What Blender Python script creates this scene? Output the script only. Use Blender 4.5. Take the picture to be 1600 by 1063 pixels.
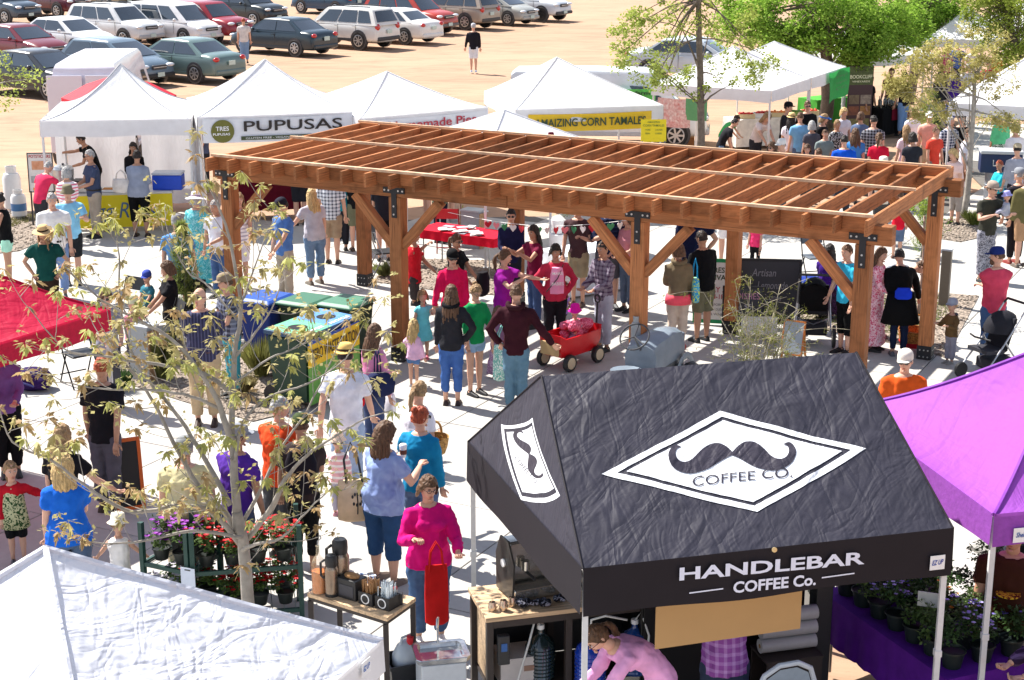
import bpy, bmesh, math, random
from mathutils import Vector, Matrix, noise, Euler
from mathutils.geometry import tessellate_polygon
random.seed(7)
R = math.radians
scene = bpy.context.scene
COL = scene.collection
for o in list(bpy.data.objects): bpy.data.objects.remove(o)

# ---------------------------------------------------------------- camera, sky, sun, exposure
CAM_H, PITCH, FPX = 6.8, R(15.7), 2530.0
cd = bpy.data.cameras.new('camera'); cam = bpy.data.objects.new('camera', cd); COL.objects.link(cam)
cd.sensor_width = 36; cd.lens = 36*FPX/1600; cd.clip_start = .1; cd.clip_end = 2000
cam.location = (0, 0, CAM_H); cam.rotation_euler = (R(90)-PITCH, 0, 0)
scene.camera = cam
SUN_EL, SHD = R(52), Vector((.80, -.60, 0)).normalized()      # shadows fall to the right and towards the camera
world = bpy.data.worlds.new('World'); scene.world = world; world.use_nodes = True
wn = world.node_tree.nodes; bg = wn['Background']; bg.inputs[1].default_value = .112
sky = wn.new('ShaderNodeTexSky'); sky.sky_type = 'NISHITA'; sky.sun_disc = False
sky.sun_elevation = SUN_EL; sky.sun_rotation = math.atan2(-SHD.x, -SHD.y)
sky.altitude = 1600; sky.dust_density = 1.0; sky.air_density = 1.0
hs = wn.new('ShaderNodeHueSaturation'); hs.inputs['Saturation'].default_value = .62; world.node_tree.links.new(sky.outputs[0], hs.inputs['Color']); world.node_tree.links.new(hs.outputs[0], bg.inputs[0])
sl = bpy.data.lights.new('sun', 'SUN'); so = bpy.data.objects.new('sun', sl); COL.objects.link(so)
sl.energy = 4.9; sl.angle = R(.5); sl.color = (1, .955, .88)
sd = Vector((SHD.x*math.cos(SUN_EL), SHD.y*math.cos(SUN_EL), -math.sin(SUN_EL)))
so.rotation_euler = sd.to_track_quat('-Z', 'Y').to_euler()
scene.view_settings.view_transform = 'Standard'; scene.view_settings.look = 'None'
scene.view_settings.exposure = 1.15; scene.view_settings.gamma = 1

CP, SP = math.cos(PITCH), math.sin(PITCH)
def ray(px, py):
    u = (px-800)/FPX; v = (531.5-py)/FPX
    return Vector((u, CP+v*SP, -SP+v*CP))
def G(px, py, z=0.0):                     # place on the horizontal plane z that a photo point shows
    d = ray(px, py); t = (z-CAM_H)/d.z
    return Vector((d.x*t, d.y*t, z))
def Wd(px, py, D):                        # point at distance D along the ground axis
    d = ray(px, py); t = D/d.y
    return Vector((d.x*t, D, CAM_H+d.z*t))

# ---------------------------------------------------------------- materials
_mc = {}
def hexlin(c):
    if isinstance(c, str):
        c = [int(c[i:i+2], 16)/255 for i in (0, 2, 4)]
        return tuple(x/12.92 if x <= .04045 else ((x+.055)/1.055)**2.4 for x in c)
    return c
def mat(c, rough=.7, kind='plain', metal=0, scale=20, amt=.12, bump=.0, spec=.4, trans=0, c2=None, alpha=1, coat=0):
    c = hexlin(c); c2 = hexlin(c2) if c2 else None
    key = (tuple(round(x, 4) for x in c), rough, kind, metal, scale, amt, bump, spec, trans, c2, alpha, coat)
    if key in _mc: return _mc[key]
    m = bpy.data.materials.new(kind); m.use_nodes = True; _mc[key] = m
    nt = m.node_tree; N = nt.nodes; L = nt.links; b = N['Principled BSDF']
    b.inputs['Roughness'].default_value = rough; b.inputs['Metallic'].default_value = metal
    b.inputs['Specular IOR Level'].default_value = spec
    if coat: b.inputs['Coat Weight'].default_value = coat; b.inputs['Coat Roughness'].default_value = .05
    if alpha < 1: b.inputs['Alpha'].default_value = alpha
    tc = N.new('ShaderNodeTexCoord'); mp = N.new('ShaderNodeMapping'); L.new(tc.outputs['Object'], mp.inputs[0])
    def nz(sc, det=4, dist=0, vec=None, rgh=.55):
        n = N.new('ShaderNodeTexNoise'); n.inputs['Scale'].default_value = sc; n.inputs['Detail'].default_value = det
        n.inputs['Distortion'].default_value = dist; n.inputs['Roughness'].default_value = rgh
        L.new(vec or mp.outputs[0], n.inputs['Vector']); return n
    def ramp(f, stops):
        r = N.new('ShaderNodeValToRGB'); L.new(f, r.inputs[0]); e = r.color_ramp.elements
        while len(e) < len(stops): e.new(.5)
        for el, (p, col) in zip(e, stops): el.position = p; el.color = (*col, 1)
        return r.outputs[0]
    def math_(op, a, bb):
        n = N.new('ShaderNodeMath'); n.operation = op
        for i, q in enumerate((a, bb)):
            if isinstance(q, (int, float)): n.inputs[i].default_value = q
            else: L.new(q, n.inputs[i])
        return n.outputs[0]
    def mixc(f, a, bb, bt='MIX'):
        n = N.new('ShaderNodeMix'); n.data_type = 'RGBA'; n.blend_type = bt
        if isinstance(f, (int, float)): n.inputs[0].default_value = f
        else: L.new(f, n.inputs[0])
        for i, q in ((6, a), (7, bb)):
            if isinstance(q, tuple): n.inputs[i].default_value = (*q, 1)
            else: L.new(q, n.inputs[i])
        return n.outputs[2]
    lo = tuple(x*(1-amt) for x in c); hi = tuple(min(1, x*(1+amt)) for x in c)
    n1 = nz(scale, 5); col = ramp(n1.outputs[0], [(.3, lo), (.7, hi)])
    hgt = n1.outputs[0]; bd = .02
    if kind in ('vstripe', 'hstripe', 'plaid', 'print', 'tiedye'):
        sep = N.new('ShaderNodeSeparateXYZ'); L.new(tc.outputs['Object'], sep.inputs[0])
        fx = 150 if kind == 'vstripe' else 95
        sx = math_('GREATER_THAN', math_('SINE', math_('MULTIPLY', sep.outputs[0], fx), 0), .35)
        sz = math_('GREATER_THAN', math_('SINE', math_('MULTIPLY', sep.outputs[2], fx), 0), .3)
        if kind == 'vstripe': f = sx
        elif kind == 'hstripe': f = sz
        elif kind == 'plaid': f = math_('MULTIPLY', math_('ADD', sx, sz), .5)
        else:
            n2 = nz(28 if kind == 'print' else 7, 1, 1.5); f = math_('GREATER_THAN', n2.outputs[0], .53) if kind == 'print' else n2.outputs[0]
        col = mixc(f, col, c2 or (1, 1, 1))
    elif kind == 'wood':
        mp.inputs['Scale'].default_value = (1, 1, 1)
        mp2 = N.new('ShaderNodeMapping'); mp2.inputs['Scale'].default_value = (1.2, 26, 26); L.new(tc.outputs['Object'], mp2.inputs[0])
        g = nz(1.6, 6, .8, mp2.outputs[0], .6); k = nz(3.2, 2, .5)
        oi = N.new('ShaderNodeObjectInfo')
        a1 = ramp(g.outputs[0], [(.3, tuple(x*.50 for x in c)), (.5, c), (.72, tuple(min(1, x*1.35) for x in c))])
        a2 = mixc(ramp(k.outputs[0], [(.55, (0, 0, 0)), (.75, (.75,)*3)]), a1, tuple(x*.42 for x in c))
        v = math_('ADD', math_('MULTIPLY', oi.outputs['Random'], .60), .68)
        hsv = N.new('ShaderNodeHueSaturation'); L.new(a2, hsv.inputs['Color']); L.new(v, hsv.inputs['Value']); col = hsv.outputs[0]
        hgt = g.outputs[0]; bd = .004
    elif kind == 'concrete':
        a = nz(.35, 6); b2 = nz(9, 5); st = nz(1.3, 3, 1)
        oi = N.new('ShaderNodeObjectInfo')
        col = mixc(.5, ramp(a.outputs[0], [(.3, tuple(x*.84 for x in c)), (.7, tuple(x*1.06 for x in c))]), ramp(b2.outputs[0], [(.35, tuple(x*.9 for x in c)), (.65, tuple(x*1.05 for x in c))]))
        col = mixc(ramp(st.outputs[0], [(.56, (0, 0, 0)), (.74, (.5,)*3)]), col, tuple(x*.62 for x in c))
        v = math_('ADD', math_('MULTIPLY', oi.outputs['Random'], .10), .95)
        hsv = N.new('ShaderNodeHueSaturation'); L.new(col, hsv.inputs['Color']); L.new(v, hsv.inputs['Value']); col = hsv.outputs[0]
        hgt = b2.outputs[0]; bd = .003
    elif kind == 'dirt':
        mp2 = N.new('ShaderNodeMapping'); mp2.inputs['Scale'].default_value = (.35, 1, 1); mp2.inputs['Rotation'].default_value = (0, 0, R(-16)); L.new(tc.outputs['Object'], mp2.inputs[0])
        a = nz(.9, 8, 1.5, mp2.outputs[0], .65); b2 = nz(.07, 4); p = nz(14, 5)
        col = mixc(.45, ramp(a.outputs[0], [(.3, tuple(x*.56 for x in c)), (.5, c), (.7, tuple(min(1, x*1.18) for x in c))]),
                   ramp(b2.outputs[0], [(.35, tuple(x*.8 for x in c)), (.65, tuple(min(1, x*1.12) for x in c))]))
        col = mixc(ramp(p.outputs[0], [(.6, (0, 0, 0)), (.72, (.4,)*3)]), col, tuple(x*.6 for x in c))
        hgt = a.outputs[0]; bd = .12
    elif kind == 'gravel':
        vo = N.new('ShaderNodeTexVoronoi'); vo.inputs['Scale'].default_value = scale; L.new(mp.outputs[0], vo.inputs['Vector'])
        col = mixc(.7, col, ramp(vo.outputs['Color'], [(.2, tuple(x*.4 for x in c)), (.8, tuple(min(1, x*1.6) for x in c))]))
        hgt = vo.outputs['Distance']; bd = .03
    elif kind == 'fabric':
        def aniso(rot, sx):
            r_ = N.new('ShaderNodeMapping'); r_.inputs['Rotation'].default_value = (0, 0, R(rot)); L.new(tc.outputs['Object'], r_.inputs[0])
            s_ = N.new('ShaderNodeMapping'); s_.inputs['Scale'].default_value = (sx, 1, 1); L.new(r_.outputs[0], s_.inputs[0]); return s_
        mp2 = aniso(38, 3.6)
        a = nz(1.5, 3, .5, mp2.outputs[0], .5); w = nz(9, 3, .8); mp3 = aniso(-12, 2.8); hf = nz(2.4, 2, .7, mp3.outputs[0]); msk = nz(.9, 1)
        hgt = math_('ADD', math_('MULTIPLY', math_('ABSOLUTE', math_('SUBTRACT', a.outputs[0], .5), 0), 2.4), math_('ADD', math_('MULTIPLY', w.outputs[0], .22), math_('MULTIPLY', math_('ABSOLUTE', math_('SUBTRACT', hf.outputs[0], .5), 0), math_('MULTIPLY', msk.outputs[0], 3.0))))
        bd = .05
    elif kind == 'foliage':
        n2 = nz(1.6, 3); oi = N.new('ShaderNodeObjectInfo')
        col = mixc(.6, ramp(n2.outputs[0], [(.3, tuple(x*.6 for x in c)), (.7, tuple(min(1, x*1.35) for x in c))]), ramp(nz(11, 2).outputs[0], [(.35, tuple(x*.65 for x in c)), (.65, c2 or tuple(min(1, x*1.4) for x in c))]))
    elif kind == 'hair':
        mp2 = N.new('ShaderNodeMapping'); mp2.inputs['Scale'].default_value = (60, 60, 5); L.new(tc.outputs['Object'], mp2.inputs[0])
        g = nz(1, 4, .4, mp2.outputs[0]); col = ramp(g.outputs[0], [(.3, tuple(x*.5 for x in c)), (.7, tuple(min(1, x*1.5) for x in c))]); hgt = g.outputs[0]; bd = .01
    L.new(col, b.inputs['Base Color'])
    if bump:
        bm_ = N.new('ShaderNodeBump'); bm_.inputs['Strength'].default_value = bump; bm_.inputs['Distance'].default_value = bd
        L.new(hgt, bm_.inputs['Height']); L.new(bm_.outputs[0], b.inputs['Normal'])
    if trans:
        t = N.new('ShaderNodeBsdfTranslucent'); L.new(col, t.inputs[0]); mx = N.new('ShaderNodeMixShader'); mx.inputs[0].default_value = trans
        L.new(b.outputs[0], mx.inputs[1]); L.new(t.outputs[0], mx.inputs[2]); L.new(mx.outputs[0], N['Material Output'].inputs[0])
        if bump: L.new(bm_.outputs[0], t.inputs['Normal'])
    return m
def cloth(c, kind='plain', c2=None): return mat(c, .85, kind, scale=6, amt=.17, spec=.15, c2=c2, bump=.35)
def plastic(c, r=.45): return mat(c, r, amt=.05)
def steel(c='9a9c9e', r=.35): return mat(c, r, metal=.8, amt=.08)
def glass(c='26303a', r=.04): return mat(c, r, 'glazing', spec=.9, amt=.15, scale=3, coat=.5)

# ---------------------------------------------------------------- mesh builder
class MB:
    def __init__(s): s.v = []; s.f = []; s.m = []
    def add(s, vs, fs, mi=0):
        o = len(s.v); s.v += [tuple(q) for q in vs]; s.f += [tuple(i+o for i in f) for f in fs]; s.m += [mi]*len(fs); return s
    def loft(s, rings, mi=0, cap=True):
        n = len(rings[0]); vs = [p for r in rings for p in r]; fs = []
        for i in range(len(rings)-1):
            for j in range(n):
                k = (j+1) % n; fs.append((i*n+j, i*n+k, (i+1)*n+k, (i+1)*n+j))
        if cap: fs.append(tuple(range(n-1, -1, -1))); fs.append(tuple((len(rings)-1)*n+j for j in range(n)))
        return s.add(vs, fs, mi)
    def tube(s, pts, rad, n=6, mi=0, fl=1.0, cap=True):
        pts = [Vector(p) for p in pts]
        if isinstance(rad, (int, float)): rad = [rad]*len(pts)
        rings = []; up = Vector((0, 1, .01)) if abs((pts[-1]-pts[0]).normalized().y) < .8 else Vector((1, 0, .01))
        for i, p in enumerate(pts):
            d = (pts[min(i+1, len(pts)-1)]-pts[max(i-1, 0)])
            if d.length < 1e-6: d = Vector((0, 0, 1))
            d.normalize(); a = d.cross(up)
            if a.length < .05: a = d.cross(Vector((1, 0, 0)))
            a.normalize(); b = a.cross(d)
            if b.dot(up) < 0: b = -b; a = -a
            rings.append([p+a*math.cos(t)*rad[i]+b*math.sin(t)*rad[i]*fl for t in [2*math.pi*j/n for j in range(n)]])
        return s.loft(rings, mi, cap)
    def ell(s, c, r, n=10, m=7, mi=0, rot=None, fn=None):
        c = Vector(c); rings = []
        for i in range(m+1):
            ph = -math.pi/2+math.pi*i/m; cr = max(math.cos(ph), .02); rg = []
            for j in range(n):
                th = 2*math.pi*j/n; p = Vector((math.cos(th)*cr*r[0], math.sin(th)*cr*r[1], math.sin(ph)*r[2]))
                if fn: p = fn(p)
                if rot: p = rot @ p
                rg.append(c+p)
            rings.append(rg)
        return s.loft(rings, mi)
    def box(s, c, d, mi=0, rot=None):
        c = Vector(c); x, y, z = d[0]/2, d[1]/2, d[2]/2
        vs = [Vector(p) for p in ((-x,-y,-z),(x,-y,-z),(x,y,-z),(-x,y,-z),(-x,-y,z),(x,-y,z),(x,y,z),(-x,y,z))]
        if rot: vs = [rot @ q for q in vs]
        return s.add([c+q for q in vs], [(0,3,2,1),(4,5,6,7),(0,1,5,4),(1,2,6,5),(2,3,7,6),(3,0,4,7)], mi)
    def bar(s, a, b, w, h, mi=0):          # box beam from a to b, width w (horizontal), height h
        a = Vector(a); b = Vector(b); d = (b-a).normalized(); sx = d.cross(Vector((0, 0, 1)))
        if sx.length < .01: sx = Vector((1, 0, 0))
        sx.normalize(); u = sx.cross(d)
        vs = [p+sx*i*w/2+u*j*h/2 for p in (a, b) for (i, j) in ((-1,-1),(1,-1),(1,1),(-1,1))]
        return s.add(vs, [(3,2,1,0),(4,5,6,7),(0,1,5,4),(1,2,6,5),(2,3,7,6),(3,0,4,7)], mi)
    def cyl(s, a, b, r, n=12, mi=0, r2=None): return s.tube([a, b], [r, r if r2 is None else r2], n, mi)
    def quad(s, a, b, c, d, mi=0): return s.add([a, b, c, d], [(0, 1, 2, 3)], mi)
    def lathe(s, c, prof, n=14, mi=0):
        c = Vector(c); return s.loft([[c+Vector((math.cos(2*math.pi*j/n)*r, math.sin(2*math.pi*j/n)*r, z)) for j in range(n)] for r, z in prof], mi)
    def prism(s, poly, z0, z1, mi=0):      # poly list of xy
        n = len(poly); vs = [Vector((p[0], p[1], z0)) for p in poly]+[Vector((p[0], p[1], z1)) for p in poly]
        return s.add(vs, [tuple(range(n-1, -1, -1)), tuple(range(n, 2*n))]+[(j, (j+1) % n, n+(j+1) % n, n+j) for j in range(n)], mi)
    def mesh(s, name, mats, smooth=True, ang=40):
        me = bpy.data.meshes.new(name); me.from_pydata(s.v, [], s.f)
        for m in (mats if isinstance(mats, (list, tuple)) else [mats]): me.materials.append(m)
        me.polygons.foreach_set('material_index', s.m)
        if smooth:
            me.polygons.foreach_set('use_smooth', [True]*len(s.f))
            if ang: me.set_sharp_from_angle(angle=R(ang))
        me.update(); return me
    def build(s, name, mats, parent=None, smooth=True, ang=40, bevel=0, label=None):
        o = bpy.data.objects.new(name, s.mesh(name, mats, smooth, ang)); COL.objects.link(o)
        if parent: o.parent = parent
        if bevel:
            b = o.modifiers.new('bevel', 'BEVEL'); b.width = bevel; b.segments = 2; b.limit_method = 'ANGLE'; b.angle_limit = R(35)
        if label: o['label'] = label
        return o
def tag(o, label, cat, group=None, kind=None):
    if label: o['label'] = label
    if cat: o['category'] = cat
    if group: o['group'] = group
    if kind: o['kind'] = kind
    return o
def thing(name, label, cat, loc=(0, 0, 0), yaw=0, group=None):
    o = bpy.data.objects.new(name, None); COL.objects.link(o); o.location = loc; o.rotation_euler = (0, 0, yaw); o.empty_display_size = .2
    return tag(o, label, cat, group)
def struct(name, mb, m, parent=None, **k):
    o = mb.build(name, m, parent, **k)
    if not parent: o['kind'] = 'structure'
    return o
def clone(root, loc, yaw, label=None):
    def cp(o, par):
        c = o.copy(); COL.objects.link(c); c.parent = par
        for ch in o.children: cp(ch, c)
        return c
    r = cp(root, None); r.location = loc; r.rotation_euler = (0, 0, yaw)
    if label: r['label'] = label
    return r
def inst(o, parent, loc, rot=(0, 0, 0), scale=None):
    c = o.copy(); COL.objects.link(c); c.parent = parent; c.location = loc; c.rotation_euler = rot
    if scale: c.scale = scale
    return c
_tc = {}
def textmesh(s, bold=0.0, shear=0):
    k = (s, bold, shear)
    if k in _tc: return _tc[k]
    cu = bpy.data.curves.new('lettering', 'FONT'); cu.body = s; cu.size = 1; cu.offset = bold; cu.shear = shear; cu.resolution_u = 3
    o = bpy.data.objects.new('lettering', cu); COL.objects.link(o)
    dg = bpy.context.evaluated_depsgraph_get(); me = bpy.data.meshes.new_from_object(o.evaluated_get(dg))
    vs = [v.co.copy() for v in me.vertices]; fs = [tuple(p.vertices) for p in me.polygons]
    bpy.data.objects.remove(o); bpy.data.curves.remove(cu); bpy.data.meshes.remove(me)
    x0 = min(v.x for v in vs); x1 = max(v.x for v in vs); y0 = min(v.y for v in vs); y1 = max(v.y for v in vs)
    vs = [((v.x-x0)/(x1-x0), (v.y-y0)/(y1-y0)) for v in vs]; _tc[k] = (vs, fs); return _tc[k]
def text(parent, s, o, dx, dy, m, bold=0, shear=0, name='lettering', fn=None, off=.006):
    """lettering filling the box o, o+dx, o+dy; sits off metres proud"""
    vs, fs = textmesh(s, bold, shear); o = Vector(o); dx = Vector(dx); dy = Vector(dy); n = dx.cross(dy).normalized()*off
    mb = MB(); mb.add([(fn(o+dx*a+dy*b) if fn else o+dx*a+dy*b+n) for a, b in vs], fs)
    return mb.build(name, m, parent, smooth=False)
WHITE = plastic((.8, .8, .8)); BLACK = plastic((.02, .02, .022)); DARK = plastic((.05, .05, .055))
# ---------------------------------------------------------------- the ground
U = Vector((.885, -.465, 0)).normalized(); V = Vector((.465, .885, 0)).normalized()     # the pergola's two directions
mb = MB(); mb.quad((-500, -60, -.06), (500, -60, -.06), (500, 900, -.06), (-500, 900, -.06))
struct('dirt_ground', mb, mat((.40, .262, .178), .95, 'dirt', bump=.35, spec=.1))
def pxpoly(pts, z=0): return [G(x, y, z) for x, y in pts]
def inside(p, poly):
    c = False; n = len(poly)
    for i in range(n):
        a, b = poly[i], poly[i-1]
        if (a.y > p.y) != (b.y > p.y) and p.x < (b.x-a.x)*(p.y-a.y)/(b.y-a.y)+a.x: c = not c
    return c
plaza_edge = [Vector(q+(0,)) for q in [(-14, 31.2), (-8.5, 32.6), (-5, 33.2), (0, 34), (6, 34.2), (11, 37), (12, 47), (22, 48), (24, 25), (13, 18.5), (5.5, 16.2), (2.2, 14.2), (1.9, 9.0), (1.3, 3), (-12, 3), (-16, 20)]]
plaza = thing('plaza', None, None, (0, 0, 0)); plaza['kind'] = 'structure'
struct('mortar_bed', MB().prism([(p.x, p.y) for p in plaza_edge], -.055, -.018), mat((.12, .11, .10), .95, scale=3), plaza)
CM = mat((.44, .42, .39), .85, 'concrete', bump=.3, spec=.2)
S = 2.45; orig = Vector((-1.65, 23.09, 0)); slab = None
for i in range(-14, 16):
    for j in range(-13, 14):
        c = orig+U*(i+.35)*S+V*(j+.6)*S
        if inside(c, plaza_edge):
            if slab is None:
                slab = MB().box((0, 0, -.03), (S-.014, S-.014, .06)).build('concrete_slab', CM, plaza, smooth=False, bevel=.006)
                slab.rotation_euler = (0, 0, math.atan2(U.y, U.x)); o = slab
            else:
                o = slab.copy(); COL.objects.link(o); o.parent = plaza
            o.location = (c.x, c.y, random.uniform(-.002, .002))
GRAV = mat((.25, .20, .16), .95, 'gravel', scale=26, bump=.9)
def bed(name, pts, m=GRAV, z=.012, stones=500, seed=1):
    P = pxpoly(pts, z); mb = MB(); mb.add([p for p in P]+[p+Vector((0, 0, -.01)) for p in P], [tuple(range(len(P)))])
    o = struct(name, mb, m, smooth=False)
    rd = random.Random(seed); xs = [p.x for p in P]; ys = [p.y for p in P]; sb = MB(); k = 0
    while k < stones:
        q = Vector((rd.uniform(min(xs), max(xs)), rd.uniform(min(ys), max(ys)), z))
        if not inside(q, P): k += .2; continue
        r = rd.uniform(.012, .035); sb.ell(q+Vector((0, 0, r*.3)), (r, r*rd.uniform(.6, 1), r*.6), 5, 3, 0, Matrix.Rotation(rd.uniform(0, 3), 3, 'Z')); k += 1
    s = sb.build('gravel', mat((.30, .25, .20), .95, scale=8, amt=.5), smooth=False); tag(s, None, None, None, 'stuff'); return o
bed('planting_bed', [(150, 575), (200, 548), (270, 530), (400, 545), (560, 540), (560, 596), (470, 640), (395, 658), (290, 628), (200, 600)], seed=2, stones=900)
bed('planting_bed', [(585, 440), (600, 415), (650, 404), (800, 408), (812, 436), (790, 462), (690, 455)], seed=3)
bed('planting_bed', [(1222, 445), (1300, 436), (1440, 455), (1530, 462), (1478, 560), (1470, 556), (1440, 545), (1235, 505)], seed=4, stones=900)
bed('planting_bed', [(1455, 345), (1530, 338), (1545, 368), (1500, 378), (1462, 372)], seed=5)
bed('planting_bed', [(-40, 345), (20, 330), (62, 330), (62, 378), (30, 392), (-40, 400)], seed=6)
def tufts(name, P, n, h, c, seed=1, w=.012, label='', cat='grass', kind='stuff'):
    rd = random.Random(seed); mb = MB(); xs = [p.x for p in P]; ys = [p.y for p in P]; k = 0
    while k < n:
        q = Vector((rd.uniform(min(xs), max(xs)), rd.uniform(min(ys), max(ys)), 0))
        if not inside(q, P): k += .1; continue
        a = rd.uniform(0, 6.28); t = Vector((math.cos(a), math.sin(a), 0)); l = Vector((rd.gauss(0, .35), rd.gauss(0, .35), 1)).normalized()*h*rd.uniform(.5, 1.2)
        mb.add([q-t*w, q+t*w, q+l*.6+t*w*.7, q+l+Vector((l.x, l.y, 0))*.4], [(0, 1, 2, 3)]); k += 1
    o = mb.build(name, mat(c, .8, 'foliage', trans=.3), smooth=False); tag(o, None, None, None, kind) if kind else tag(o, label, cat); return o
tufts('grass', pxpoly([(1235, 470), (1300, 445), (1430, 462), (1500, 470), (1440, 530), (1240, 500)]), 5000, .05, (.17, .20, .05), 3)
tufts('grass', pxpoly([(-20, 350), (55, 335), (55, 345), (0, 362)]), 700, .08, (.20, .19, .08), 5)
def grass_clump(px, py, r, h, label, c=(.13, .17, .04), n=260, seed=1, D=None):
    b = G(px, py); rd = random.Random(seed); mb = MB()
    for k in range(n):
        a = rd.uniform(0, 6.28); q = Vector((math.cos(a), math.sin(a), 0))*r*.35*rd.random(); t = Vector((-q.y, q.x, 0)).normalized()*.008
        l = Vector((math.cos(a)*rd.uniform(.1, 1)*r, math.sin(a)*rd.uniform(.1, 1)*r, h*rd.uniform(.6, 1)))
        mb.add([q-t, q+t, q+l*.6+t+Vector((0, 0, h*.12)), q+l], [(0, 1, 2, 3)])
    o = mb.build('grass_clump', mat(c, .8, 'foliage', trans=.3), smooth=False); o.location = b; return tag(o, label, 'plant')
grass_clump(252, 592, .22, .75, 'tall olive grass clump beside the pale utility post in the gravel bed', (.16, .17, .05), seed=2)
grass_clump(408, 588, .28, .6, 'yellow green grass clump left of the zero waste bins', (.22, .22, .06), seed=3)
grass_clump(190, 610, .18, .35, 'low dark green clump left of the tall olive grass', (.06, .12, .03), seed=4)
grass_clump(383, 615, .18, .28, 'short straw coloured grass clump in front of the bins on the gravel', (.25, .20, .08), seed=5)
grass_clump(600, 432, .22, .28, 'low yellow green grass clump at the foot of the rear left pergola post', (.20, .22, .08), seed=6)
grass_clump(1522, 352, .25, .35, 'small bushy yellow green plant on the gravel behind the man holding a baby', (.2, .24, .05), seed=7)

# ---------------------------------------------------------------- the pergola
Pg = thing('pergola', 'large cedar timber pergola standing in the middle of the plaza', 'pergola', (-1.65, 23.09, 0), math.atan2(U.y, U.x))
WD = mat((.38, .150, .058), .75, 'wood', bump=.4, spec=.2); BLK = plastic((.018, .018, .02), .6); BOLT = steel('b8b8b8')
fx = [-3.02, 0, 3.81, 6.87]; DEP = 3.72; ZB = 2.47; BH = .25
def wbar(name, a, b, w, h, bev=.008):                       # timber with its own local x along the grain
    a = Vector(a); b = Vector(b); d = b-a; L = d.length
    o = MB().box((0, 0, 0), (L, w, h)).build(name, WD, Pg, smooth=False, bevel=bev)
    o.location = (a+b)/2; x = d.normalized(); up = Vector((0, 0, 1)) if abs(x.z) < .9 else Vector((0, 1, 0))
    y = up.cross(x).normalized(); z = x.cross(y); o.rotation_euler = Matrix((x, y, z)).transposed().to_euler()
    if name == 'top_strip': o.data.materials[0] = LT
    return o
for row, y in (('f', 0), ('b', DEP)):
    for x in fx:
        o = wbar('post', (x, y, .0), (x, y, ZB), .20, .20, .012)
        b = MB(); b.box((x, y, .11), (.216, .216, .21)); p = b.build('post_base', BLK, Pg, smooth=False, bevel=.006)
        bb = MB()
        for i in (-.06, .0, .06):
            for z in (.05, .15): bb.cyl((x+i, y-.106, z), (x+i, y-.118, z), .012, 6)
            for z in (.05, .15): bb.cyl((x+.106, y+i, z), (x+.118, y+i, z), .012, 6)
        q = bb.build('bolt', BOLT, p); q['kind'] = 'stuff'
        for s in (-1, 1):
            if (x == fx[0] and s == -1) or (x == fx[-1] and s == 1): continue
            wbar('brace', (x+s*.08, y, ZB-.72), (x+s*.72, y, ZB-.02), .13, .13)
        t = MB(); yy = y-.094-.014
        t.box((x, yy, ZB+.10), (.36, .012, .085)); t.box((x, yy-.001, ZB-.12), (.085, .013, .36)); tb = t.build('bracket', BLK, Pg, smooth=False)
        t = MB()
        for (i, z) in ((-.15, .10), (-.08, .10), (.08, .10), (.15, .10), (0, -.13), (0, -.25)): t.cyl((x+i, yy-.006, ZB+z), (x+i, yy-.018, ZB+z), .014, 8)
        t.build('bolt', BOLT, tb)['kind'] = 'stuff'
    wbar('beam', (fx[0]-.24, y, ZB+BH/2+.002), (fx[2]*.48, y, ZB+BH/2+.002), .19, BH, .012)
    wbar('beam', (fx[2]*.48+.006, y, ZB+BH/2+.002), (fx[-1]+.36, y, ZB+BH/2+.002), .19, BH, .012)
ZR = ZB+.168; RH = .20; sp = (fx[-1]-fx[0]+.22)/25
xs = [fx[0]-.11+sp*i for i in range(26)]
for x in xs: wbar('rafter', (x, -.40, ZR+RH/2), (x, DEP+.40, ZR+RH/2), .042, RH, .004)
for a, b in zip(xs, xs[1:]):
    for y in (-.115, DEP+.115): wbar('blocking_board', (a+.024, y, ZR+RH/2+.018), (b-.024, y, ZR+RH/2+.018), .038, RH-.004, .003)
LT = mat((.60, .40, .25), .8, 'plain', scale=7, amt=.3, bump=.3)
for y in (-.20, DEP/2, DEP+.17): wbar('top_strip', (xs[0]-.05, y, ZR+RH+.022), (xs[-1]+.03, y, ZR+RH+.022), .042, .04, .003)
for y in (-.13,): wbar('top_strip', (xs[0]+.05, y, ZR+RH+.018), (xs[-1]-.03, y, ZR+RH+.017), .035, .03, .003)

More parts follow.
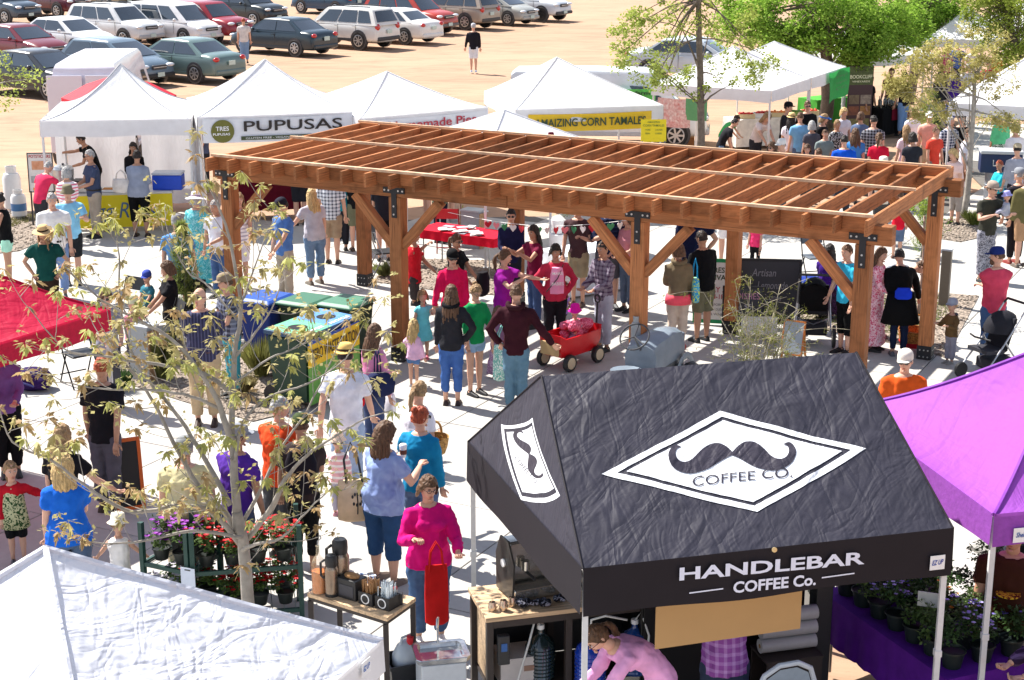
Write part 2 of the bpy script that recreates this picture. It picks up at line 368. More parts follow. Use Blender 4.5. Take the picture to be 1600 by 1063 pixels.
# ---------------------------------------------------------------- canopy tents
def hyp(p, ax=(0, 0)): return 0
def tent(name, label, corners, ze, peaks, m, val=.28, legs=True, n=16, sag=1.25, side=.06, wr=0.0, vm=None, seam=None, seamm=None, cat='canopy tent', eave_sag=.0, group=None, legfoot=0, wave=.012, legshow=(0,1,2,3)):
    C = [Vector((c[0], c[1], ze)) for c in corners]; Pk = [Vector(p) for p in peaks]
    o0 = sum(C, Vector())/4; o0.z = 0; T = thing(name, label, cat, o0, 0, group); mb = MB()
    zp = Pk[0].z; seams = []; faces = []
    for i in range(4):
        a, b = C[i], C[(i+1) % 4]
        if len(Pk) == 1: pa = pb = Pk[0]
        else:
            pa = Pk[0] if i in (0, 3) else Pk[1]; pb = Pk[1] if i in (0, 1) else Pk[0]      # ridge runs along sides 0 and 2
        def pt(s, t, a=a, b=b, pa=pa, pb=pb, w=True):
            f = t**sag; q = a.lerp(b, s).lerp(pa.lerp(pb, s), t); z = ze+((pa.z*(1-s)+pb.z*s)-ze)*f
            z -= side*math.sin(math.pi*s)*(t*(1-t))*4*(1 if len(Pk) == 1 else .6) + eave_sag*math.sin(math.pi*s)*(1-t)**3
            p = Vector((q.x, q.y, z))
            if wr and w:
                e = min(1, 6*min(s, 1-s)+.15)*min(1, t*5, (1-t)*5+.2)
                p.z += wr*e*(noise.noise(Vector((p.x*1.6+p.y*1.1, p.y*4.2-p.x*2, 3.1)))*1.1+.6*abs(noise.noise(Vector((p.x*6, p.y*3.3, 1)))))
            return p
        faces.append(pt)
        rows = []
        nt = n; ns = n if len(Pk) == 1 or i % 2 else int(n*1.3)
        vs = [pt(j/ns, k/nt)-o0 for k in range(nt+1) for j in range(ns+1)]
        mb.add(vs, [(k*(ns+1)+j, k*(ns+1)+j+1, (k+1)*(ns+1)+j+1, (k+1)*(ns+1)+j) for k in range(nt) for j in range(ns)])
        sm = MB(); sm.tube([pt(0, k/nt, w=False)-o0+Vector((0, 0, .004)) for k in range(nt+1)], .011 if seam is None else seam, 6)
        sm.build('seam', seamm or m, T)
    mb.build('canopy', m, T, ang=0)
    for i in range(4):
        a, b = C[i], C[(i+1) % 4]; nrm = Vector((b.y-a.y, a.x-b.x, 0)).normalized()
        if nrm.dot((a+b)/2-o0) < 0: nrm = -nrm
        vs = []; nn = 22
        for k in range(4):
            for j in range(nn+1):
                s = j/nn; t = k/3
                vs.append(a.lerp(b, s)-o0+nrm*(.008+wave*t*math.sin(s*19+i*2)*math.sin(math.pi*s)+.01*t)+Vector((0, 0, .012-val*t-eave_sag*math.sin(math.pi*s)*(1-t)+.012*t*math.sin(s*11+i))))
        v = MB().add(vs, [(k*(nn+1)+j+1, k*(nn+1)+j, (k+1)*(nn+1)+j, (k+1)*(nn+1)+j+1) for k in range(3) for j in range(nn)])
        v.build('valance', vm or m, T, ang=0)
    if legs:
        LM = plastic((.62, .62, .62), .4)
        for i, c in enumerate(C):
            d = (o0-c); d.z = 0; d.normalize(); q = c-o0+d*.045; l = MB(); l.box((q.x, q.y, ze/2), (.042, .042, ze-.02))
            l.box((q.x, q.y, .008), (.10, .10, .012)); l.box((q.x, q.y, ze*.52), (.055, .055, .05)); l.build('leg', LM, T, smooth=False)
        fr = MB()
        for i in range(4):
            a, b = (C[i]-o0)*.95, (C[(i+1) % 4]-o0)*.95; a.z = b.z = ze-.11; mm = (a+b)/2
            for p, q in ((a, mm), (mm, b)):
                fr.bar(p, q+Vector((0, 0, -.14)), .02, .03); fr.bar(p+Vector((0, 0, -.14)), q+Vector((0, 0, -.005)), .02, .03)
        fr.build('truss_frame', LM, T, smooth=False)
    return T, o0, C, faces
WF = mat((.80, .80, .82), .75, 'fabric', bump=.22, trans=.22, scale=3, amt=.03, spec=.15)
WV = mat((.74, .73, .74), .8, 'plain', bump=.2, trans=.12, scale=4, amt=.05, spec=.1)
GREYSEAM = plastic((.45, .45, .47))
def sq(c, right, w, d=None):        # four corners from the front-left one, the direction to the right and the width
    d = d or w; r = Vector((right[0], right[1], 0)).normalized(); b = Vector((-r.y, r.x, 0)); c = Vector((c[0], c[1], 0))
    return [c, c+r*w, c+r*w+b*d, c+b*d]
def pky(c, py):
    x = sum(p.x for p in c)/4; y = sum(p.y for p in c)/4; return [(x, y, CAM_H-y*math.tan(PITCH-math.atan((531.5-py)/FPX)))]
def mid(c, z): return [(sum(p.x for p in c)/4, sum(p.y for p in c)/4, z)]
# back row, left to right
a = G(62, 190, 2.3); b = G(298, 186, 2.3)
cA = sq(a, b-a, (b-a).length); TA, oA, CA, _ = tent('canopy_tent', 'white steep peaked tent over the yellow egg roll counter', cA, 2.3, pky(cA, 100), WF, .33, sag=1.75, side=.04, vm=WV, seam=.013, seamm=GREYSEAM)
sw = MB()
def sheet(T, o0, p, q, z0, z1, m, name='side_wall', nn=16, amp=.05):
    vs = []; p = Vector(p)-o0; q = Vector(q)-o0; nr = Vector((q.y-p.y, p.x-q.x, 0)).normalized()
    for k in range(9):
        for j in range(nn+1): t = k/8; s = j/nn; vs.append(p.lerp(q, s)*1+Vector((0, 0, 0))-Vector((0, 0, p.lerp(q, s).z))+nr*amp*(1-t)*math.sin(s*14)+Vector((0, 0, z0+(z1-z0)*t)))
    return MB().add(vs, [(k*(nn+1)+j, k*(nn+1)+j+1, (k+1)*(nn+1)+j+1, (k+1)*(nn+1)+j) for k in range(8) for j in range(nn)]).build(name, m, T, ang=0)
sheet(TA, oA, cA[3].lerp(cA[2], .02), cA[3].lerp(cA[2], .52), .1, 2.25, WF); sheet(TA, oA, cA[3].lerp(cA[2], .56), cA[2], .05, 2.25, WF)
sheet(TA, oA, cA[1].lerp(cA[2], .05), cA[2], .0, 2.25, WF); sheet(TA, oA, cA[0].lerp(cA[3], .6), cA[3], .0, 2.25, WF)
a = G(308, 184, 2.35); b = G(540, 176, 2.35)
cB = sq(a, b-a, 3.1); TB, oB, CB, _ = tent('canopy_tent', 'white peaked tent with the pupusas banner across its front', cB, 2.35, pky(cB, 93), WF, .30, sag=1.3, vm=WV)
sheet(TB, oB, cB[0]+Vector((.03, .05, 0)), cB[0].lerp(cB[3], .9), .0, 2.3, WF)
a = G(562, 186, 2.25); b = G(752, 169, 2.25)
cC = sq(a, b-a, 3.1); TC, oC, CC, _ = tent('canopy_tent', 'white peaked tent with the homemade pies banner', cC, 2.25, pky(cC, 112), WF, .26, sag=1.3, vm=WV)
a = G(806, 172, 2.3); b = G(1006, 166, 2.3)
cD = sq(a, b-a, 3.2); TD, oD, CD, _ = tent('canopy_tent', 'white peaked tent with the yellow corn tamales banner', cD, 2.3, [(Wd(870, 90, mid(cD, 0)[0][1]).x, mid(cD, 0)[0][1], pky(cD, 90)[0][2])], WF, .28, sag=1.1, vm=WV)
c0 = Wd(788, 172, 31.0); hd = 2.0
cN = [Vector((c0.x+hd*math.cos(t), c0.y+hd*math.sin(t), 0)) for t in (R(-100), R(-10), R(80), R(170))]
tent('canopy_tent', 'low white tent directly behind the pergola in front of the pies and tamales tents', cN, 2.0, [c0], WF, .2, sag=1.05, vm=WV)
# right hand group
f = G(1205, 143, 2.1); cE2 = [f-U*3.05, f, f+V*3, f-U*3.05+V*3]; cE = [f-U*3.05+V*3.08, f+V*3.08, f+V*6.1, f-U*3.05+V*6.1]
TE, oE, CE, _ = tent('canopy_tent', 'rear white tent of the produce pair with a green flag on its right corner', cE, 2.1, pky(cE, 65), WF, .30, sag=1.1, vm=WV)
TE2, oE2, CE2, _ = tent('canopy_tent', 'front white tent of the produce pair with a fruit picture banner', cE2, 2.1, pky(cE2, 72), WF, .28, sag=1.1, vm=WV)
f = Wd(1322, 108, 47.5); cG = sq(f, (1, .42), 3.1)
tent('canopy_tent', 'white tent behind the winery banner under the big green tree', cG, 1.95, mid(cG, 2.75), WF, .28, sag=1.1, vm=WV)
f = G(1483, 162, 2.1); cH = sq(f, (1, -.42), 3.2)
tent('canopy_tent', 'white tent at the right edge behind the yellow leaved tree', cH, 2.1, mid(cH, 3.15), WF, .28, sag=1.1, vm=WV)
for (x, y, w, lb) in ((1445, 62, 3, 'small far white tent seen through the gap between the two green trees'), (1536, 48, 3.2, 'farthest white tent at the upper right behind the yellow green tree')):
    f = G(x, y, 2.2); cF = sq(f, (1, -.1), w); tent('canopy_tent', lb, cF, 2.2, mid(cF, 3.1), WF, .25, n=6, vm=WV)
# foreground
RED = mat((.50, .004, .045), .6, 'fabric', bump=.35, trans=.30, scale=3, amt=.05, spec=.3)
k0 = Vector((-4.58, 17.85, 0)); d1 = Vector((-.49, -.87, 0)); d2 = Vector((-.87, .49, 0))
cI = [k0, k0+d2*2.95, k0+d1*2.95+d2*2.95, k0+d1*2.95]
tent('canopy_tent', 'crimson red tent cut off by the left edge', cI, 2.15, mid(cI, 3.1), RED, .27, n=40, sag=1.2, wr=.02, vm=mat((.50, .006, .045), .7, 'plain', trans=.3, bump=.2))
cJ = [Vector((-.83, 9.45, 0)), Vector((-3.45, 10.57, 0)), Vector((-4.57, 7.95, 0)), Vector((-1.95, 6.83, 0))]
TJ, oJ, CJ, _ = tent('canopy_tent', 'white tent filling the lower left corner', cJ, 2.15, [(-2.7, 8.7, 3.1)], mat((.68, .69, .75), .55, 'fabric', bump=.6, trans=.15, scale=3, amt=.02, spec=.4), .24, n=56, sag=1.04, side=.03, wr=.016, seam=.02, vm=WV)
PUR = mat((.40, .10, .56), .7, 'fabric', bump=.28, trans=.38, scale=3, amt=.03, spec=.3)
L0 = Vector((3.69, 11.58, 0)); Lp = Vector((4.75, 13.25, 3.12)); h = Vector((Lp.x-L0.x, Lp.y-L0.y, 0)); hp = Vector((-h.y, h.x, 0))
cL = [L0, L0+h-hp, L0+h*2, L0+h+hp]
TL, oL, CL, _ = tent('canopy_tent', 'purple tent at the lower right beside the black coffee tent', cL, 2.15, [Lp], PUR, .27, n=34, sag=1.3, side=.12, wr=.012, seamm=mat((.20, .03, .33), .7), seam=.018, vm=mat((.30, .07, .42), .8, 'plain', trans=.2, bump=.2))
KM = mat((.022, .020, .034), .60, 'fabric', bump=.34, trans=.0, scale=3, amt=.1, spec=.5)
KV = mat((.012, .009, .013), .7, 'plain', bump=.15, scale=3, amt=.1, spec=.25)
cK = [Vector((.50, 10.56, 0)), Vector((3.31, 11.31, 0)), Vector((2.57, 14.03, 0)), Vector((-.38, 13.28, 0))]
rk0 = Wd(846, 588, 12.05); rk1 = Wd(1338, 551, 12.62)
TK, oK, CK, fK = tent('canopy_tent', 'black coffee tent with a white moustache diamond on its roof', cK, 2.15, [rk0, rk1], KM, .37, n=90, sag=1.0, side=.035, wr=.012, vm=KV, seam=.008, seamm=KV, wave=.004)

# printing on the black tent: every point of the print is lifted off the cloth it lies on
def on_face(fi, s, t): return fK[fi](s, t)
def face_st(fi, px, py):
    s = t = .5; d = ray(px, py); best = None
    def err(s, t):
        p = fK[fi](s, t, w=False); q = p-Vector((0, 0, CAM_H)); dd = d/d.length; return (q-dd*q.dot(dd))
    for it in range(25):
        e = err(s, t); h_ = 1e-3; es = (err(s+h_, t)-e)/h_; et = (err(s, t+h_)-e)/h_
        a, b, c = es.dot(es), es.dot(et), et.dot(et); r1, r2 = -es.dot(e), -et.dot(e); D = a*c-b*b
        if abs(D) < 1e-12: break
        s += max(-.3, min(.3, (r1*c-r2*b)/D)); t += max(-.3, min(.3, (a*r2-b*r1)/D)); t = min(max(t, .001), .999)
    return s, t
def decal(fi, pts, m, name='print', lift=.006, holes=(), st=False):
    polys = [[Vector((*(p if st else face_st(fi, *p)), 0)) for p in q] for q in [pts, *holes]]
    tri = tessellate_polygon(polys); flat = [p for q in polys for p in q]
    bm = bmesh.new(); vs = [bm.verts.new(p) for p in flat]
    for t in tri:
        try: bm.faces.new([vs[i] for i in t])
        except ValueError: pass
    for k in range(6):
        ed = [e for e in bm.edges if e.calc_length() > .022]
        if not ed: break
        bmesh.ops.subdivide_edges(bm, edges=ed, cuts=1); bmesh.ops.triangulate(bm, faces=[f for f in bm.faces if len(f.verts) > 3])
    for v in bm.verts: p = fK[fi](v.co.x, v.co.y); v.co = p-oK+Vector((0, 0, lift))
    bmesh.ops.recalc_face_normals(bm, faces=bm.faces)
    me = bpy.data.meshes.new(name); bm.to_mesh(me); bm.free(); me.materials.append(m)
    o = bpy.data.objects.new(name, me); COL.objects.link(o); o.parent = TK; return o
PW = mat((.82, .83, .86), .5, 'fabric', bump=.4, scale=3, amt=.03, spec=.4); PK_ = mat((.035, .03, .045), .5, 'fabric', bump=.5, scale=3, amt=.1)
def shr(q, k):
    cx = sum(p[0] for p in q)/len(q); cy = sum(p[1] for p in q)/len(q); return [(cx+(p[0]-cx)*k, cy+(p[1]-cy)*k) for p in q]
def face_print(fi, dia, ctr, ax, up, word, k1, k2, wd, wu, wh):
    decal(fi, dia, PW, 'diamond_border', .006, holes=[shr(dia, k1)]); decal(fi, shr(dia, k2), PW, 'diamond_panel', .006)
    # moustache: half outline in units, mirrored
    half = [(0, .05), (.10, .16), (.22, .22), (.36, .20), (.50, .08), (.62, -.06), (.74, -.12), (.84, -.08), (.885, .03), (.86, .13), (.80, .16), (.885, .20), (.965, .13), (1.0, .0), (.95, -.17), (.82, -.29), (.64, -.33), (.44, -.29), (.26, -.18), (.12, -.08), (0, -.015)]
    def sm(P):
        out = []
        for i in range(len(P)-1):
            p0, p1, p2, p3 = P[max(i-1, 0)], P[i], P[i+1], P[min(i+2, len(P)-1)]
            for t in (0, .33, .66): out.append(tuple(.5*((2*p1[k])+(-p0[k]+p2[k])*t+(2*p0[k]-5*p1[k]+4*p2[k]-p3[k])*t*t+(-p0[k]+3*p1[k]-3*p2[k]+p3[k])*t**3) for k in (0, 1)))
        return out+[P[-1]]
    h1 = sm(half); full = h1+[(-x, y) for x, y in h1[::-1]][1:-1]
    full = [(ctr[0]+ax[0]*x+up[0]*y, ctr[1]+ax[1]*x+up[1]*y) for x, y in full]
    decal(fi, full, PK_, 'moustache', .011)
    vs, fs = textmesh(word); a0 = Vector(wd); du = Vector(wu); dh = Vector(wh)
    vv = []
    for a, b in vs:
        q = a0+du*a+dh*b; s, t = face_st(fi, q.x, q.y); vv.append(fK[fi](s, t)-oK+Vector((0, 0, .012)))
    MB().add(vv, fs).build('lettering', PK_, TK, smooth=False)
face_print(0, [(940, 741), (1125, 643), (1353, 703), (1183, 801)], (1144, 712), (100, -3), (2, -85), 'COFFEE CO.', .885, .815, (1082, 762), (156, -14), (0, -15))
face_print(3, [(783, 665), (832, 654), (875, 776), (814, 783)], (826, 712), (18, 38), (34, -8), 'COFFEE CO', .90, .80, (803, 719), (32, 40), (5, -5))
# lettering on the valance
va = CK[0]; vb = CK[1]; vd = (vb-va).normalized(); vn = Vector((vd.y, -vd.x, 0)); wl = (vb-va).length
LW = mat((.72, .74, .86), .6, spec=.2, amt=.03)
def val_pt(px, py): 
    d = ray(px, py); n = vn; p0 = va+vn*.03; t = (p0-Vector((0, 0, CAM_H))).dot(n)/d.dot(n); return Vector((0, 0, CAM_H))+d*t-oK
def val_text(s, x0, yb0, x1, yb1, yt0, m=LW, bold=0):
    a = val_pt(x0, yb0); b = val_pt(x1, yb1); c = val_pt(x0, yt0); text(TK, s, a, b-a, Vector((0, 0, (c-a).z)), m, bold, off=.006)
val_text('HANDLEBAR', 1061, 907, 1350, 881, 887, bold=.025); val_text('COFFEE Co.', 1145, 927, 1274, 914, 909, bold=.03)
for x0, y0, x1, y1 in ((1077, 928, 1130, 921), (1284, 904, 1335, 897)):
    a = val_pt(x0, y0); b = val_pt(x1, y1); z = Vector((0, 0, .01)); MB().quad(a, b, b+z, a+z).build('lettering', LW, TK, smooth=False)
def badge(T, a, b, h, word, c, fn):
    a, b = fn(*a), fn(*b); z = Vector((0, 0, h)); d = b-a; n = d.cross(z).normalized()
    MB().box((a+b)/2+z/2+n*.004, (d.length, .003, h), 0, Matrix.Rotation(math.atan2(d.y, d.x), 3, 'Z')).build('badge', WHITE, T, smooth=False)
    text(T, word, a+d*.12+z*.35+n*.004, d*.76, z*.35, c, .02, .3)
badge(TK, (1452, 892), (1475, 888), .115, 'EZ UP', plastic('2a3f9a'), val_pt)
gr = MB(); q = val_pt(1210, 859); gr.lathe((0, 0, 0), [(.001, 0), (.02, .0), (.02, .006), (.001, .008)], 12)
o = gr.build('grommet', steel('c8b890'), TK); o.location = q; o.rotation_euler = (R(90), 0, 0)
va2 = CL[1]-CL[0]; nL = Vector((va2.y, -va2.x, 0)).normalized()
def val_ptL(px, py):
    d = ray(px, py); p0 = CL[0]+nL*.03; t = (p0-Vector((0, 0, CAM_H))).dot(nL)/d.dot(nL); return Vector((0, 0, CAM_H))+d*t-oL
badge(TL, (1582, 848), (1612, 846), .12, 'Shelter', plastic('2a4f9a'), val_ptL)
vJ = CJ[0]-CJ[3]; nJ = Vector((vJ.y, -vJ.x, 0)).normalized()
def val_ptJ(px, py):
    d = ray(px, py); p0 = CJ[0]+nJ*.03; t = (p0-Vector((0, 0, CAM_H))).dot(nJ)/d.dot(nJ); return Vector((0, 0, CAM_H))+d*t-oJ
badge(TJ, (565, 1060), (578, 1048), .10, 'EZ UP', plastic('2a5fb0'), val_ptJ)
# ---------------------------------------------------------------- people
SKIN = {'l': (.60, .34, .24), 'm': (.45, .24, .155), 'd': (.24, .12, .07)}
HAIR = {'blond': (.50, .34, .15), 'brown': (.10, .05, .025), 'dark': (.02, .014, .012), 'grey': (.34, .33, .32), 'red': (.30, .055, .02), 'light': (.28, .17, .08), 'white': (.6, .58, .54)}
def hair_m(c): return mat(HAIR[c], .6, 'hair', bump=.6, spec=.35)
LENS = mat((.01, .01, .012), .1, spec=.8)
ARM = {'down': (.25, -.04, -.62), 'front': (.06, -.33, -.34), 'hip': (.21, -.02, -.44), 'up': (.04, -.42, -.02), 'point': (.12, -.60, -.10), 'pocket': (.22, -.10, -.52),
       'cross': (-.14, -.24, -.22), 'reach': (.12, -.50, -.34), 'face': (-.06, -.22, .10), 'cup': (.06, -.34, -.14), 'low': (.16, -.34, -.5), 'swingf': (.23, -.26, -.54), 'swingb': (.24, .22, -.55), 'side': (.48, -.22, -.38), 'back': (-.08, .18, -.42), 'down2': (.32, -.12, -.60), 'lap': (.08, -.36, -.42)}
def ik(sh, hand, l1, l2, pole):
    d = hand-sh; L = d.length; L = min(L, (l1+l2)*.995); dn = d.normalized(); hand = sh+dn*L
    a = (l1*l1-l2*l2+L*L)/(2*L); h = math.sqrt(max(l1*l1-a*a, 0)); q = pole-dn*pole.dot(dn)
    if q.length < .01: q = Vector((0, 1, 0))
    return sh+dn*a+q.normalized()*h, hand
def hand(mb, w, d, k, side, curl=.5, mi=0):
    """palm, four unequal bent fingers and a thumb from the side of the palm"""
    d = d.normalized(); x = Vector((side, 0, 0)); n = d.cross(x)
    if n.length < .2: x = Vector((0, -1, 0)); n = d.cross(x)
    n.normalize(); x = n.cross(d).normalized()
    if n.y > 0 and abs(n.y) > .3: pass
    mb.loft([[w+d*t*k+x*math.cos(a)*wx*k+n*math.sin(a)*.014*k for a in [i*math.pi/3 for i in range(6)]] for t, wx in ((-.015, .024), (.02, .034), (.06, .042), (.09, .040))], mi)
    pn = -n if n.y > 0 else n
    for i, ln in enumerate((.062, .074, .078, .068)):
        b = w+d*.085*k+x*(-.030+.020*i)*k; e1 = b+(d*math.cos(curl*.6)+pn*math.sin(curl*.6))*ln*.5*k; e2 = e1+(d*math.cos(curl*1.8)+pn*math.sin(curl*1.8))*ln*.5*k
        mb.tube([b-d*.01*k, e1, e2], [.0095*k, .009*k, .007*k], 5, mi)
    b = w+d*.025*k+x*.030*k; mb.tube([b, b+(d*.6+x*.8)*.035*k, b+(d*.95+x*.45+pn*.4)*.065*k], [.012*k, .011*k, .008*k], 5, mi)
_pn = 0
def person(px, py, label, H=1.7, yaw=0, top=('ffffff', 1), bot=('jeans', '3a5070'), hair=('short', 'brown'), hat=None, arms=('down', 'down'), legs='stand', at='f', w=1.0, lean=0, skin='l', glasses=None, shoes='222222',
           look=0, nod=0, z0=0.0, fine=False, belt=None, hood=None, loc=None, beard=None, group=None, female=None, outer=None, prnt=None, kid=None, tilt=0, sock=None, waist=None):
    """top = colour, sleeve 0..2, pattern, colour2; bot = kind, colour; yaw 0 faces the camera, 90 faces right"""
    global _pn; _pn += 1; rd = random.Random(_pn*13)
    if kid is None: kid = H < 1.35
    if legs == 'stand': legs = rd.choice(['stand', 'relax', 'relax', 'walk', 'wide'])
    if not look: look = rd.uniform(-24, 24)
    if not tilt: tilt = rd.uniform(-5, 5)
    if not nod: nod = rd.uniform(0, 12)
    if not lean and legs[:3] != 'sit': lean = rd.uniform(0, 5)
    flat = legs == 'sitf'; legs = 'sit' if flat else legs; sit = legs == 'sit'
    if loc is None: loc = G(px, py, z0) if at == 'f' else G(px, py, z0+(H if not sit else H*.76))
    loc = Vector((loc[0], loc[1], z0))
    P = thing('person', label, 'person', loc, R(yaw), group); s = H/1.75; hs = s*(1.0 if not kid else 1.0+min(.55, (1.35-H)*.75+.15))
    if female is None: female = hair[0] in ('long', 'bob', 'pony', 'bun', 'curly')
    hipz = (.92 if not kid else .84)*s; hw = (.155 if female else .145)*w*s; shw = (.165 if female else .192)*s*(1 if not kid else .9)*(.85+.15*w)
    Hc = H-.118*hs                                      # head centre height
    shz = Hc-.195*hs; neckz = Hc-.145*hs
    pel = Vector((0, 0, hipz))
    if sit: pel = Vector((0, 0, .48)); dz = .48-hipz; shz += dz; neckz += dz; Hc += dz; hipz = .48
    def bend(p):                                        # forward lean, spread along the spine
        p = Vector(p); t = (p.z-hipz)/(shz-hipz)
        if t <= 0 or not lean: return p
        a = R(lean)*min(1, .45+.55*t); r = p.z-hipz; return Vector((p.x, p.y*math.cos(a)-r*math.sin(a), hipz+r*math.cos(a)+p.y*math.sin(a)))
    def spn(z): return bend((0, 0, z))
    body = MB(); shirt = MB(); pants = MB(); tc = hexlin(top[0]); slv = top[1]; pat = top[2] if len(top) > 2 else 'plain'; c2 = top[3] if len(top) > 3 else None
    prof = [(hipz-.09*s, hw*1.0, .10*w), (hipz, hw*1.06, .115*w), (hipz+.12*s, hw*(.88 if female else .95)*(.9+.1*w), .10*w*w), (hipz+(shz-hipz)*.5, shw*.84*(.9+.1*w), .112*w), (hipz+(shz-hipz)*.76, shw*.98, .118*(.5+.5*w)), (shz-.05*s, shw*.99, .105), (shz-.005*s, shw*.80, .088), (shz+.035*s, shw*.46, .068), (neckz, .058*s, .055)]
    N = 12
    def ring(z, a, b, g=0, dy=0): return [bend((math.cos(t)*(a+g), math.sin(t)*(b*s+g)+dy, z)) for t in [2*math.pi*j/N for j in range(N)]]
    body.loft([ring(z, a, b) for z, a, b in prof], 0)
    hem = (waist if waist is not None else -.10)*s
    tops = [(z, a, b) for z, a, b in prof if z > hipz+hem-.02]
    if tops[0][0] > hipz+hem: tops = [(hipz+hem, hw*1.06, .115*w)]+tops
    neck = .0
    shirt.loft([ring(z, a, b, .016+(.012 if i < 2 else 0)) for i, (z, a, b) in enumerate(tops[:-1])]+[ring(neckz-.045*s, .070*s, .065, .012)], 0)
    if female and not kid:
        for sx in (-1, 1): shirt.ell(bend((sx*.07*s, -.095*s*w, hipz+(shz-hipz)*.70)), (.068*s*w, .055*s*w, .062*s), 8, 6)
    # arms
    ul, fl = .285*s*(.93 if kid else 1), .255*s*(.93 if kid else 1)
    for i, sx in enumerate((-1, 1)):                    # arms[0] is the figure's right arm, drawn at -x
        nm = arms[i]; sh = bend((sx*(shw-.004*s), 0, shz-.055*s)); off = ARM[nm] if isinstance(nm, str) else nm
        tgt = sh+Vector((sx*off[0]-(sx*.0), off[1], off[2]))*s
        if isinstance(nm, str) and lean and nm in ('down', 'low', 'reach'): tgt += Vector((0, -.05, 0))
        if isinstance(nm, str): tgt.x = sh.x*(.55 if nm in ('front', 'cross', 'face', 'lap') else 1)+sx*(off[0]-(.19 if nm not in ('front', 'cross', 'face', 'cup', 'up', 'point', 'reach', 'lap', 'back') else .05))*s
        pole = Vector((sx*.55, .8, -.25)) if nm in ('hip', 'pocket') else Vector((sx*.35, .75, -.45))
        if nm == 'hip': pole = Vector((sx*1, .35, 0))
        el, hd = ik(sh, tgt, ul, fl, pole)
        aw = .5+.5*w
        body.tube([bend((sx*(shw-.06*s), 0, shz-.035*s)), sh, sh.lerp(el, .5), el, el.lerp(hd, .35), hd], [.045*s*aw, .048*s*aw, .042*s*aw, .036*s*aw, .036*s*aw, .024*s], 8)
        hand(body, hd, (hd-el), s*(.95 if not kid else .9), sx, .35 if nm in ('down', 'swingf', 'swingb', 'point', 'down2') else .9)
        if slv > 0:
            g = .013+.004*s
            a0 = bend((sx*(shw-.075*s), 0, shz-.035*s)); pts = [a0, sh, sh.lerp(el, .5), el, el.lerp(hd, .4), el.lerp(hd, .92)]; rr = [.046*s*aw+g*.4, .050*s*aw+g, .048*s*aw+g, .042*s*aw+g, .038*s*aw+g, .030*s+g]
            k = 3 if slv <= .7 else (5 if slv < 1.5 else 6); pp = pts[:k]
            if slv <= .7: pp[-1] = sh.lerp(el, .62*min(1, slv*1.6+.2)); rr[2] += .006
            shirt.tube(pp, rr[:k], 10)
    # legs
    lj = []
    for i, sx in enumerate((-1, 1)):
        hx = sx*hw*.56; hp = Vector((hx, 0, hipz-.02*s)); kz = .49*s*(.93 if kid else 1); az = .075*s
        if legs == 'stand': an = Vector((hx*1.25+sx*.012*s, .015*s*sx, az)); kn = Vector((hx*1.15, -.015*s, kz))
        elif legs == 'wide': an = Vector((hx*2.1, .05*s*sx, az)); kn = Vector((hx*1.7, -.02*s, kz))
        elif legs == 'walk': st = .26*s*sx*(1 if i else 1); an = Vector((hx*.9, -st, az+(.05*s if sx < 0 else 0))); kn = Vector((hx, -st*.35-.06*s, kz))
        elif legs == 'walk2': st = -.30*s*sx; an = Vector((hx*.9, -st, az+(.06*s if sx > 0 else 0))); kn = Vector((hx, -st*.35-.07*s, kz))
        elif legs == 'relax': an = Vector((hx*1.5, -.10*s*(sx > 0), az)); kn = Vector((hx*1.4, -.10*s*(sx > 0)-.02, kz))
        elif sit: hp = Vector((hx, -.02, hipz-.0)); kn = Vector((hx*1.5, -.42*s, .50)); an = Vector((hx*1.6, -.40*s, az))
        if sit and flat: kn = Vector((hx*1.6, -.24*s, .52)); an = Vector((hx*1.8, -.46*s, .46))
        else: an = Vector((hx, 0, az)); kn = Vector((hx, 0, kz))
        lj.append((hp, kn, an)); lw = .45+.55*w
        body.tube([hp, hp.lerp(kn, .5), kn, kn.lerp(an, .3), kn.lerp(an, .75), an], [.085*s*lw, .072*s*lw, .052*s*lw, .053*s*lw, .036*s*lw, .032*s], 8)
        body.tube([an+Vector((0, .02*s, -.03*s)), an+Vector((0, -.05*s, -.04*s)), an+Vector((0, -.12*s, -.055*s))], [.036*s, .034*s, .028*s], 6)
        if shoes:
            sh_ = MB(); fx = Vector((sx*.02, -1, 0)).normalized(); pr = [(.055, .028, .05), (.045, .036, .075), (-.02, .038, .085), (-.08, .042, .06), (-.14, .042, .045), (-.18, .028, .03)]
            rg = [[an+Vector((math.cos(t)*b_*s*1.08, -0, 0))+Vector((0, y*s*1.05, -.075*s+max(0, math.sin(t))*hgt*s*1.1)) for t in [2*math.pi*j/8 for j in range(8)]] for y, b_, hgt in pr]
            sh_.loft(rg); sh_.build('shoe', plastic(shoes, .6), P)
    bk = bot[0]; bc = bot[1]
    frac = {'jeans': .93, 'pants': .94, 'long': .96, 'capri': .72, 'shorts': .50, 'short': .26, 'skirt': 0, 'dress': 0, 'longskirt': 0, 'none': 0, 'leggings': .94, 'rolled': .84}[bk]
    pw = {'jeans': .016, 'pants': .020, 'capri': .016, 'shorts': .026, 'short': .016, 'leggings': .006, 'long': .022, 'rolled': .012}.get(bk, .015)
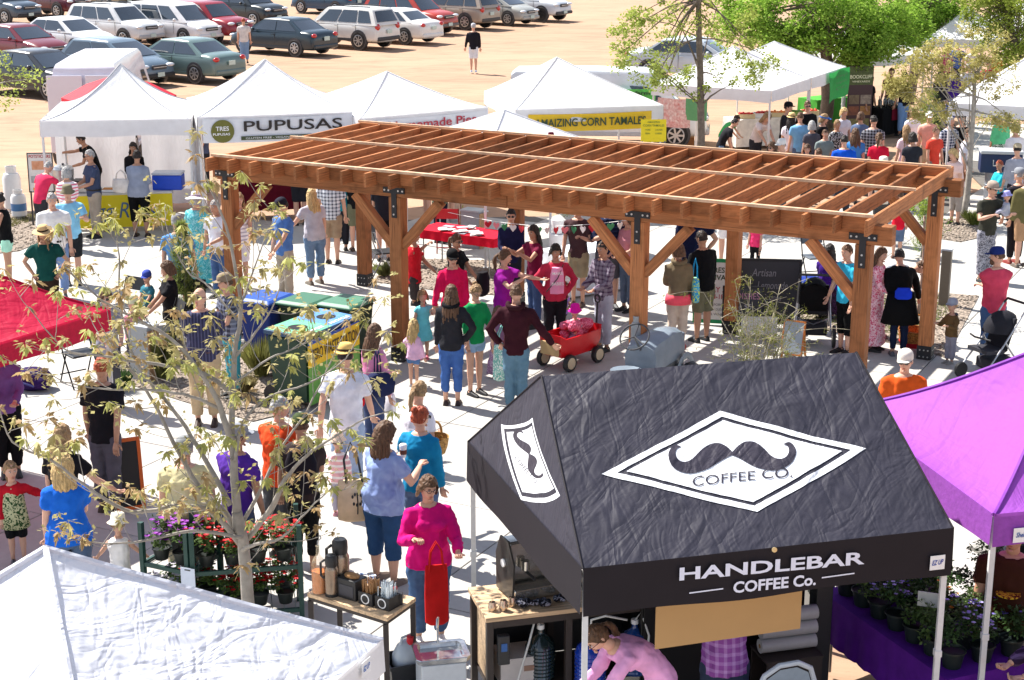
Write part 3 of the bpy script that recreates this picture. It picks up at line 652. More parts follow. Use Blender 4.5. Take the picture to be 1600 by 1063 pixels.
    if frac:
        pants.loft([ring(z, a, b, .011) for z, a, b in [(hipz-.13*s, hw*.90, .10*w), (hipz-.06*s, hw*1.03, .115*w)]+prof[1:3]], 0)
        for (hp, kn, an) in lj:
            tot = (kn-hp).length+(an-kn).length; pts = []; rr = []
            for t in (0, .12, .28, .45, .5, .6, .75, .88, .96):
                if t > frac: t = frac
                L_ = t*tot; q = hp.lerp(kn, L_/(kn-hp).length) if L_ < (kn-hp).length else kn.lerp(an, (L_-(kn-hp).length)/(an-kn).length)
                base = (.092 if t < .2 else .080 if t < .4 else .062 if t < .55 else .056 if t < .8 else .046)*s*(.5+.5*w); pts.append(q); rr.append(base+pw*(1 if t > .3 else .5)*(s if s < 1 else 1))
                if t == frac: break
            pants.tube(pts, rr, 10)
        pm = {'jeans': mat(bc, .85, 'tiedye', c2=tuple(min(1, x*1.2+.02) for x in hexlin(bc)), amt=.15, bump=.3)}.get(bk, cloth(bc, bot[2] if len(bot) > 2 else 'plain', bot[3] if len(bot) > 3 else None))
        name = 'shorts' if bk in ('shorts', 'short') else 'trousers'
    elif bk in ('skirt', 'dress', 'longskirt'):
        zb = {'skirt': .50, 'dress': .48, 'longskirt': .12}[bk]*s; fl_ = {'skirt': 1.35, 'dress': 1.45, 'longskirt': 1.6}[bk]
        rg = [[Vector((math.cos(t)*(hw*g*(1+.06*math.sin(t*5)*(g-1)*3)+.012), math.sin(t)*(.12*w*s*g+.012), z)) for t in [2*math.pi*j/16 for j in range(16)]] for z, g in ((zb, fl_), (zb+(hipz-zb)*.35, fl_*.9), (zb+(hipz-zb)*.7, 1.15), (hipz, 1.06), (hipz+.12*s, .88))]
        pants.loft(rg); pm = cloth(bc, bot[2] if len(bot) > 2 else 'plain', bot[3] if len(bot) > 3 else None); name = 'skirt' if bk != 'dress' else 'dress_skirt'
    else: pm = None
    dist = math.hypot(loc.x, loc.y); vox = .016 if dist < 18 else (.021 if dist < 30 else .032)
    vox *= max(.7, s)
    def soft(mb_, name, m, amp=.010):
        o = mb_.build(name, m, P, ang=0); r = o.modifiers.new('remesh', 'REMESH'); r.mode = 'VOXEL'; r.voxel_size = vox; r.use_smooth_shade = True
        sm = o.modifiers.new('smooth', 'SMOOTH'); sm.iterations = 3; sm.factor = .5
        if dist < 30:
            d = o.modifiers.new('folds', 'DISPLACE'); d.texture = FOLD; d.texture_coords = 'LOCAL'; d.strength = amp*3.4; d.mid_level = .5
        return o
    so_ = soft(shirt, 'shirt' if not outer else outer, cloth(tc, pat, c2))
    if pm: soft(pants, name, pm)
    if belt: MB().loft([ring(hipz+.035*s, hw*1.02, .112*w, .024), ring(hipz+.068*s, hw*1.0, .110*w, .024)]).build('belt', plastic(belt), P)
    # head
    hc = spn(Hc) if lean else Vector((0, 0, Hc)); hc += Vector((0, -.012*s, 0)); na = spn(neckz-.03*s)
    Rm = Euler((R(nod+lean*.55), 0, 0)).to_matrix(); Rm = Matrix.Rotation(R(look), 3, 'Z') @ Rm @ Matrix.Rotation(R(tilt), 3, 'Y')
    def hp_(x, y, z): return hc+Rm @ (Vector((x, y, z))*hs)
    def skull(p):
        x, y, z = p
        if y < 0: x *= 1-.10*max(0, -z/.118); 
        if z < 0: y = y*.94 if y > 0 else y*(1+.06*(-z/.118)); x *= 1-.28*(-z/.118)**1.5
        return Vector((x, y, z))
    fm = 1
    body.ell(hc, (.076*hs, .096*hs, .118*hs), 14, 10, 0, Rm, lambda p: skull(p/hs)*hs)
    body.tube([na, spn(neckz) if not lean else na.lerp(hc, .45), hp_(0, .012, -.05)], [.056*s, .052*s, .05*s], 8)
    body.loft([[hp_(x*k, y, z) for x, y in ((-1, -.085), (1, -.085), (.25, -.085-d))] for k, z, d in ((.006, .018, .004), (.010, .0, .014), (.015, -.018, .030), (.009, -.028, .012))], 0)   # nose
    for sx in (-1, 1):
        body.ell(hp_(sx*.076, .008, -.003), (.010*hs, .020*hs, .030*hs), 6, 5, 0, Rm)
        body.ell(hp_(sx*.030, -.086, .012), (.013*hs, .006*hs, .007*hs), 6, 4, 1, Rm); body.ell(hp_(sx*.030, -.091, .012), (.006*hs, .003*hs, .006*hs), 6, 4, 2, Rm)
        body.ell(hp_(sx*.030, -.090, .030), (.019*hs, .005*hs, .004*hs), 6, 3, 4, Rm)
    body.ell(hp_(0, -.090, -.055), (.022*hs, .006*hs, .006*hs), 8, 4, 3, Rm); body.ell(hp_(0, -.086, -.092), (.024*hs, .014*hs, .014*hs), 8, 4, 0, Rm)
    sc = SKIN[skin]
    body.build('body', [mat(sc, .55, scale=6, amt=.07, spec=.35), plastic((.7, .7, .68)), DARK, mat((sc[0]*.85, sc[1]*.5, sc[2]*.5), .5), hair_m(hair[1] if hair[0] != 'bald' else 'brown')], P, ang=0)
    # hair
    st, hcx = hair; hm = hair_m(hcx); hb = MB(); ex = {'short': .006, 'long': .016, 'bob': .022, 'pony': .010, 'bun': .010, 'curly': .028, 'bald': .0, 'dread': .014}[st]
    if st != 'bald':
        nn, mm = 16, 10; vs = []; fs = []
        low = {'short': -.03, 'long': -.11, 'bob': -.10, 'pony': -.04, 'bun': -.04, 'curly': -.12, 'dread': -.08}[st]
        for i in range(mm+1):
            for j in range(nn):
                th = 2*math.pi*j/nn; fy = -math.sin(th)                 # 1 in front
                lim = low if fy < .15 else (.056 if fy > .55 else low+(.056-low)*((fy-.15)/.4))
                top_ = .118+ex; z = lim+(top_-lim)*math.sin(i/mm*math.pi/2); zz = max(-.8, min(1, z/(.118+ex))); cr = math.sqrt(max(0.0, 1-zz*zz)) if z > 0 else 1-.06*(z/.1)**2
                if st in ('bob', 'curly', 'long') and z < 0: cr = 1+(.08 if st != 'long' else .02)
                wob = 1+(.05 if st == 'curly' else .012)*noise.noise(Vector((th*2.2, i*.9, _pn)))*2
                vs.append(hp_(math.cos(th)*(.078+ex)*cr*wob, math.sin(th)*(.098+ex)*cr*wob+.004, z))
        fs = [(i*nn+j, i*nn+(j+1) % nn, (i+1)*nn+(j+1) % nn, (i+1)*nn+j) for i in range(mm) for j in range(nn)]+[tuple(mm*nn+j for j in range(nn))]
        hb.add(vs, fs)
        if st in ('long', 'dread', 'curly'):
            Ln = .34 if st == 'long' else (.30 if st == 'dread' else .17)
            nst = 9 if st != 'dread' else 22
            for k in range(nst):
                a = math.pi*(.04+.92*k/(nst-1)) if st != 'dread' else math.pi*(-.25+1.5*k/(nst-1)); r0 = .082+ex; c0 = hp_(math.cos(a)*r0*.9, math.sin(a)*r0*1.0, -.03); bk_ = spn(shz-.05*s)+Vector((math.cos(a)*(.10*s), .10*s*max(.2, math.sin(a)) if math.sin(a) > -.2 else -.14*s, 0))
                e = c0.lerp(bk_, .6)+Vector((rd.uniform(-.01, .01), .02*s, 0)); f = Vector((e.x+rd.uniform(-.02, .02), max(e.y, .09*s) if math.sin(a) > 0 and st == 'long' else e.y, e.z-Ln*s*rd.uniform(.7, 1)*(.6 if st == 'curly' else .75)))
                rr = .030 if st == 'long' else (.035 if st == 'curly' else .010); hb.tube([c0, e, e.lerp(f, .5)+Vector((rd.uniform(-.012, .012), .01, 0)), f], [rr*hs*.9, rr*hs, rr*hs*.95, rr*hs*.35], 6, 0, 1)
        if st == 'pony':
            b = hp_(0, .10, .03); hb.ell(b, (.026*hs,)*3, 7, 5); hb.tube([b, hp_(0, .15, .0), hp_(0, .155, -.09), hp_(0, .13, -.19), hp_(.01, .12, -.24)], [.02*hs, .034*hs, .036*hs, .026*hs, .008*hs], 7)
        if st == 'bun': hb.ell(hp_(0, .085, .09), (.042*hs, .042*hs, .04*hs), 9, 7)
        ho = hb.build('hair', hm, P, ang=0)
        if dist < 45: ho.modifiers.new('smooth', 'SUBSURF').render_levels = 2; d_ = ho.modifiers.new('locks', 'DISPLACE'); d_.texture = LOCK; d_.texture_coords = 'LOCAL'; d_.strength = .030*hs; d_.mid_level = .5
    if beard:
        MB().ell(hp_(0, -.068, -.075), (.050*hs, .042*hs, .055*hs), 10, 7, 0, Rm).build('beard', hair_m(beard), P, ang=0)
    if glasses:
        g = MB()
        for sx in (-1, 1):
            if glasses == 'sun': g.ell(hp_(sx*.032, -.100, .012), (.027*hs, .008*hs, .019*hs), 8, 5, 0, Rm)
            else: g.tube([hp_(sx*.032+math.cos(t)*.022, -.102, .010+math.sin(t)*.017) for t in [i*math.pi/4 for i in range(9)]], .0025*hs, 4)
            g.tube([hp_(sx*.055, -.098, .014), hp_(sx*.078, -.03, .014), hp_(sx*.08, .01, .012)], .003*hs, 4)
        g.tube([hp_(-.01, -.106, .014), hp_(.01, -.106, .014)], .003*hs, 4); g.build('sunglasses' if glasses == 'sun' else 'glasses', LENS, P)
    if hat:
        hk, hcl = hat[0], hat[1]; hmk = cloth(hcl, *(hat[2:] if len(hat) > 2 else ())); q = MB(); r = 1.0+ex*5
        if hk == 'cap':
            q.loft([[hp_(math.cos(t)*.088*r*k, math.sin(t)*.106*r*k, z) for t in [2*math.pi*j/14 for j in range(14)]] for k, z in ((1.0, .035), (1.0, .07), (.9, .11), (.6, .137), (.1, .146))])
            o = q.build('cap', hmk, P, ang=50); b = MB()
            up = [hp_(math.sin(t)*.072, -.10-.075*math.cos(t)*1.0, .052-.010*abs(math.sin(t))) for t in [R(-80+20*j) for j in range(9)]]; lo_ = [hp_(math.sin(t)*.082, -.045-.04*math.cos(t), .050) for t in [R(-80+20*j) for j in range(9)]]
            b.add(lo_+up, [(j, j+1, 10+j, 9+j) for j in range(8)]); b.add([p+Rm @ Vector((0, 0, -.006)) for p in lo_+up], [(j, 9+j, 10+j, j+1) for j in range(8)]); b.build('bill', cloth(hat[2]) if len(hat) == 3 and isinstance(hat[2], (tuple, str)) and hat[2] not in ('print', 'plaid') else hmk, o, ang=0)
        elif hk == 'visor':
            q.loft([[hp_(math.cos(t)*.092*r, math.sin(t)*.108*r, z) for t in [2*math.pi*j/14 for j in range(14)]] for z in (.03, .065)], 0, False)
            up = [hp_(math.sin(t)*.075, -.10-.085*math.cos(t), .035) for t in [R(-80+20*j) for j in range(9)]]; lo_ = [hp_(math.sin(t)*.082, -.045-.05*math.cos(t), .045) for t in [R(-80+20*j) for j in range(9)]]
            q.add(lo_+up, [(j, j+1, 10+j, 9+j) for j in range(8)]); q.build('visor', hmk, P, ang=0)
        else:
            br = {'sun': .20, 'straw': .185, 'bucket': .140, 'fedora': .135}[hk]; dr = {'sun': -.03, 'straw': -.005, 'bucket': -.03, 'fedora': .0}[hk]
            fr = lambda k, z, wv=0: [hp_(math.cos(t)*k*.93, math.sin(t)*k*1.08, z+wv*math.sin(3*t+1)) for t in [2*math.pi*j/20 for j in range(20)]]
            q.loft([fr(br, .045+dr-.006, .008), fr(br, .045+dr, .008), fr(.095, .055), fr(.092, .10), fr(.082, .135), fr(.05, .148), fr(.01, .147)]); o = q.build('hat', hmk, P, ang=60)
            if hk in ('straw', 'fedora', 'sun'): MB().loft([fr(.099, .058), fr(.097, .082)], 0, False).build('hat_band', cloth(hat[2] if len(hat) > 2 and not hat[2] in ('print',) else '3a2c22'), o)
    if hood: MB().tube([spn(shz+.03*s)+Vector((math.cos(a)*.10*s, .05*s+math.sin(a)*.07*s, .03*s-.03*s*math.sin(a))) for a in [R(-20+20*i) for i in range(12)]], .034*s, 8).build('hood', cloth(hood), P, ang=0)
    P['_hc'] = tuple(hc)
    if prnt:
        for k, (wd, h_, z_) in enumerate(prnt[0]):
            zc = hipz+(shz-hipz)*z_; y = -(.118*s*w+.055) if not female else -(.17*s*w+.02); a = bend((-.12*s*len(wd)/7, y, zc)); text(P, wd, a, (.24*s*len(wd)/7, 0, 0), (0, -.012, h_), plastic(prnt[1]), .02, off=.0)
    del P['_hc']
    return P
LOCK = bpy.data.textures.new('locks', 'CLOUDS'); LOCK.noise_scale = .028; LOCK.noise_depth = 2
FOLD = bpy.data.textures.new('folds', 'CLOUDS'); FOLD.noise_scale = .085; FOLD.noise_depth = 2
def W(P, v):                       # a point in a person's own space, in world space
    return Matrix.Translation(P.location) @ Matrix.Rotation(P.rotation_euler.z, 4, 'Z') @ Vector(v)
def bag(P, v, size, c, label, strap=None, name='handbag', cat='handbag', yaw=None, kind='tote', kw=()):
    loc = W(P, v); B = thing(name, label, cat, loc, P.rotation_euler.z if yaw is None else R(yaw)); w_, d_, h_ = size; q = MB(); n = 10
    fr = lambda kx, ky, z: [(math.copysign(abs(math.cos(t))**.6, math.cos(t))*w_/2*kx, math.copysign(abs(math.sin(t))**.6, math.sin(t))*d_/2*ky, z) for t in [2*math.pi*(j+.5)/n for j in range(n)]]
    rings = [fr(.6, .7, -h_/2), fr(.98, 1, -h_/2+.03), fr(1, 1.1, 0), fr(.95, .7, h_*.4), fr(.9, .3, h_/2)] if kind == 'tote' else [fr(.7, .6, -h_/2), fr(1, 1, -h_*.35), fr(1, 1, h_*.2), fr(.7, .8, h_/2)]
    q.loft([[Vector(p) for p in r] for r in rings]); q.build('bag_body', cloth(c, *kw), B, ang=50)
    if strap:
        m = MB(); zt = strap; 
        for yy in ((-.02, .02) if kind == 'tote' else (0,)): m.tube([(-w_*.3, yy, h_*.4), (-w_*.22, yy, h_*.5+zt*.6), (0, yy, h_*.5+zt), (w_*.22, yy, h_*.5+zt*.6), (w_*.3, yy, h_*.4)], .009, 5)
        m.build('strap', cloth(kw[1] if len(kw) > 1 and kw[0] == 'st' else c), B, ang=0)
    return B
# ---------------------------------------------------------------- the crowd
P = person
# left, at the egg roll counter
P(16, 448, 'woman in a black tank top and mint shorts at the left edge looking down', 1.66, -80, ('0c0c0e', .0), ('short', 'a8e0c8'), ('bun', 'dark'), arms=('front', 'front'), shoes=None, skin='m', nod=15)
P(93, 466, 'bald man in a white short sleeved shirt and faded blue jeans', 1.83, 15, ('e4e2e0', .5), ('jeans', '6d87b4'), ('short', 'grey'), arms=('down', 'down'), w=1.2, belt='111111', shoes='555555', nod=10)
P(116, 444, 'man in a light blue T-shirt, olive bucket hat and dark shorts', 1.76, 20, ('86c4e4', .5), ('shorts', '23262a'), ('short', 'grey'), ('bucket', '77705a'), ('down', 'cup'), 'walk', w=1.15, shoes='1c1c1e')
q = P(80, 512, 'woman with long pale dreadlocks under a straw sun hat, dark green top', 1.66, 10, ('0b3f3a', .5), ('long', '2c2019'), ('dread', 'light'), ('straw', 'c9a878'), ('hip', 'hip'), skin='m', w=1.05)
P(103, 262, 'grey haired woman in a white and pink striped top at the egg roll counter', 1.6, 200, ('efe3e6', 1, 'hstripe', 'd86a80'), ('pants', '3a3a40'), ('bob', 'grey'), arms=('front', 'front'), at='h')
P(68, 376, 'person in a bright pink top leaning past the propane tanks', 1.6, 150, ('d8335a', .5), ('pants', '333338'), ('short', 'grey'), arms=('reach', 'side'), lean=25, skin='l')
P(152, 371, 'grey haired man in a navy polo and beige trousers holding his hands together', 1.77, -55, ('3c4660', .5), ('pants', '9c9284'), ('short', 'grey'), arms=('front', 'front'), w=1.12, belt='111111', skin='m', glasses='clear')
q = P(221, 370, 'woman in a heather grey sweater and black capris with her back turned', 1.74, 175, ('8a92a4', 1.6), ('capri', '0b0b0d'), ('bun', 'dark'), arms=('front', 'front'), w=1.35, skin='m', shoes='2a1c16')
bag(q, (.36, -.05, 1.02), (.36, .14, .28), 'ded8d0', 'off white handbag on the arm of the woman in the grey sweater', .18)
P(208, 222, 'black haired server in a dark cardigan behind the counter facing a customer', 1.62, 10, ('141216', 1.6), ('pants', '222222'), ('long', 'dark'), arms=('front', 'front'), at='h', skin='m')
P(146, 205, 'cook in a black T-shirt reaching over the steamer pot', 1.72, -75, ('0d0d0f', .5), ('pants', '1a1a1a'), ('short', 'dark'), arms=('point', 'front'), at='h', skin='m', lean=22)
P(322, 300, 'person in a blue cap under the pupusas banner', 1.72, -60, ('47506a', .6), ('pants', '2a2a30'), ('short', 'brown'), ('cap', '2f4a7c'), ('front', 'front'), at='f', skin='m')
P(305, 302, 'woman in a wide white sun hat and a long turquoise patterned dress', 1.68, 160, ('4aa8b0', .5, 'print', '8cc6cc'), ('longskirt', '3aa2ac', 'print', '7fc4c8'), ('bob', 'grey'), ('sun', 'f0e6e8', 'a98fb0'), ('front', 'down'), at='h', w=1.15)
q = P(338, 312, 'grey haired man in a white T-shirt and dark blue jeans behind the corner post', 1.70, -30, ('dcdcE4', .5), ('jeans', '2c4c7a'), ('short', 'grey'), arms=('pocket', 'front'), at='h', skin='m', w=1.1)
P(378, 450, 'woman in a white striped sleeveless top and white shorts right of the corner post', 1.70, 25, ('eeeaf0', .0, 'hstripe', 'b8b4c4'), ('shorts', 'e6e2ea'), ('long', 'light'), arms=('down', 'front'), shoes='8a5a50')
P(275, 338, 'man in a bright blue shirt and grey cap behind the young conifer', 1.76, 185, ('5a90cc', .5), ('shorts', '3c3c40'), ('short', 'grey'), ('cap', '8d8d90'), ('down', 'down'), at='h', w=1.1)
P(448, 475, 'bearded man in a blue T-shirt and navy cap looking down', 1.80, -45, ('4f76b4', .5), ('pants', 'a59b8c'), ('short', 'dark'), ('cap', '1b1b2a'), ('down', 'low'), 'walk', nod=28, beard='dark')
P(494, 444, 'woman with long blonde hair in a grey T-shirt and baggy jeans walking away', 1.70, 215, ('b4b2bc', .6), ('jeans', '5b7796'), ('long', 'blond'), arms=('down2', 'side'), legs='walk', w=1.2, shoes='6a6258')
P(520, 412, 'man in a black and white checked shirt seen below the pergola beam', 1.78, 175, ('d8dce2', .5, 'plaid', '3a4254'), ('shorts', '98826a'), ('short', 'brown'), arms=('down', 'down'), shoes='2a2420', w=1.1)
P(470, 352, 'man in dark shorts and dark shirt beside the maroon table cloth', 1.76, 190, ('1c1c22', .5), ('shorts', '26262c'), ('short', 'dark'), arms=('front', 'front'), shoes='1a1a1a')
P(534, 392, 'person in a teal top and dark trousers right of the checked shirt', 1.68, 190, ('1c8a9c', .5), ('pants', '20222a'), ('bob', 'brown'), arms=('down', 'front'))
P(558, 392, 'man in a black T-shirt and olive khaki shorts left of the rear left post', 1.76, 200, ('151517', .5), ('shorts', '6c6e58'), ('short', 'brown'), arms=('down', 'front'), shoes='4a3a30')
P(600, 408, 'woman in black shorts standing behind the folding chair', 1.66, 190, ('22222a', .5), ('short', '0e0e12'), ('pony', 'brown'), arms=('front', 'front'), shoes='1b1b1b')
P(688, 380, 'woman in dark navy leggings under the pergola bent forward', 1.66, 150, ('2c3438', .5, 'print', '8a9070'), ('leggings', '10182c'), ('pony', 'brown'), arms=('front', 'front'), lean=20, legs='walk')
P(668, 352, 'person with pale bare legs and grey sneakers behind the woman in leggings', 1.66, 120, ('aab4b8', .5), ('short', '454850'), ('short', 'brown'), arms=('front', 'down'), legs='walk', shoes='9ab0b4')
P(706, 346, 'person in tan shorts and grey shoes walking behind the far planter', 1.74, 100, ('a8a498', .5), ('shorts', 'a8987c'), ('short', 'brown'), arms=('swingf', 'swingb'), legs='walk2', shoes='8a8a8c')
P(598, 355, 'person in blue jeans standing beyond the rear left post', 1.72, 170, ('c8c8d0', .5), ('jeans', '3a5888'), ('short', 'brown'))
P(586, 350, 'man in a green grey shirt queuing beyond the rear left post', 1.76, 185, ('6a7468', .5), ('pants', '44484c'), ('short', 'dark'))
P(646, 358, 'dark haired man in red seated beside the red table with his hand on his face', 1.70, 85, ('c01828', .5), ('pants', '3a3434'), ('short', 'dark'), arms=('face', 'lap'), legs='sit', at='h', skin='m')
P(712, 366, 'woman with a purple headband and sunglasses seated at the red table in black', 1.68, 60, ('141218', .7), ('pants', '1c1a20'), ('pony', 'brown'), arms=('lap', 'lap'), legs='sit', at='h', skin='m', glasses='sun', w=1.1)
q = P(708, 562, 'woman in a hot pink zip jacket with a black visor and sunglasses', 1.68, 8, ('d0124e', 2), ('leggings', '141418'), ('pony', 'blond'), ('cap', '101012'), ((.14, -.06, -.56), 'down'), legs='relax', glasses='sun', shoes='a4d02c')
P(662, 560, 'little girl in a turquoise sundress holding an adult hand', 1.05, 5, ('6cc8d4', .2), ('dress', '6cc8d4'), ('bob', 'light'), arms=((.1, -.1, -.5), ((.2, -.05, .1))), shoes='c85a70')
P(706, 633, 'woman in a dark grey hooded jacket and rolled blue jeans seen from behind', 1.66, 175, ('26262b', 1.8), ('rolled', '3f62a0'), ('long', 'brown'), arms=('hip', 'down'), hood='141418', shoes='2a1a1c')
P(647, 605, 'small girl in a pale pink hoodie and denim shorts', .98, 150, ('e6b8d8', 2), ('short', '5878a8'), ('long', 'blond'), arms=('down2', (.25, -.25, -.3)), hood='e6b8d8', shoes='c0b8b8')
q = P(742, 616, 'young woman in a green sweater and denim shorts looking down', 1.58, 40, ('14834a', 1.4), ('short', '8aa4c4'), ('bun', 'light'), arms=('down', 'low'), legs='relax', nod=28, shoes='17151a', glasses='clear')
bag(q, (.18, -.38, .52), (.30, .10, .52), '7ec0b4', 'teal and white patterned shopping bag carried low by the woman in green', .25, 'shopping_bag', 'bag', kw=('print', 'e8f0e8'))
q = P(785, 560, 'woman in a purple T-shirt pointing with an outstretched arm', 1.66, 62, ('8a1488', .5), ('leggings', '121216'), ('pony', 'brown'), arms=('up', 'point'), legs='relax')
bag(q, (-.05, .30, 1.12), (.26, .14, .36), '1c181c', 'black backpack slung behind the woman in the purple T-shirt', None, 'backpack', 'backpack', kind='box')
P(798, 326, 'woman in sunglasses and a navy cardigan over a pale top behind the hearts garland', 1.70, 5, ('1c1c40', 1.8), ('pants', '222230'), ('bun', 'dark'), arms=('front', 'front'), at='h', glasses='sun')
P(836, 352, 'woman with long dark hair and a burgundy top raising both hands to her face', 1.66, -60, ('6a1034', .3), ('jeans', '28406a'), ('long', 'dark'), arms=('up', 'up'), at='h', skin='m')
q = P(868, 382, 'woman in a red cardigan over a pink printed T-shirt with a strap across her chest', 1.62, 8, ('b8304a', 2), ('pants', '1c1c22'), ('bob', 'dark'), arms=('hip', 'hip'), at='h', skin='m', w=1.15)
fr = MB(); fr.loft([[(x*.62*kx, y, z) for x, y in ((-.14, -.165), (0, -.205), (.14, -.165), (.12, -.11), (-.12, -.11))] for z, kx in ((.90, 1.2), (1.05, 1.25), (1.2, 1.15), (1.3, .9))]).build('pink_shirt', cloth('e89cc0'), q)
text(q, 'MAKE', (-.08, -.212, 1.20), (.16, 0, 0), (0, 0, .045), WHITE, .02); text(q, 'BABIES', (-.09, -.216, 1.04), (.18, 0, 0), (0, 0, .05), WHITE, .02)
MB().tube([(.10, -.13, 1.34), (0, -.225, 1.15), (-.16, -.16, .93)], .008, 5).build('strap', BLACK, q)
P(806, 648, 'man in a maroon hooded sweatshirt and teal jeans with his hand on his hip', 1.78, 172, ('34101a', 2), ('jeans', '4a6c80'), ('short', 'brown'), arms=((.30, -.02, -.42), 'hip'), legs='relax', hood='2c0e16', shoes='7a6a58')
P(778, 590, 'child in a mauve dress half hidden behind the man in the maroon sweatshirt', 1.05, 30, ('7a5a78', .5), ('longskirt', '8a6a88', 'print', 'b09ab0'), ('bob', 'brown'), arms=('down', 'down'), shoes='5a3a44')
P(903, 478, 'man in a brown button shirt and khaki cargo shorts', 1.78, -25, ('4a3438', .5), ('shorts', 'a09478'), ('short', 'brown'), arms=('pocket', 'cup'), shoes='4a3226')
P(950, 482, 'large man in a navy striped shirt and grey shorts holding a coffee cup', 1.86, 15, ('141c38', 1.2, 'hstripe', '243050'), ('shorts', '54545c'), ('short', 'brown'), arms=('cup', 'down'), w=1.3, shoes='2a2a30')
P(942, 548, 'dark haired man in a plaid shirt and pale grey trousers holding the wagon handle', 1.70, -50, ('8a8290', 1.6, 'plaid', '4e3c54'), ('pants', 'a8aab8'), ('short', 'dark'), arms=('front', 'front'), skin='m', shoes='1b1b1e')
P(879, 528, 'toddler in a lilac T-shirt standing behind the red wagon', .92, 60, ('9a80cc', .5), ('leggings', '241c30'), ('short', 'brown'), arms=('front', 'front'), shoes=None)
P(980, 486, 'person in jeans and a pink top mostly hidden behind the front post', 1.66, -50, ('c88894', .7), ('jeans', '4a5a70'), ('bob', 'brown'), arms=('front', 'front'), shoes='17171a')
q = P(1057, 550, 'woman in an olive hooded cardigan over a coral top and beige capris', 1.66, 185, ('71644e', 1.6), ('capri', 'c4b4a4'), ('bob', 'brown'), arms=('down', 'front'), hood='71644e', shoes='7a2a24')
MB().loft([[(math.cos(t)*.185*k, math.sin(t)*.15*k, z) for t in [i*math.pi/6 for i in range(12)]] for z, k in ((.76, 1.08), (.86, 1.05), (.90, 1.0))]).build('coral_hem', cloth('f0586a'), q, ang=0)
bag(q, (-.26, -.06, .95), (.12, .36, .36), '2aa0d8', 'turquoise floral shoulder bag of the woman in the olive cardigan', .3, 'shoulder_bag', 'bag', kw=('print', 'c8e860'))
P(1096, 534, 'man in a black jacket and khaki shorts with grey hair seen from the side', 1.74, 215, ('0c0c10', 2), ('shorts', '6c6a54'), ('short', 'dark'), arms=('down', 'pocket'), w=1.2, legs='walk', shoes='16161a', skin='m', glasses='sun')
P(1080, 486, 'big man in a navy T-shirt behind the man in the black jacket', 1.84, 185, ('141a3a', .6), ('shorts', '3a3c48'), ('short', 'brown'), ('cap', '2a2a34'), ('hip', 'down'), w=1.3, at='f')
P(1134, 414, 'man in white shorts cut off by the pergola beam', 1.80, 180, ('e8e8ee', .5), ('shorts', 'e6e4e2'), ('short', 'grey'), arms=('down', 'down'), w=1.1, shoes='8a8a8a')
P(1179, 424, 'child in a pink top and black leggings beside the rear post', 1.10, -30, ('e83a70', .5), ('leggings', '141418'), ('long', 'brown'), arms=('down', 'down'), shoes='aaaaaa')
P(1400, 404, 'child in a red T-shirt and denim shorts under the pergola corner', 1.30, 175, ('d81830', .5), ('shorts', '5a6c88'), ('short', 'brown'), arms=('down', 'front'), shoes='4a3028')
P(1318, 552, 'person in a turquoise T-shirt and black trousers reaching down to the stroller', 1.68, -65, ('34b0d4', .5), ('capri', '0c0c0e'), ('short', 'brown'), arms=('down2', 'down'), at='f', w=1.1, outer='shirt', shoes='201c1c')
P(1297, 384, 'person wrapped in a purple shawl seated with their back to us', 1.60, 160, ('3a1878', 2), ('longskirt', '1c1020', 'print', '3a2040'), ('long', 'dark'), arms=('lap', 'lap'), legs='sit', at='h', w=1.15)
P(1372, 386, 'person in a pink and white patterned shawl beside the corner post', 1.60, 60, ('e8b8c0', 2, 'print', 'd04a70'), ('longskirt', 'ecc4cc', 'print', 'd05a78'), ('long', 'brown'), arms=('front', 'side'), at='h')
q = P(1402, 556, 'woman in a long black cardigan bending forward with a blue bag', 1.66, 176, ('0a0a0c', 2), ('leggings', '16203a'), ('short', 'dark'), arms=((.2, -.2, -.6), 'back'), lean=32, shoes='50505a')
MB().loft([[(math.cos(t)*.2*k, math.sin(t)*.13*k+dy, z) for t in [i*math.pi/6 for i in range(12)]] for z, k, dy in ((.52, 1.45, .03), (.75, 1.2, .01), (.98, 1.0, -.02))]).build('cardigan_skirt', cloth('0a0a0c'), q, ang=0)
bag(q, (0, .17, 1.0), (.25, .07, .17), '1838c0', 'royal blue belt bag on the back of the bending woman', None, 'belt_bag', 'bag', kind='box')
P(1368, 528, 'person in light blue jeans and a grey vest bent far forward behind the front post', 1.66, 80, ('5e6470', .4), ('jeans', '7090b8'), ('short', 'brown'), arms=('low', 'low'), lean=65, shoes='6a2a30')
P(1483, 568, 'toddler in a grey cap and brown hooded jacket holding a green cup', .98, -60, ('6a5234', 2), ('pants', '8a8a98'), ('short', 'blond'), ('cap', '9aa0ac'), ('cup', 'cup'), hood='4a4e5c', shoes='8a8680')
P(1545, 574, 'man in a coral pink T-shirt and jeans with a blue cap, arms crossed', 1.78, 190, ('c8425c', .55), ('jeans', '34537e'), ('short', 'brown'), ('cap', '1c2c6a'), ('cross', 'cross'), 'wide', w=1.1, beard='brown', look=60, shoes='2a2c38')
q = P(1536, 440, 'man in an olive T-shirt and tan cap carrying a baby', 1.80, 20, ('34342c', .5), ('pants', '9a9aa4', 'print', '4a4a55'), ('short', 'brown'), ('cap', '9c8c80'), ('cup', 'cup'), glasses='sun', look=15)
P(0, 0, 'baby in a lavender cap and grey top carried by the man in olive', .72, 260, ('a4a8b4', 1.8), ('pants', 'a0a0b0'), ('short', 'light'), ('bucket', 'a8a4e0'), ('front', 'front'), 'sitf', loc=W(q, (.17, -.26, 0)), z0=.80)
P(1583, 412, 'person in a long dark jacket and grey cap near the right edge', 1.78, 200, ('25222a', 2), ('pants', '1d1a1e'), ('short', 'grey'), ('cap', '84868c'), ('down', 'down'), w=1.1, shoes='7a2a22')
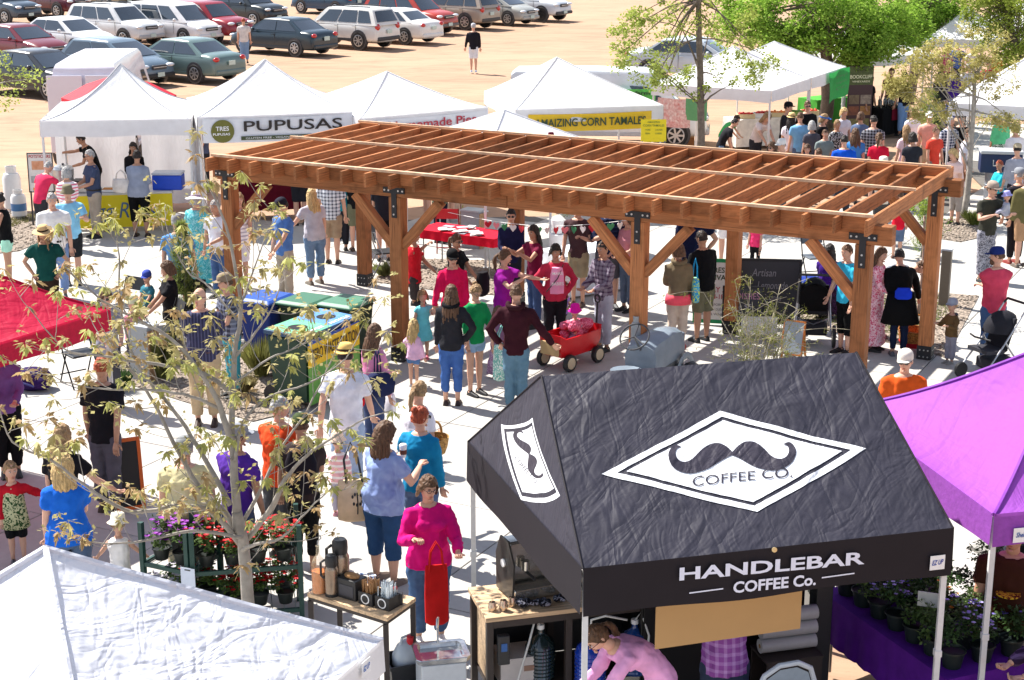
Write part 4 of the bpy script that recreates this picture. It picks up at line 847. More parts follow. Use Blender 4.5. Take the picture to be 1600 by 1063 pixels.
P(1596, 418, 'person in an olive poncho and khaki shorts cut by the right edge', 1.78, 190, ('66603c', 2), ('shorts', 'a88464'), ('short', 'brown'), arms=('down', 'down'), w=1.2, shoes='5a5048')
P(1565, 250, 'girl in a bright turquoise shirt beside the navy cooler', 1.25, -70, ('2fb4c4', 1.6), ('pants', '1c2430'), ('short', 'red'), arms=('front', 'front'), at='h', skin='m')
q = P(1415, 548, 'man in an orange printed sweatshirt and a cream bucket cap behind the tents', 1.74, 0, ('d0561c', 1.8), ('pants', '44464c'), ('short', 'grey'), ('cap', 'd8cfc4'), ('down', 'down'), at='h', w=1.3, look=-25, glasses='sun')
text(q, 'GREAT LAKE', (-.13, -.185, 1.20), (.26, 0, 0), (0, -.008, .035), plastic('e8d8d0'), .02)
for i in range(3): text(q, 'W', (-.12+i*.09, -.205, 1.11), (.07, 0, 0), (0, -.008, .04), plastic('303848' if i != 1 else 'd0d8e8'), .05)
# seated and standing round the planting bed, left
P(323, 662, 'older man in a navy pinstripe shirt and khaki trousers looking up', 1.84, 5, ('33344c', 1.7, 'vstripe', '4e506c'), ('pants', 'b09c7c'), ('bald', 'grey'), arms=('back', 'back'), w=1.25, legs='relax', belt='5a3a24', glasses='sun', shoes='3a2a24', nod=-8)
P(357, 428, 'man in a tan cap and dark plaid shirt behind the pinstripe man', 1.74, -60, ('3a3c4c', .6, 'plaid', '8890a4'), ('jeans', '2c8a9a'), ('short', 'brown'), ('cap', '8a7a66'), ('front', 'front'), at='h')
P(262, 408, 'person with brown hair in a black T-shirt seated with a toddler', 1.70, -70, ('151418', .5), ('pants', '16161a'), ('bob', 'brown'), arms=('lap', 'lap'), legs='sit', at='h', skin='m')
P(231, 447, 'toddler in a blue cap sitting on a lap', 1.0, -30, ('3a7888', .5), ('pants', '2c7a88'), ('short', 'light'), ('cap', '3a4a9a'), ('lap', 'lap'), 'sitf', at='h')
P(162, 452, 'woman with brown hair and sunglasses behind the corner of the red tent', 1.64, 30, ('8a8a98', .6), ('pants', '44444c'), ('bob', 'brown'), arms=('front', 'front'), at='h', glasses='sun')
P(203, 462, 'child in a pink patterned top with a pale hat by the black chairs', 1.15, 60, ('e08098', .6), ('pants', '3a3a48'), ('short', 'light'), ('bucket', 'd8d0a8'), ('front', 'front'), at='h')
# foreground left
P(18, 742, 'woman in a lilac cardigan and black trousers under the red tent', 1.68, 20, ('6d4a86', 2), ('pants', '0f0e12'), ('long', 'dark'), arms=('front', 'front'), legs='walk')
q = P(30, 880, 'little girl in a red cardigan, spotted dress and black leggings', 1.14, 10, ('b01424', 2), ('shorts', '101014'), ('pony', 'light'), arms=('down', (.35, -.05, -.12)), shoes='404048')
MB().loft([[(math.cos(t)*.105*k, math.sin(t)*.085*k-.02, z) for t in [i*math.pi/6 for i in range(12)]] for z, k in ((.42, 1.45), (.60, 1.2), (.80, 1.0), (.86, .8))]).build('spotted_dress', cloth('b8b890', 'print', '2a4a28'), q, ang=0)
P(92, 666, 'woman with long light brown hair in black with her back turned under the red tent', 1.66, 165, ('141216', .5), ('pants', '1a1a20'), ('long', 'light'), arms=('side', 'down'), at='h')
P(98, 714, 'elderly woman with short blonde curls in a royal blue T-shirt', 1.62, 200, ('1a62c8', .6), ('jeans', '3c506e'), ('curly', 'blond'), arms=('front', 'down'), at='h', w=1.35, glasses='clear', look=-40)
P(172, 800, 'man in a black and grey T-shirt and grey trousers walking away', 1.80, 165, ('18161c', .5), ('pants', '54505a'), ('short', 'red'), arms=('swingb', 'down'), legs='walk', w=1.05, shoes='3c2a20', skin='m')
P(0, 0, 'broad man in a pale yellow polo and grey cap behind the flower rack', 1.66, 185, ('cabf94', .6), ('pants', '9a9078'), ('short', 'grey'), arms=('down', 'down'), loc=(-3.16, 14.75, 0), w=1.6, hat=('cap', '7d7f80'))
P(182, 806, 'child in a white T-shirt with orange sleeves and a white sun hat', .98, 180, ('e6e2e0', .0), ('pants', '30343c'), ('short', 'light'), ('bucket', 'efe4d0'), ('side', 'side'), at='h')
P(355, 700, 'man in a purple T-shirt and grey cap behind the maple tree', 1.70, 150, ('4f2a90', .55), ('jeans', '3a4a68'), ('short', 'dark'), ('cap', '8a8c94'), ('down', 'front'), loc=(-2.72, 15.0, 0), w=1.1, skin='m')
P(430, 622, 'grey haired man in a bright orange T-shirt looking right', 1.76, 150, ('dc4c22', .6), ('shorts', '4a4c50'), ('short', 'grey'), arms=('down', 'front'), at='h', w=1.1, look=-50)
q = P(478, 895, 'person in black with a green cap and rolled dark trousers behind the tree', 1.68, 185, ('3a3030', .5), ('rolled', '141416'), ('short', 'brown'), ('cap', '3e4a2c'), ('front', 'down'), shoes=None, skin='m')
bag(q, (0, .20, 1.18), (.32, .2, .46), '1c1820', 'black backpack on the person with the green cap', None, 'backpack', 'backpack', kind='box')
P(545, 782, 'man in a white T-shirt, straw hat and light jeans walking away', 1.84, 170, ('d6d8e2', .6), ('jeans', '8ea2be'), ('short', 'dark'), ('fedora', 'd8b46c'), ('swingf', 'swingb'), 'walk', w=1.15, shoes='9a5a24')
q = P(586, 716, 'woman in a pink sweater with a navy purse beside the zero waste bins', 1.70, 130, ('cc84a8', 2), ('jeans', '24365c'), ('long', 'brown'), arms=('down', 'front'), legs='walk2', glasses='sun', shoes='3a2a2a')
bag(q, (-.24, .10, 1.02), (.14, .46, .30), '1a2244', 'dark navy shoulder purse of the woman in the pink sweater', .28, 'shoulder_bag', 'handbag')
bag(q, (.02, .26, .92), (.34, .12, .40), 'c01420', 'red backpack hanging behind the woman in the pink sweater', None, 'backpack', 'backpack', kind='box')
bag(q, (.12, -.32, .62), (.22, .10, .28), 'e8e4e8', 'white plastic carrier bag held by the woman in the pink sweater', .12, 'carrier_bag', 'bag')
q = P(648, 598, 'woman with a long brown ponytail in a white T-shirt carrying a basket', 1.68, 140, ('dcd8e0', .5), ('jeans', '3c5680'), ('pony', 'light'), arms=('down', 'front'), at='h', w=1.1)
qq = P(530, 806, 'toddler in a pink striped top and pale spotted sun hat', .98, 170, ('ecb4b8', 1.8, 'hstripe', 'f4ece8'), ('leggings', 'a8a4b4'), ('short', 'brown'), ('bucket', 'e8ccb4'), ('down', 'front'), shoes='c08a94')
Pteal = P(655, 637, 'woman with red hair in a bun and a bright teal sweater holding food', 1.68, 155, ('1278a4', 1.9), ('jeans', '465c80'), ('bun', 'red'), arms=('down', (.16, -.42, -.18)), at='h', w=1.15, glasses='sun', look=-30)
Ptie = P(602, 912, 'woman in a blue tie dye T-shirt and cropped jeans holding a coffee cup', 1.70, 140, ('5d6cae', .6, 'tiedye', 'a4b8dc'), ('capri', '28476e'), ('curly', 'brown'), arms=('cup', 'cup'), w=1.45, shoes='6a5a50', look=-20)
B = bag(Ptie, (.36, .02, .82), (.40, .12, .44), 'd8bc9a', 'beige canvas tote bag with a black tree print', None, 'tote_bag', 'bag', yaw=12)
sm = MB(); sm.tube([(-.10, -.04, .2), (-.12, -.03, .45), (-.05, 0, .62), (.02, 0, .45), (.06, -.04, .2)], .013, 5); sm.build('strap', BLACK, B, ang=0)
tp = MB(); tp.tube([(0, -.068, -.13), (0.005, -.070, -.02), (0, -.066, .10)], .006, 4)
for i in range(9):
    a = R(-60+i*35); tp.ell((math.sin(a)*.055, -.070, .03+math.cos(a)*.06), (.012, .004, .02), 6, 4)
tag(tp.build('tree_print', BLACK, B), None, None, None, 'stuff')
q4 = P(672, 1002, 'woman in a magenta pink sweater and glasses with a red bag on her wrist', 1.64, 12, ('c80c70', 1.6), ('pants', '33486a', 'tiedye', '4e6c92'), ('bob', 'brown'), arms=('cup', (.06, -.36, -.30)), w=1.3, glasses='clear', nod=8, shoes='dcd8d8', look=15)
bag(q4, (0, -.42, .66), (.22, .07, .58), 'b81818', 'red folded shopping bag hanging from the wrist of the woman in magenta', .22, 'shopping_bag', 'bag')
# coffee stand staff and plant shoppers
P(0, 0, 'barista with a brown ponytail in a pale pink shirt bending over', 1.66, -72, ('e0a0cc', 1.8), ('pants', '3a2a52'), ('pony', 'brown'), arms=('low', 'low'), lean=52, loc=(1.16, 11.42, 0), glasses='clear')
P(0, 0, 'barista in a purple checked shirt and dark jeans with his back to us', 1.74, 182, ('8a4a94', 1.8, 'plaid', 'b487c0'), ('jeans', '1c2a44'), ('short', 'brown'), arms=('low', 'front'), loc=(1.68, 11.62, 0), w=1.15, lean=30, look=0)
q = P(0, 0, 'man in a brown T-shirt with a yellow print among the potted plants', 1.80, -20, ('3a1c10', .5), ('shorts', '8a8478'), ('short', 'brown'), arms=('down', 'down'), loc=(4.12, 12.35, 0), w=1.3, skin='m')
MB().lathe((0, 0, 0), [(.001, 0), (.10, 0), (.10, .01), (.001, .012)], 14).build('print', cloth('c8a428', 'print', '5a1a10'), q).location = (0, -.19, 1.22)

P(0, 0, 'person in a dark purple plaid shirt at the lower right edge', 1.66, -80, ('30203a', 1.8, 'plaid', '6a5478'), ('jeans', '26304a'), ('short', 'dark'), arms=('front', 'front'), loc=(4.38, 11.45, 0), w=1.2, lean=25)
P(0, 0, 'seller in dark clothes reaching under the purple tent', 1.70, -120, ('181420', .5), ('jeans', '33506c'), ('short', 'dark'), arms=('reach', 'reach'), loc=(3.75, 13.4, 0), skin='m')
# the car park
q = P(740, 113, 'man in a black jacket and white shorts walking away across the dirt lot', 1.80, 178, ('1a1a22', 2), ('shorts', 'd4d8e0'), ('short', 'grey'), ('cap', 'b0b0b4'), ('down', 'down2'), 'walk', shoes='c8d8e8')
P(383, 99, 'man in a white T-shirt and jeans standing behind the pupusas tent', 1.76, 185, ('cfc8c4', .5), ('jeans', '6a86a8'), ('short', 'red'), arms=('down', 'down'), w=1.15)
# crowd round the produce tents, upper right
C = 'shoppers among the tents at the upper right'
def c(x, y, lb, *a, **k): k.setdefault('at', 'h'); return P(x, y, lb, *a, group=C, **k)
c(1183, 165, 'blonde vendor in a pale shirt leaning over the red tomatoes', 1.68, 30, ('d8ccc8', .5), ('pants', '33333a'), ('curly', 'light'), arms=('low', 'low'), lean=35)
c(1130, 170, 'child in green and black crouching by the white truck', 1.3, 60, ('3a9a5a', .5), ('jeans', '7a8ca0'), ('short', 'dark'), arms=('low', 'low'), lean=40)
c(1237, 178, 'woman with long dark hair, a straw fedora and a white T-shirt', 1.66, 170, ('dcd4dc', .5), ('shorts', 'c0b098'), ('long', 'dark'), ('fedora', 'd8bc84', '222222'), skin='m')
c(1228, 160, 'man in a dark jacket and black cap behind the straw hat woman', 1.76, 60, ('26262a', 1.8), ('pants', '2a2a30'), ('short', 'dark'), ('cap', '15151a'))
c(1252, 176, 'person in a light blue shirt beside the straw hat woman', 1.72, 190, ('74a8d0', .6), ('jeans', '42506a'), ('short', 'brown'))
c(1261, 157, 'man in black and sunglasses under the produce tent', 1.80, 10, ('101014', 1.8), ('pants', '22222a'), ('short', 'brown'), glasses='sun')
c(1284, 178, 'woman in a black T-shirt and blue visor facing right', 1.66, 50, ('0e0e12', .5), ('pants', '22242c'), ('bob', 'light'), ('visor', '3a70b8'))
c(1307, 187, 'teenager in a black T-shirt with a white print', 1.60, 30, ('121216', .5, 'print', 'c8c8cc'), ('shorts', '444a55'), ('pony', 'light'), skin='m')
c(1289, 202, 'boy in a grey green T-shirt facing the camera', 1.5, 10, ('748080', .5), ('shorts', '444444'), ('short', 'brown'))
c(1317, 168, 'blonde woman in a white cardigan over black', 1.68, 20, ('d6d4de', .6), ('pants', '22222a'), ('bob', 'blond'))
c(1321, 212, 'man in a royal blue T-shirt in front of the pergola', 1.74, 185, ('0f52c8', .55), ('pants', '33363f'), ('short', 'dark'), w=1.2)
c(1337, 201, 'woman in a mid blue T-shirt with a black strap across her back', 1.68, 170, ('3f82c4', .5), ('pants', '39404f'), ('long', 'brown'), w=1.1)
c(1351, 205, 'child with light brown hair behind the woman in red', 1.35, 20, ('c890a0', .5), ('shorts', '555a66'), ('bob', 'light'))
c(1375, 208, 'woman in a red T-shirt with a brown ponytail', 1.66, 180, ('d01838', .55), ('pants', '3a3a44'), ('pony', 'brown'), w=1.15)
c(1366, 181, 'man in a black and white plaid shirt with dark hair', 1.78, 175, ('2a2a30', .6, 'plaid', 'a0a0a8'), ('pants', '3a3c44'), ('short', 'dark'), w=1.1)
c(1224, 218, 'man in a white cap and white T-shirt just above the pergola roof', 1.72, -60, ('dadce4', .5), ('pants', '555555'), ('short', 'grey'), ('cap', 'e4e0dc'))
c(1207, 222, 'woman in sunglasses with brown curls just above the pergola roof', 1.62, -20, ('50443c', .5), ('pants', '444444'), ('curly', 'brown'), glasses='sun')
c(1262, 226, 'child with brown hair in a lilac top above the pergola roof', 1.3, -30, ('c0b0d0', .5), ('pants', '444444'), ('bob', 'brown'))
c(1280, 232, 'small child with dark brown hair peeking over the pergola roof', 1.2, 170, ('6a5a50', .5), ('pants', '444444'), ('short', 'brown'))
c(1382, 247, 'person in a pale cap half hidden by the pergola edge', 1.7, 180, ('ddd4c4', .5), ('pants', '444444'), ('short', 'grey'), ('bucket', 'e8e0cc'))
c(1415, 112, 'man in a black T-shirt and light jeans standing at the winery table', 1.80, -150, ('15151a', .5), ('jeans', '5d7ca4'), ('short', 'dark'), skin='m')
c(1360, 118, 'dark haired woman in black behind the winery bottles', 1.66, 40, ('0e0e14', .5), ('pants', '1a1a20'), ('long', 'dark'), skin='m')
c(1394, 106, 'man in a brown shirt behind the winery table', 1.8, -40, ('6a4c3a', .5), ('pants', '3a3a40'), ('short', 'brown'), skin='m')
c(1490, 106, 'person in a purple top behind the yellow leaved tree', 1.68, 10, ('43257c', 1.8), ('jeans', '2a4a90'), ('short', 'dark'), skin='m')
c(1513, 98, 'grey haired man in a pale grey shirt in the far crowd', 1.74, 20, ('c0bcc4', .5), ('pants', '4a5570'), ('short', 'grey'))
c(1545, 94, 'person in a red top in the far crowd', 1.68, 0, ('b83040', .5), ('pants', '333333'), ('short', 'dark'))
c(1470, 110, 'person in dark clothes left of the purple top in the far crowd', 1.7, 30, ('1a1a20', 1.8), ('pants', '26262c'), ('short', 'dark'))
c(1480, 72, 'woman in a magenta top under the far white tent', 1.66, 10, ('a02a78', .6), ('pants', '2a2a34'), ('long', 'brown'))
c(1497, 64, 'man in a blue shirt under the far white tent', 1.76, -20, ('3a5aa0', .6), ('pants', '33363c'), ('short', 'dark'))
c(1520, 70, 'person in a white shirt in the farthest crowd', 1.7, 20, ('d8d4d4', .6), ('pants', '3c3c44'), ('short', 'brown'))
c(1558, 78, 'person in an orange top in the farthest crowd', 1.7, -20, ('d8762a', .6), ('pants', '3c3c44'), ('bob', 'brown'))
c(1582, 84, 'person in a navy top in the farthest crowd', 1.74, 20, ('20284a', .6), ('pants', '3c3c44'), ('short', 'dark'))
c(1427, 168, 'person in a white top behind the pine sapling', 1.68, 20, ('e0dce4', .5), ('pants', '5a5a60'), ('pony', 'brown'))
c(1453, 175, 'person in a salmon shirt behind the pine sapling', 1.66, -20, ('e0a090', .6), ('shorts', 'b0a488'), ('short', 'brown'), ('cap', 'e8e4e0'))
c(1418, 196, 'woman with light hair and a pale pink top behind the pine sapling', 1.66, 200, ('e4c4cc', .6), ('pants', '4a4a55'), ('long', 'light'))
c(1428, 208, 'dark haired person in a charcoal vest behind the pine sapling', 1.68, 180, ('2a2c34', .4), ('pants', '3a3a44'), ('bob', 'dark'))
c(1462, 198, 'person with a red bag in front of the bench right of the pine sapling', 1.6, 30, ('d84838', .6), ('pants', '8a8078'), ('short', 'brown'))
c(1491, 212, 'child in a magenta dress with a white sun hat', 1.2, 60, ('e0248c', .6), ('skirt', 'e0248c'), ('short', 'blond'), ('sun', 'eee8ee'))
c(1500, 230, 'blonde woman in a pale pink top bending towards the child in magenta', 1.62, -60, ('e4c4bc', .6), ('capri', '9a9088'), ('bob', 'blond'), lean=15, w=1.1)
c(1510, 200, 'person in a white shirt behind the tree trunk', 1.7, 60, ('e4e0ea', .6), ('pants', '8a5a40'), ('short', 'brown'))
c(1485, 182, 'person in a navy and white checked shirt left of the grey tree trunk', 1.70, 20, ('26304c', .6, 'plaid', 'c8ccd8'), ('pants', '26262c'), ('short', 'grey'))
c(1503, 178, 'person in black standing behind the grey tree trunk', 1.74, -10, ('101014', 1.8), ('pants', '1c1c22'), ('short', 'dark'))
c(1567, 176, 'woman in a mint green blouse and patterned skirt under the right tent', 1.62, 190, ('5cc08c', 1.2), ('skirt', '2a3a34', 'print', 'd0e0d4'), ('bob', 'grey'), w=1.25)
c(1590, 194, 'person in a white shirt and wide straw hat at the right edge', 1.72, 200, ('e0dce0', 1.6), ('pants', '554a48'), ('short', 'dark'), ('straw', 'd8b890'))
c(1592, 226, 'person in a grey shirt with a dark strap at the right edge', 1.70, 190, ('9a9ca8', 1.2), ('pants', '2c2a30'), ('short', 'dark'), ('cap', 'b8a88c'))
c(1345, 176, 'woman with a brown bob between the white cardigan and the plaid shirt', 1.62, 160, ('5a6a88', .6), ('pants', '33363f'), ('bob', 'brown'))
c(1270, 190, 'person with a grey bob behind the boy in grey green', 1.58, 190, ('4a4a55', .6), ('pants', '33363f'), ('bob', 'grey'))
c(1128, 180, 'person in a dark top and blue jeans behind the young street tree', 1.5, 90, ('1c1c22', .6), ('jeans', '5a7898'), ('short', 'dark'), lean=30)
# ---------------------------------------------------------------- vehicles
CAR = dict(  # length, half width, [(x, deck height)...], greenhouse (rear base, rear top, front top, front base), belt, roof, wheel radius, ground clearance, pillars
    sedan=(4.75, .90, [(-2.37, .62), (-2.33, .98), (-1.75, 1.04), (-1.0, 1.0), (1.0, .98), (1.6, .93), (2.15, .80), (2.36, .55)], (-1.72, -.98, .42, 1.22), .96, 1.44, .33, .20, (-.35,)),
    suv=(4.65, .92, [(-2.32, .62), (-2.30, 1.10), (-1.7, 1.12), (1.0, 1.10), (1.6, 1.07), (2.15, .98), (2.32, .62)], (-2.28, -1.98, .55, 1.22), 1.08, 1.70, .37, .27, (-1.25, -.25)),
    minivan=(4.85, .95, [(-2.42, .62), (-2.40, 1.02), (-1.7, 1.06), (1.2, 1.05), (1.75, .98), (2.25, .84), (2.42, .55)], (-2.38, -2.12, .72, 1.62), 1.02, 1.72, .34, .22, (-1.15, .05)),
    van=(5.9, 1.0, [(-2.95, .62), (-2.94, 1.25), (-1.7, 1.25), (1.6, 1.25), (2.3, 1.12), (2.75, .96), (2.95, .55)], (-2.93, -2.86, 1.35, 2.15), 1.20, 2.55, .36, .25, ()),
    wagon=(4.3, .88, [(-2.15, .6), (-2.12, .98), (-1.6, 1.02), (.8, 1.0), (1.4, .95), (1.95, .82), (2.15, .55)], (-2.08, -1.55, .30, 1.30), .97, 1.50, .33, .20, (-.45,)))
def car(name, label, kind, px, py, yaw, paint, cat='car', wheels='b8babd', lz=0.0, plate=True, rack=False, lower=None, rear_glass=True, group='cars parked on the dirt lot', at=None):
    L, hw, deck, (ga, gb, gc, gd), belt, roof, wr, gc_, pil = CAR[kind]
    loc = at or G(px, py); T = thing(name, label, cat, loc, R(yaw), group)
    PM = mat(paint, .35, amt=.12, scale=1.2, spec=.5, coat=.35); GM = glass(); low = lower and plastic(lower, .6)
    b = MB(); rings = []
    for i, (x, z) in enumerate(deck):
        k = .86 if i in (0, len(deck)-1) else (.95 if i in (1, len(deck)-2) else 1.0); g = gc_+(.10 if i in (0, len(deck)-1) else 0)
        pr = [(-hw*k*.90, g), (-hw*k, g+.14), (-hw*k*1.0, g+(z-g)*.55), (-hw*k*.97, z-.10), (-hw*k*.86, z-.01), (-hw*k*.4, z+.02), (hw*k*.4, z+.02), (hw*k*.86, z-.01), (hw*k*.97, z-.10), (hw*k, g+(z-g)*.55), (hw*k, g+.14), (hw*k*.90, g)]
        rings.append([(x, y, zz) for y, zz in pr])
    b.loft(rings); o = b.build('body', PM, T, ang=0); o.modifiers.new('round', 'SUBSURF').levels = 1; o.modifiers['round'].render_levels = 2
    tw = hw*.74; bw = hw*.93; gh = MB()
    def gp(u, side, v):                 # point on the greenhouse: u 0 rear .. 1 front, v 0 belt .. 1 roof
        x0 = ga+(gd-ga)*u; x1 = gb+(gc-gb)*u; return Vector((x0+(x1-x0)*v, side*(bw+(tw-bw)*v), belt+(roof-belt)*v-.03*(2*u-1)**2*v))
    cs = [[gp(0, -1, v), gp(.5, -1, v), gp(1, -1, v), gp(1, -.45, v)+Vector((.04, 0, 0)), gp(1, .45, v)+Vector((.04, 0, 0)), gp(1, 1, v), gp(.5, 1, v), gp(0, 1, v), gp(0, .45, v)-Vector((.03, 0, 0)), gp(0, -.45, v)-Vector((.03, 0, 0))] for v in (-.1, 0, .5, .93, 1.0)]
    c5 = [p*1 for p in cs[-1]]; ct = sum(c5, Vector())/10; cs[-1] = [ct+(p-ct)*.94+Vector((0, 0, .03)) for p in c5]; cs.append([ct+(p-ct)*.5+Vector((0, 0, .055)) for p in c5])
    gh.loft(cs); gh.build('roof', PM, T, ang=50)
    us = [.055]+[(p-ga-.4*(gb-ga))/(gd-ga-.4*(gb-ga)+.4*(gc-gd)) for p in pil]+[.93]
    for sd in (-1, 1):
        for a, c_ in zip(us, us[1:]):
            a += .012; c_ -= .012; n = Vector((0, sd*.012, .003))
            q = [gp(a, sd, .06)+n, gp(c_, sd, .06)+n, gp(min(c_, .90), sd, .88)+n, gp(max(a, .08), sd, .88)+n]
            if kind[:3] == 'van' and a < .6: continue
            MB().quad(*(q if sd == -1 else q[::-1])).build('window', GM, T, smooth=False)
    if kind[:3] == 'van':
        for sd in (-1, 1):
            n = Vector((0, sd*.012, .003)); q = [gp(.78, sd, .06)+n, gp(.95, sd, .06)+n, gp(.90, sd, .60)+n, gp(.78, sd, .62)+n]
            MB().quad(*(q if sd == -1 else q[::-1])).build('window', GM, T, smooth=False)
    vt = .9 if kind != 'van' else .62
    n = Vector((.055, 0, .012)); MB().add([gp(1, s_, v)+n*(1 if abs(s_) < .8 else .35) for v in (.05, vt) for s_ in (-.88, -.45, .45, .88)], [(0, 1, 5, 4), (1, 2, 6, 5), (2, 3, 7, 6)]).build('windscreen', GM, T)
    if rear_glass:
        n = Vector((-.045, 0, .012)); MB().add([gp(0, s_, v)+n*(1 if abs(s_) < .8 else .35) for v in (.12, .88) for s_ in (.84, .45, -.45, -.84)], [(0, 1, 5, 4), (1, 2, 6, 5), (2, 3, 7, 6)]).build('rear_window', GM, T)
    fw, rw = L*.5-.88, -L*.5+.95
    for x in (fw, rw):
        for sd in (-1, 1):
            y = sd*(hw-.085); a = MB(); a.cyl((x, sd*(hw-.16), wr+.02), (x, sd*(hw+.006), wr+.02), wr*1.17, 20); a.build('wheel_arch', DARK, T)
            t = MB(); t.lathe((0, 0, 0), [(wr*.6, -.10), (wr*.92, -.11), (wr, -.07), (wr, .07), (wr*.92, .11), (wr*.6, .10)], 22); o = t.build('wheel', mat((.02, .02, .02), .8), T); o.location = (x, y, wr); o.rotation_euler = (R(90), 0, 0)
            r_ = MB(); r_.lathe((0, 0, 0), [(wr*.62, .09), (wr*.68, .112), (wr*.60, .116), (wr*.56, .085), (.001, .085)], 20)
            for k in range(7): an = k*2*math.pi/7; r_.bar((math.cos(an)*.05, math.sin(an)*.05, .10), (math.cos(an)*wr*.6, math.sin(an)*wr*.6, .106), .05, .03)
            r_.lathe((0, 0, 0), [(.001, .122), (.05, .12), (.055, .09)], 10)
            q = r_.build('rim', steel(wheels, .35), o, smooth=False); q.rotation_euler = (R(180) if sd == 1 else 0, 0, 0)
    xf, xr = L/2, -L/2; zf = deck[-2][1]; zr = deck[1][1]
    for sd in (-1, 1):
        h = MB(); h.ell((xf-.12, sd*hw*.68, zf-.13), (.13, .20, .075), 10, 6); h.build('headlight', mat((.7, .72, .75), .1, spec=.9, coat=1), T)
        h = MB(); h.ell((xr+.07, sd*hw*.74, zr-.14), (.10, .15, .09 if kind != 'suv' else .15), 10, 6); h.build('tail_light', mat((.45, .01, .01), .2, coat=.8), T)
        m = MB(); m.ell((gd-.45, sd*(hw+.10), belt+.05), (.07, .10, .07), 8, 6); m.build('wing_mirror', PM, T)
        dh = MB()
        for p in (pil or (0,)): dh.box((p+.12, sd*(hw+.005), belt-.12), (.15, .02, .03))
        dh.box((p-.9, sd*(hw+.005), belt-.12), (.15, .02, .03)) if False else None; o = dh.build('door_handle', PM, T); o['kind'] = 'stuff' if len(pil) > 1 else 'part'
        if o['kind'] == 'part': del o['kind']
        MB().box(((fw+rw)/2, sd*(hw*.985+.004), gc_+.12), (fw-rw-2*wr*1.1, .03, .12)).build('side_skirt', low or PM, T, smooth=False, bevel=.02)
        for p in pil+(.95,):
            MB().box((p+.02, sd*(hw*.995), (belt+gc_)/2+.10), (.012, .014, (belt-gc_)*.62)).build('door_gap', DARK, T, smooth=False)
    g = MB(); g.box((xf-.035, 0, zf-.17), (.10, hw*.75, .16)); o = g.build('grille', DARK, T, smooth=False, bevel=.03)
    MB().box((xf-.005+.02, 0, zf-.17), (.02, hw*.7, .02)).build('grille_bar', steel('d0d0d0'), o)
    g = MB(); g.box((xf-.05, 0, gc_+.16), (.16, hw*1.62, .16)); g.build('front_bumper', low or PM, T, smooth=False, bevel=.05)
    g = MB(); g.box((xr+.05, 0, gc_+.18), (.16, hw*1.66, .18)); g.build('rear_bumper', low or PM, T, smooth=False, bevel=.05)
    if plate: MB().box((xr-.045, 0, zr-.28 if kind != 'suv' else zr-.35), (.02, .32, .16)).build('number_plate', mat((.5, .6, .55), .5), T); MB().box((xf+.05, 0, gc_+.2), (.02, .32, .15)).build('number_plate', mat((.5, .6, .55), .5), T)
    if rack:
        for sd in (-1, 1): MB().bar((gb+.2, sd*tw*.85, roof+.07), (gc-.1, sd*tw*.85, roof+.07), .04, .04).build('roof_rail', DARK, T)
    return T
A_ = -34
def cc(px, py, lb, kind, paint, flip=False, yaw=None, **k):
    y = (A_ if yaw is None else yaw)+(180 if flip else 0); names = {'sedan': 'parked_car', 'suv': 'parked_suv', 'minivan': 'parked_minivan', 'van': 'delivery_van', 'wagon': 'parked_car'}
    return car(k.pop('name', names.get(kind)), lb, kind, px, py, y, paint, **k)
cc(62, 146, 'charcoal black sedan at the left edge just beyond the egg roll tent', 'sedan', '222326')
cc(185, 128, 'slate blue crossover with a chrome grille beside the white van', 'wagon', '5a6c7c', lower='2a2a2c')
cc(288, 122, 'grey green sedan with its red tail light towards the pupusas tent', 'sedan', '5c7270', flip=True)
cc(30, 96, 'dark red sedan at the left edge behind the charcoal one', 'sedan', '6a1420')
cc(105, 82, 'white sedan behind the slate blue crossover', 'sedan', 'd8dadc')
cc(182, 68, 'white boxy off-roader with a roof rack and orange indicators', 'suv', 'cfd0d0', lower='a8a8a8', rack=True)
cc(272, 65, 'white minivan right of the white off-roader', 'minivan', 'd6d4d4')
cc(322, 62, 'bright red crossover behind the white minivan', 'suv', '8c1a26', lower='2a2020')
cc(443, 82, 'dark navy sedan with its rear towards the aisle', 'sedan', '0f2632', flip=True)
cc(543, 72, 'white crossover with roof rails and its rear hatch showing', 'suv', 'cfcdc8', flip=True, lower='3a3a3c', rack=True)
cc(612, 64, 'pearl white sedan between the white crossover and the orange red one', 'sedan', 'd8d6d2', flip=True)
cc(642, 50, 'orange red sport utility with grey lower bumpers', 'suv', 'a8301c', lower='6a6460')
cc(708, 42, 'beige large wagon with its rear corner to the camera', 'suv', '9a8e80', flip=True, lower='4a4642')
cc(776, 36, 'silver hatchback in front of the beige wagon', 'wagon', '9a9a94')
cc(824, 30, 'white off-roader with dark wheels at the right end of the row', 'suv', 'c4c8cc', wheels='3a3a3c', lower='3a3a3c')
cc(382, 38, 'dark green off-roader behind the navy sedan', 'suv', '1c2428', lower='16181a')
cc(514, 20, 'dark blue small crossover at the top edge above the white crossover', 'wagon', '22405a', flip=True)
cc(2, 34, 'blue grey crossover cut by the upper left corner', 'suv', '3c4a58', lower='2a2a2c')
cc(82, 24, 'maroon crossover at the top edge near the left corner', 'suv', '5a1424', lower='2a2022')
cc(158, 12, 'gold beige off-roader at the top edge', 'suv', 'a09880', lower='3a3834')
cc(232, 10, 'champagne sedan at the top edge right of the gold off-roader', 'sedan', 'b8b0a4')
cc(660, 16, 'dark red sedan at the top edge behind the orange red one', 'sedan', '7a1c2a')
cc(590, 8, 'black sedan at the top edge right of the small blue crossover', 'sedan', '2a2a2e')
V1 = cc(172, 234, 'tall white delivery van behind the egg roll tent with its rear to the camera', 'van', 'd4d0d8', yaw=94, rear_glass=False, cat='van', group=None)
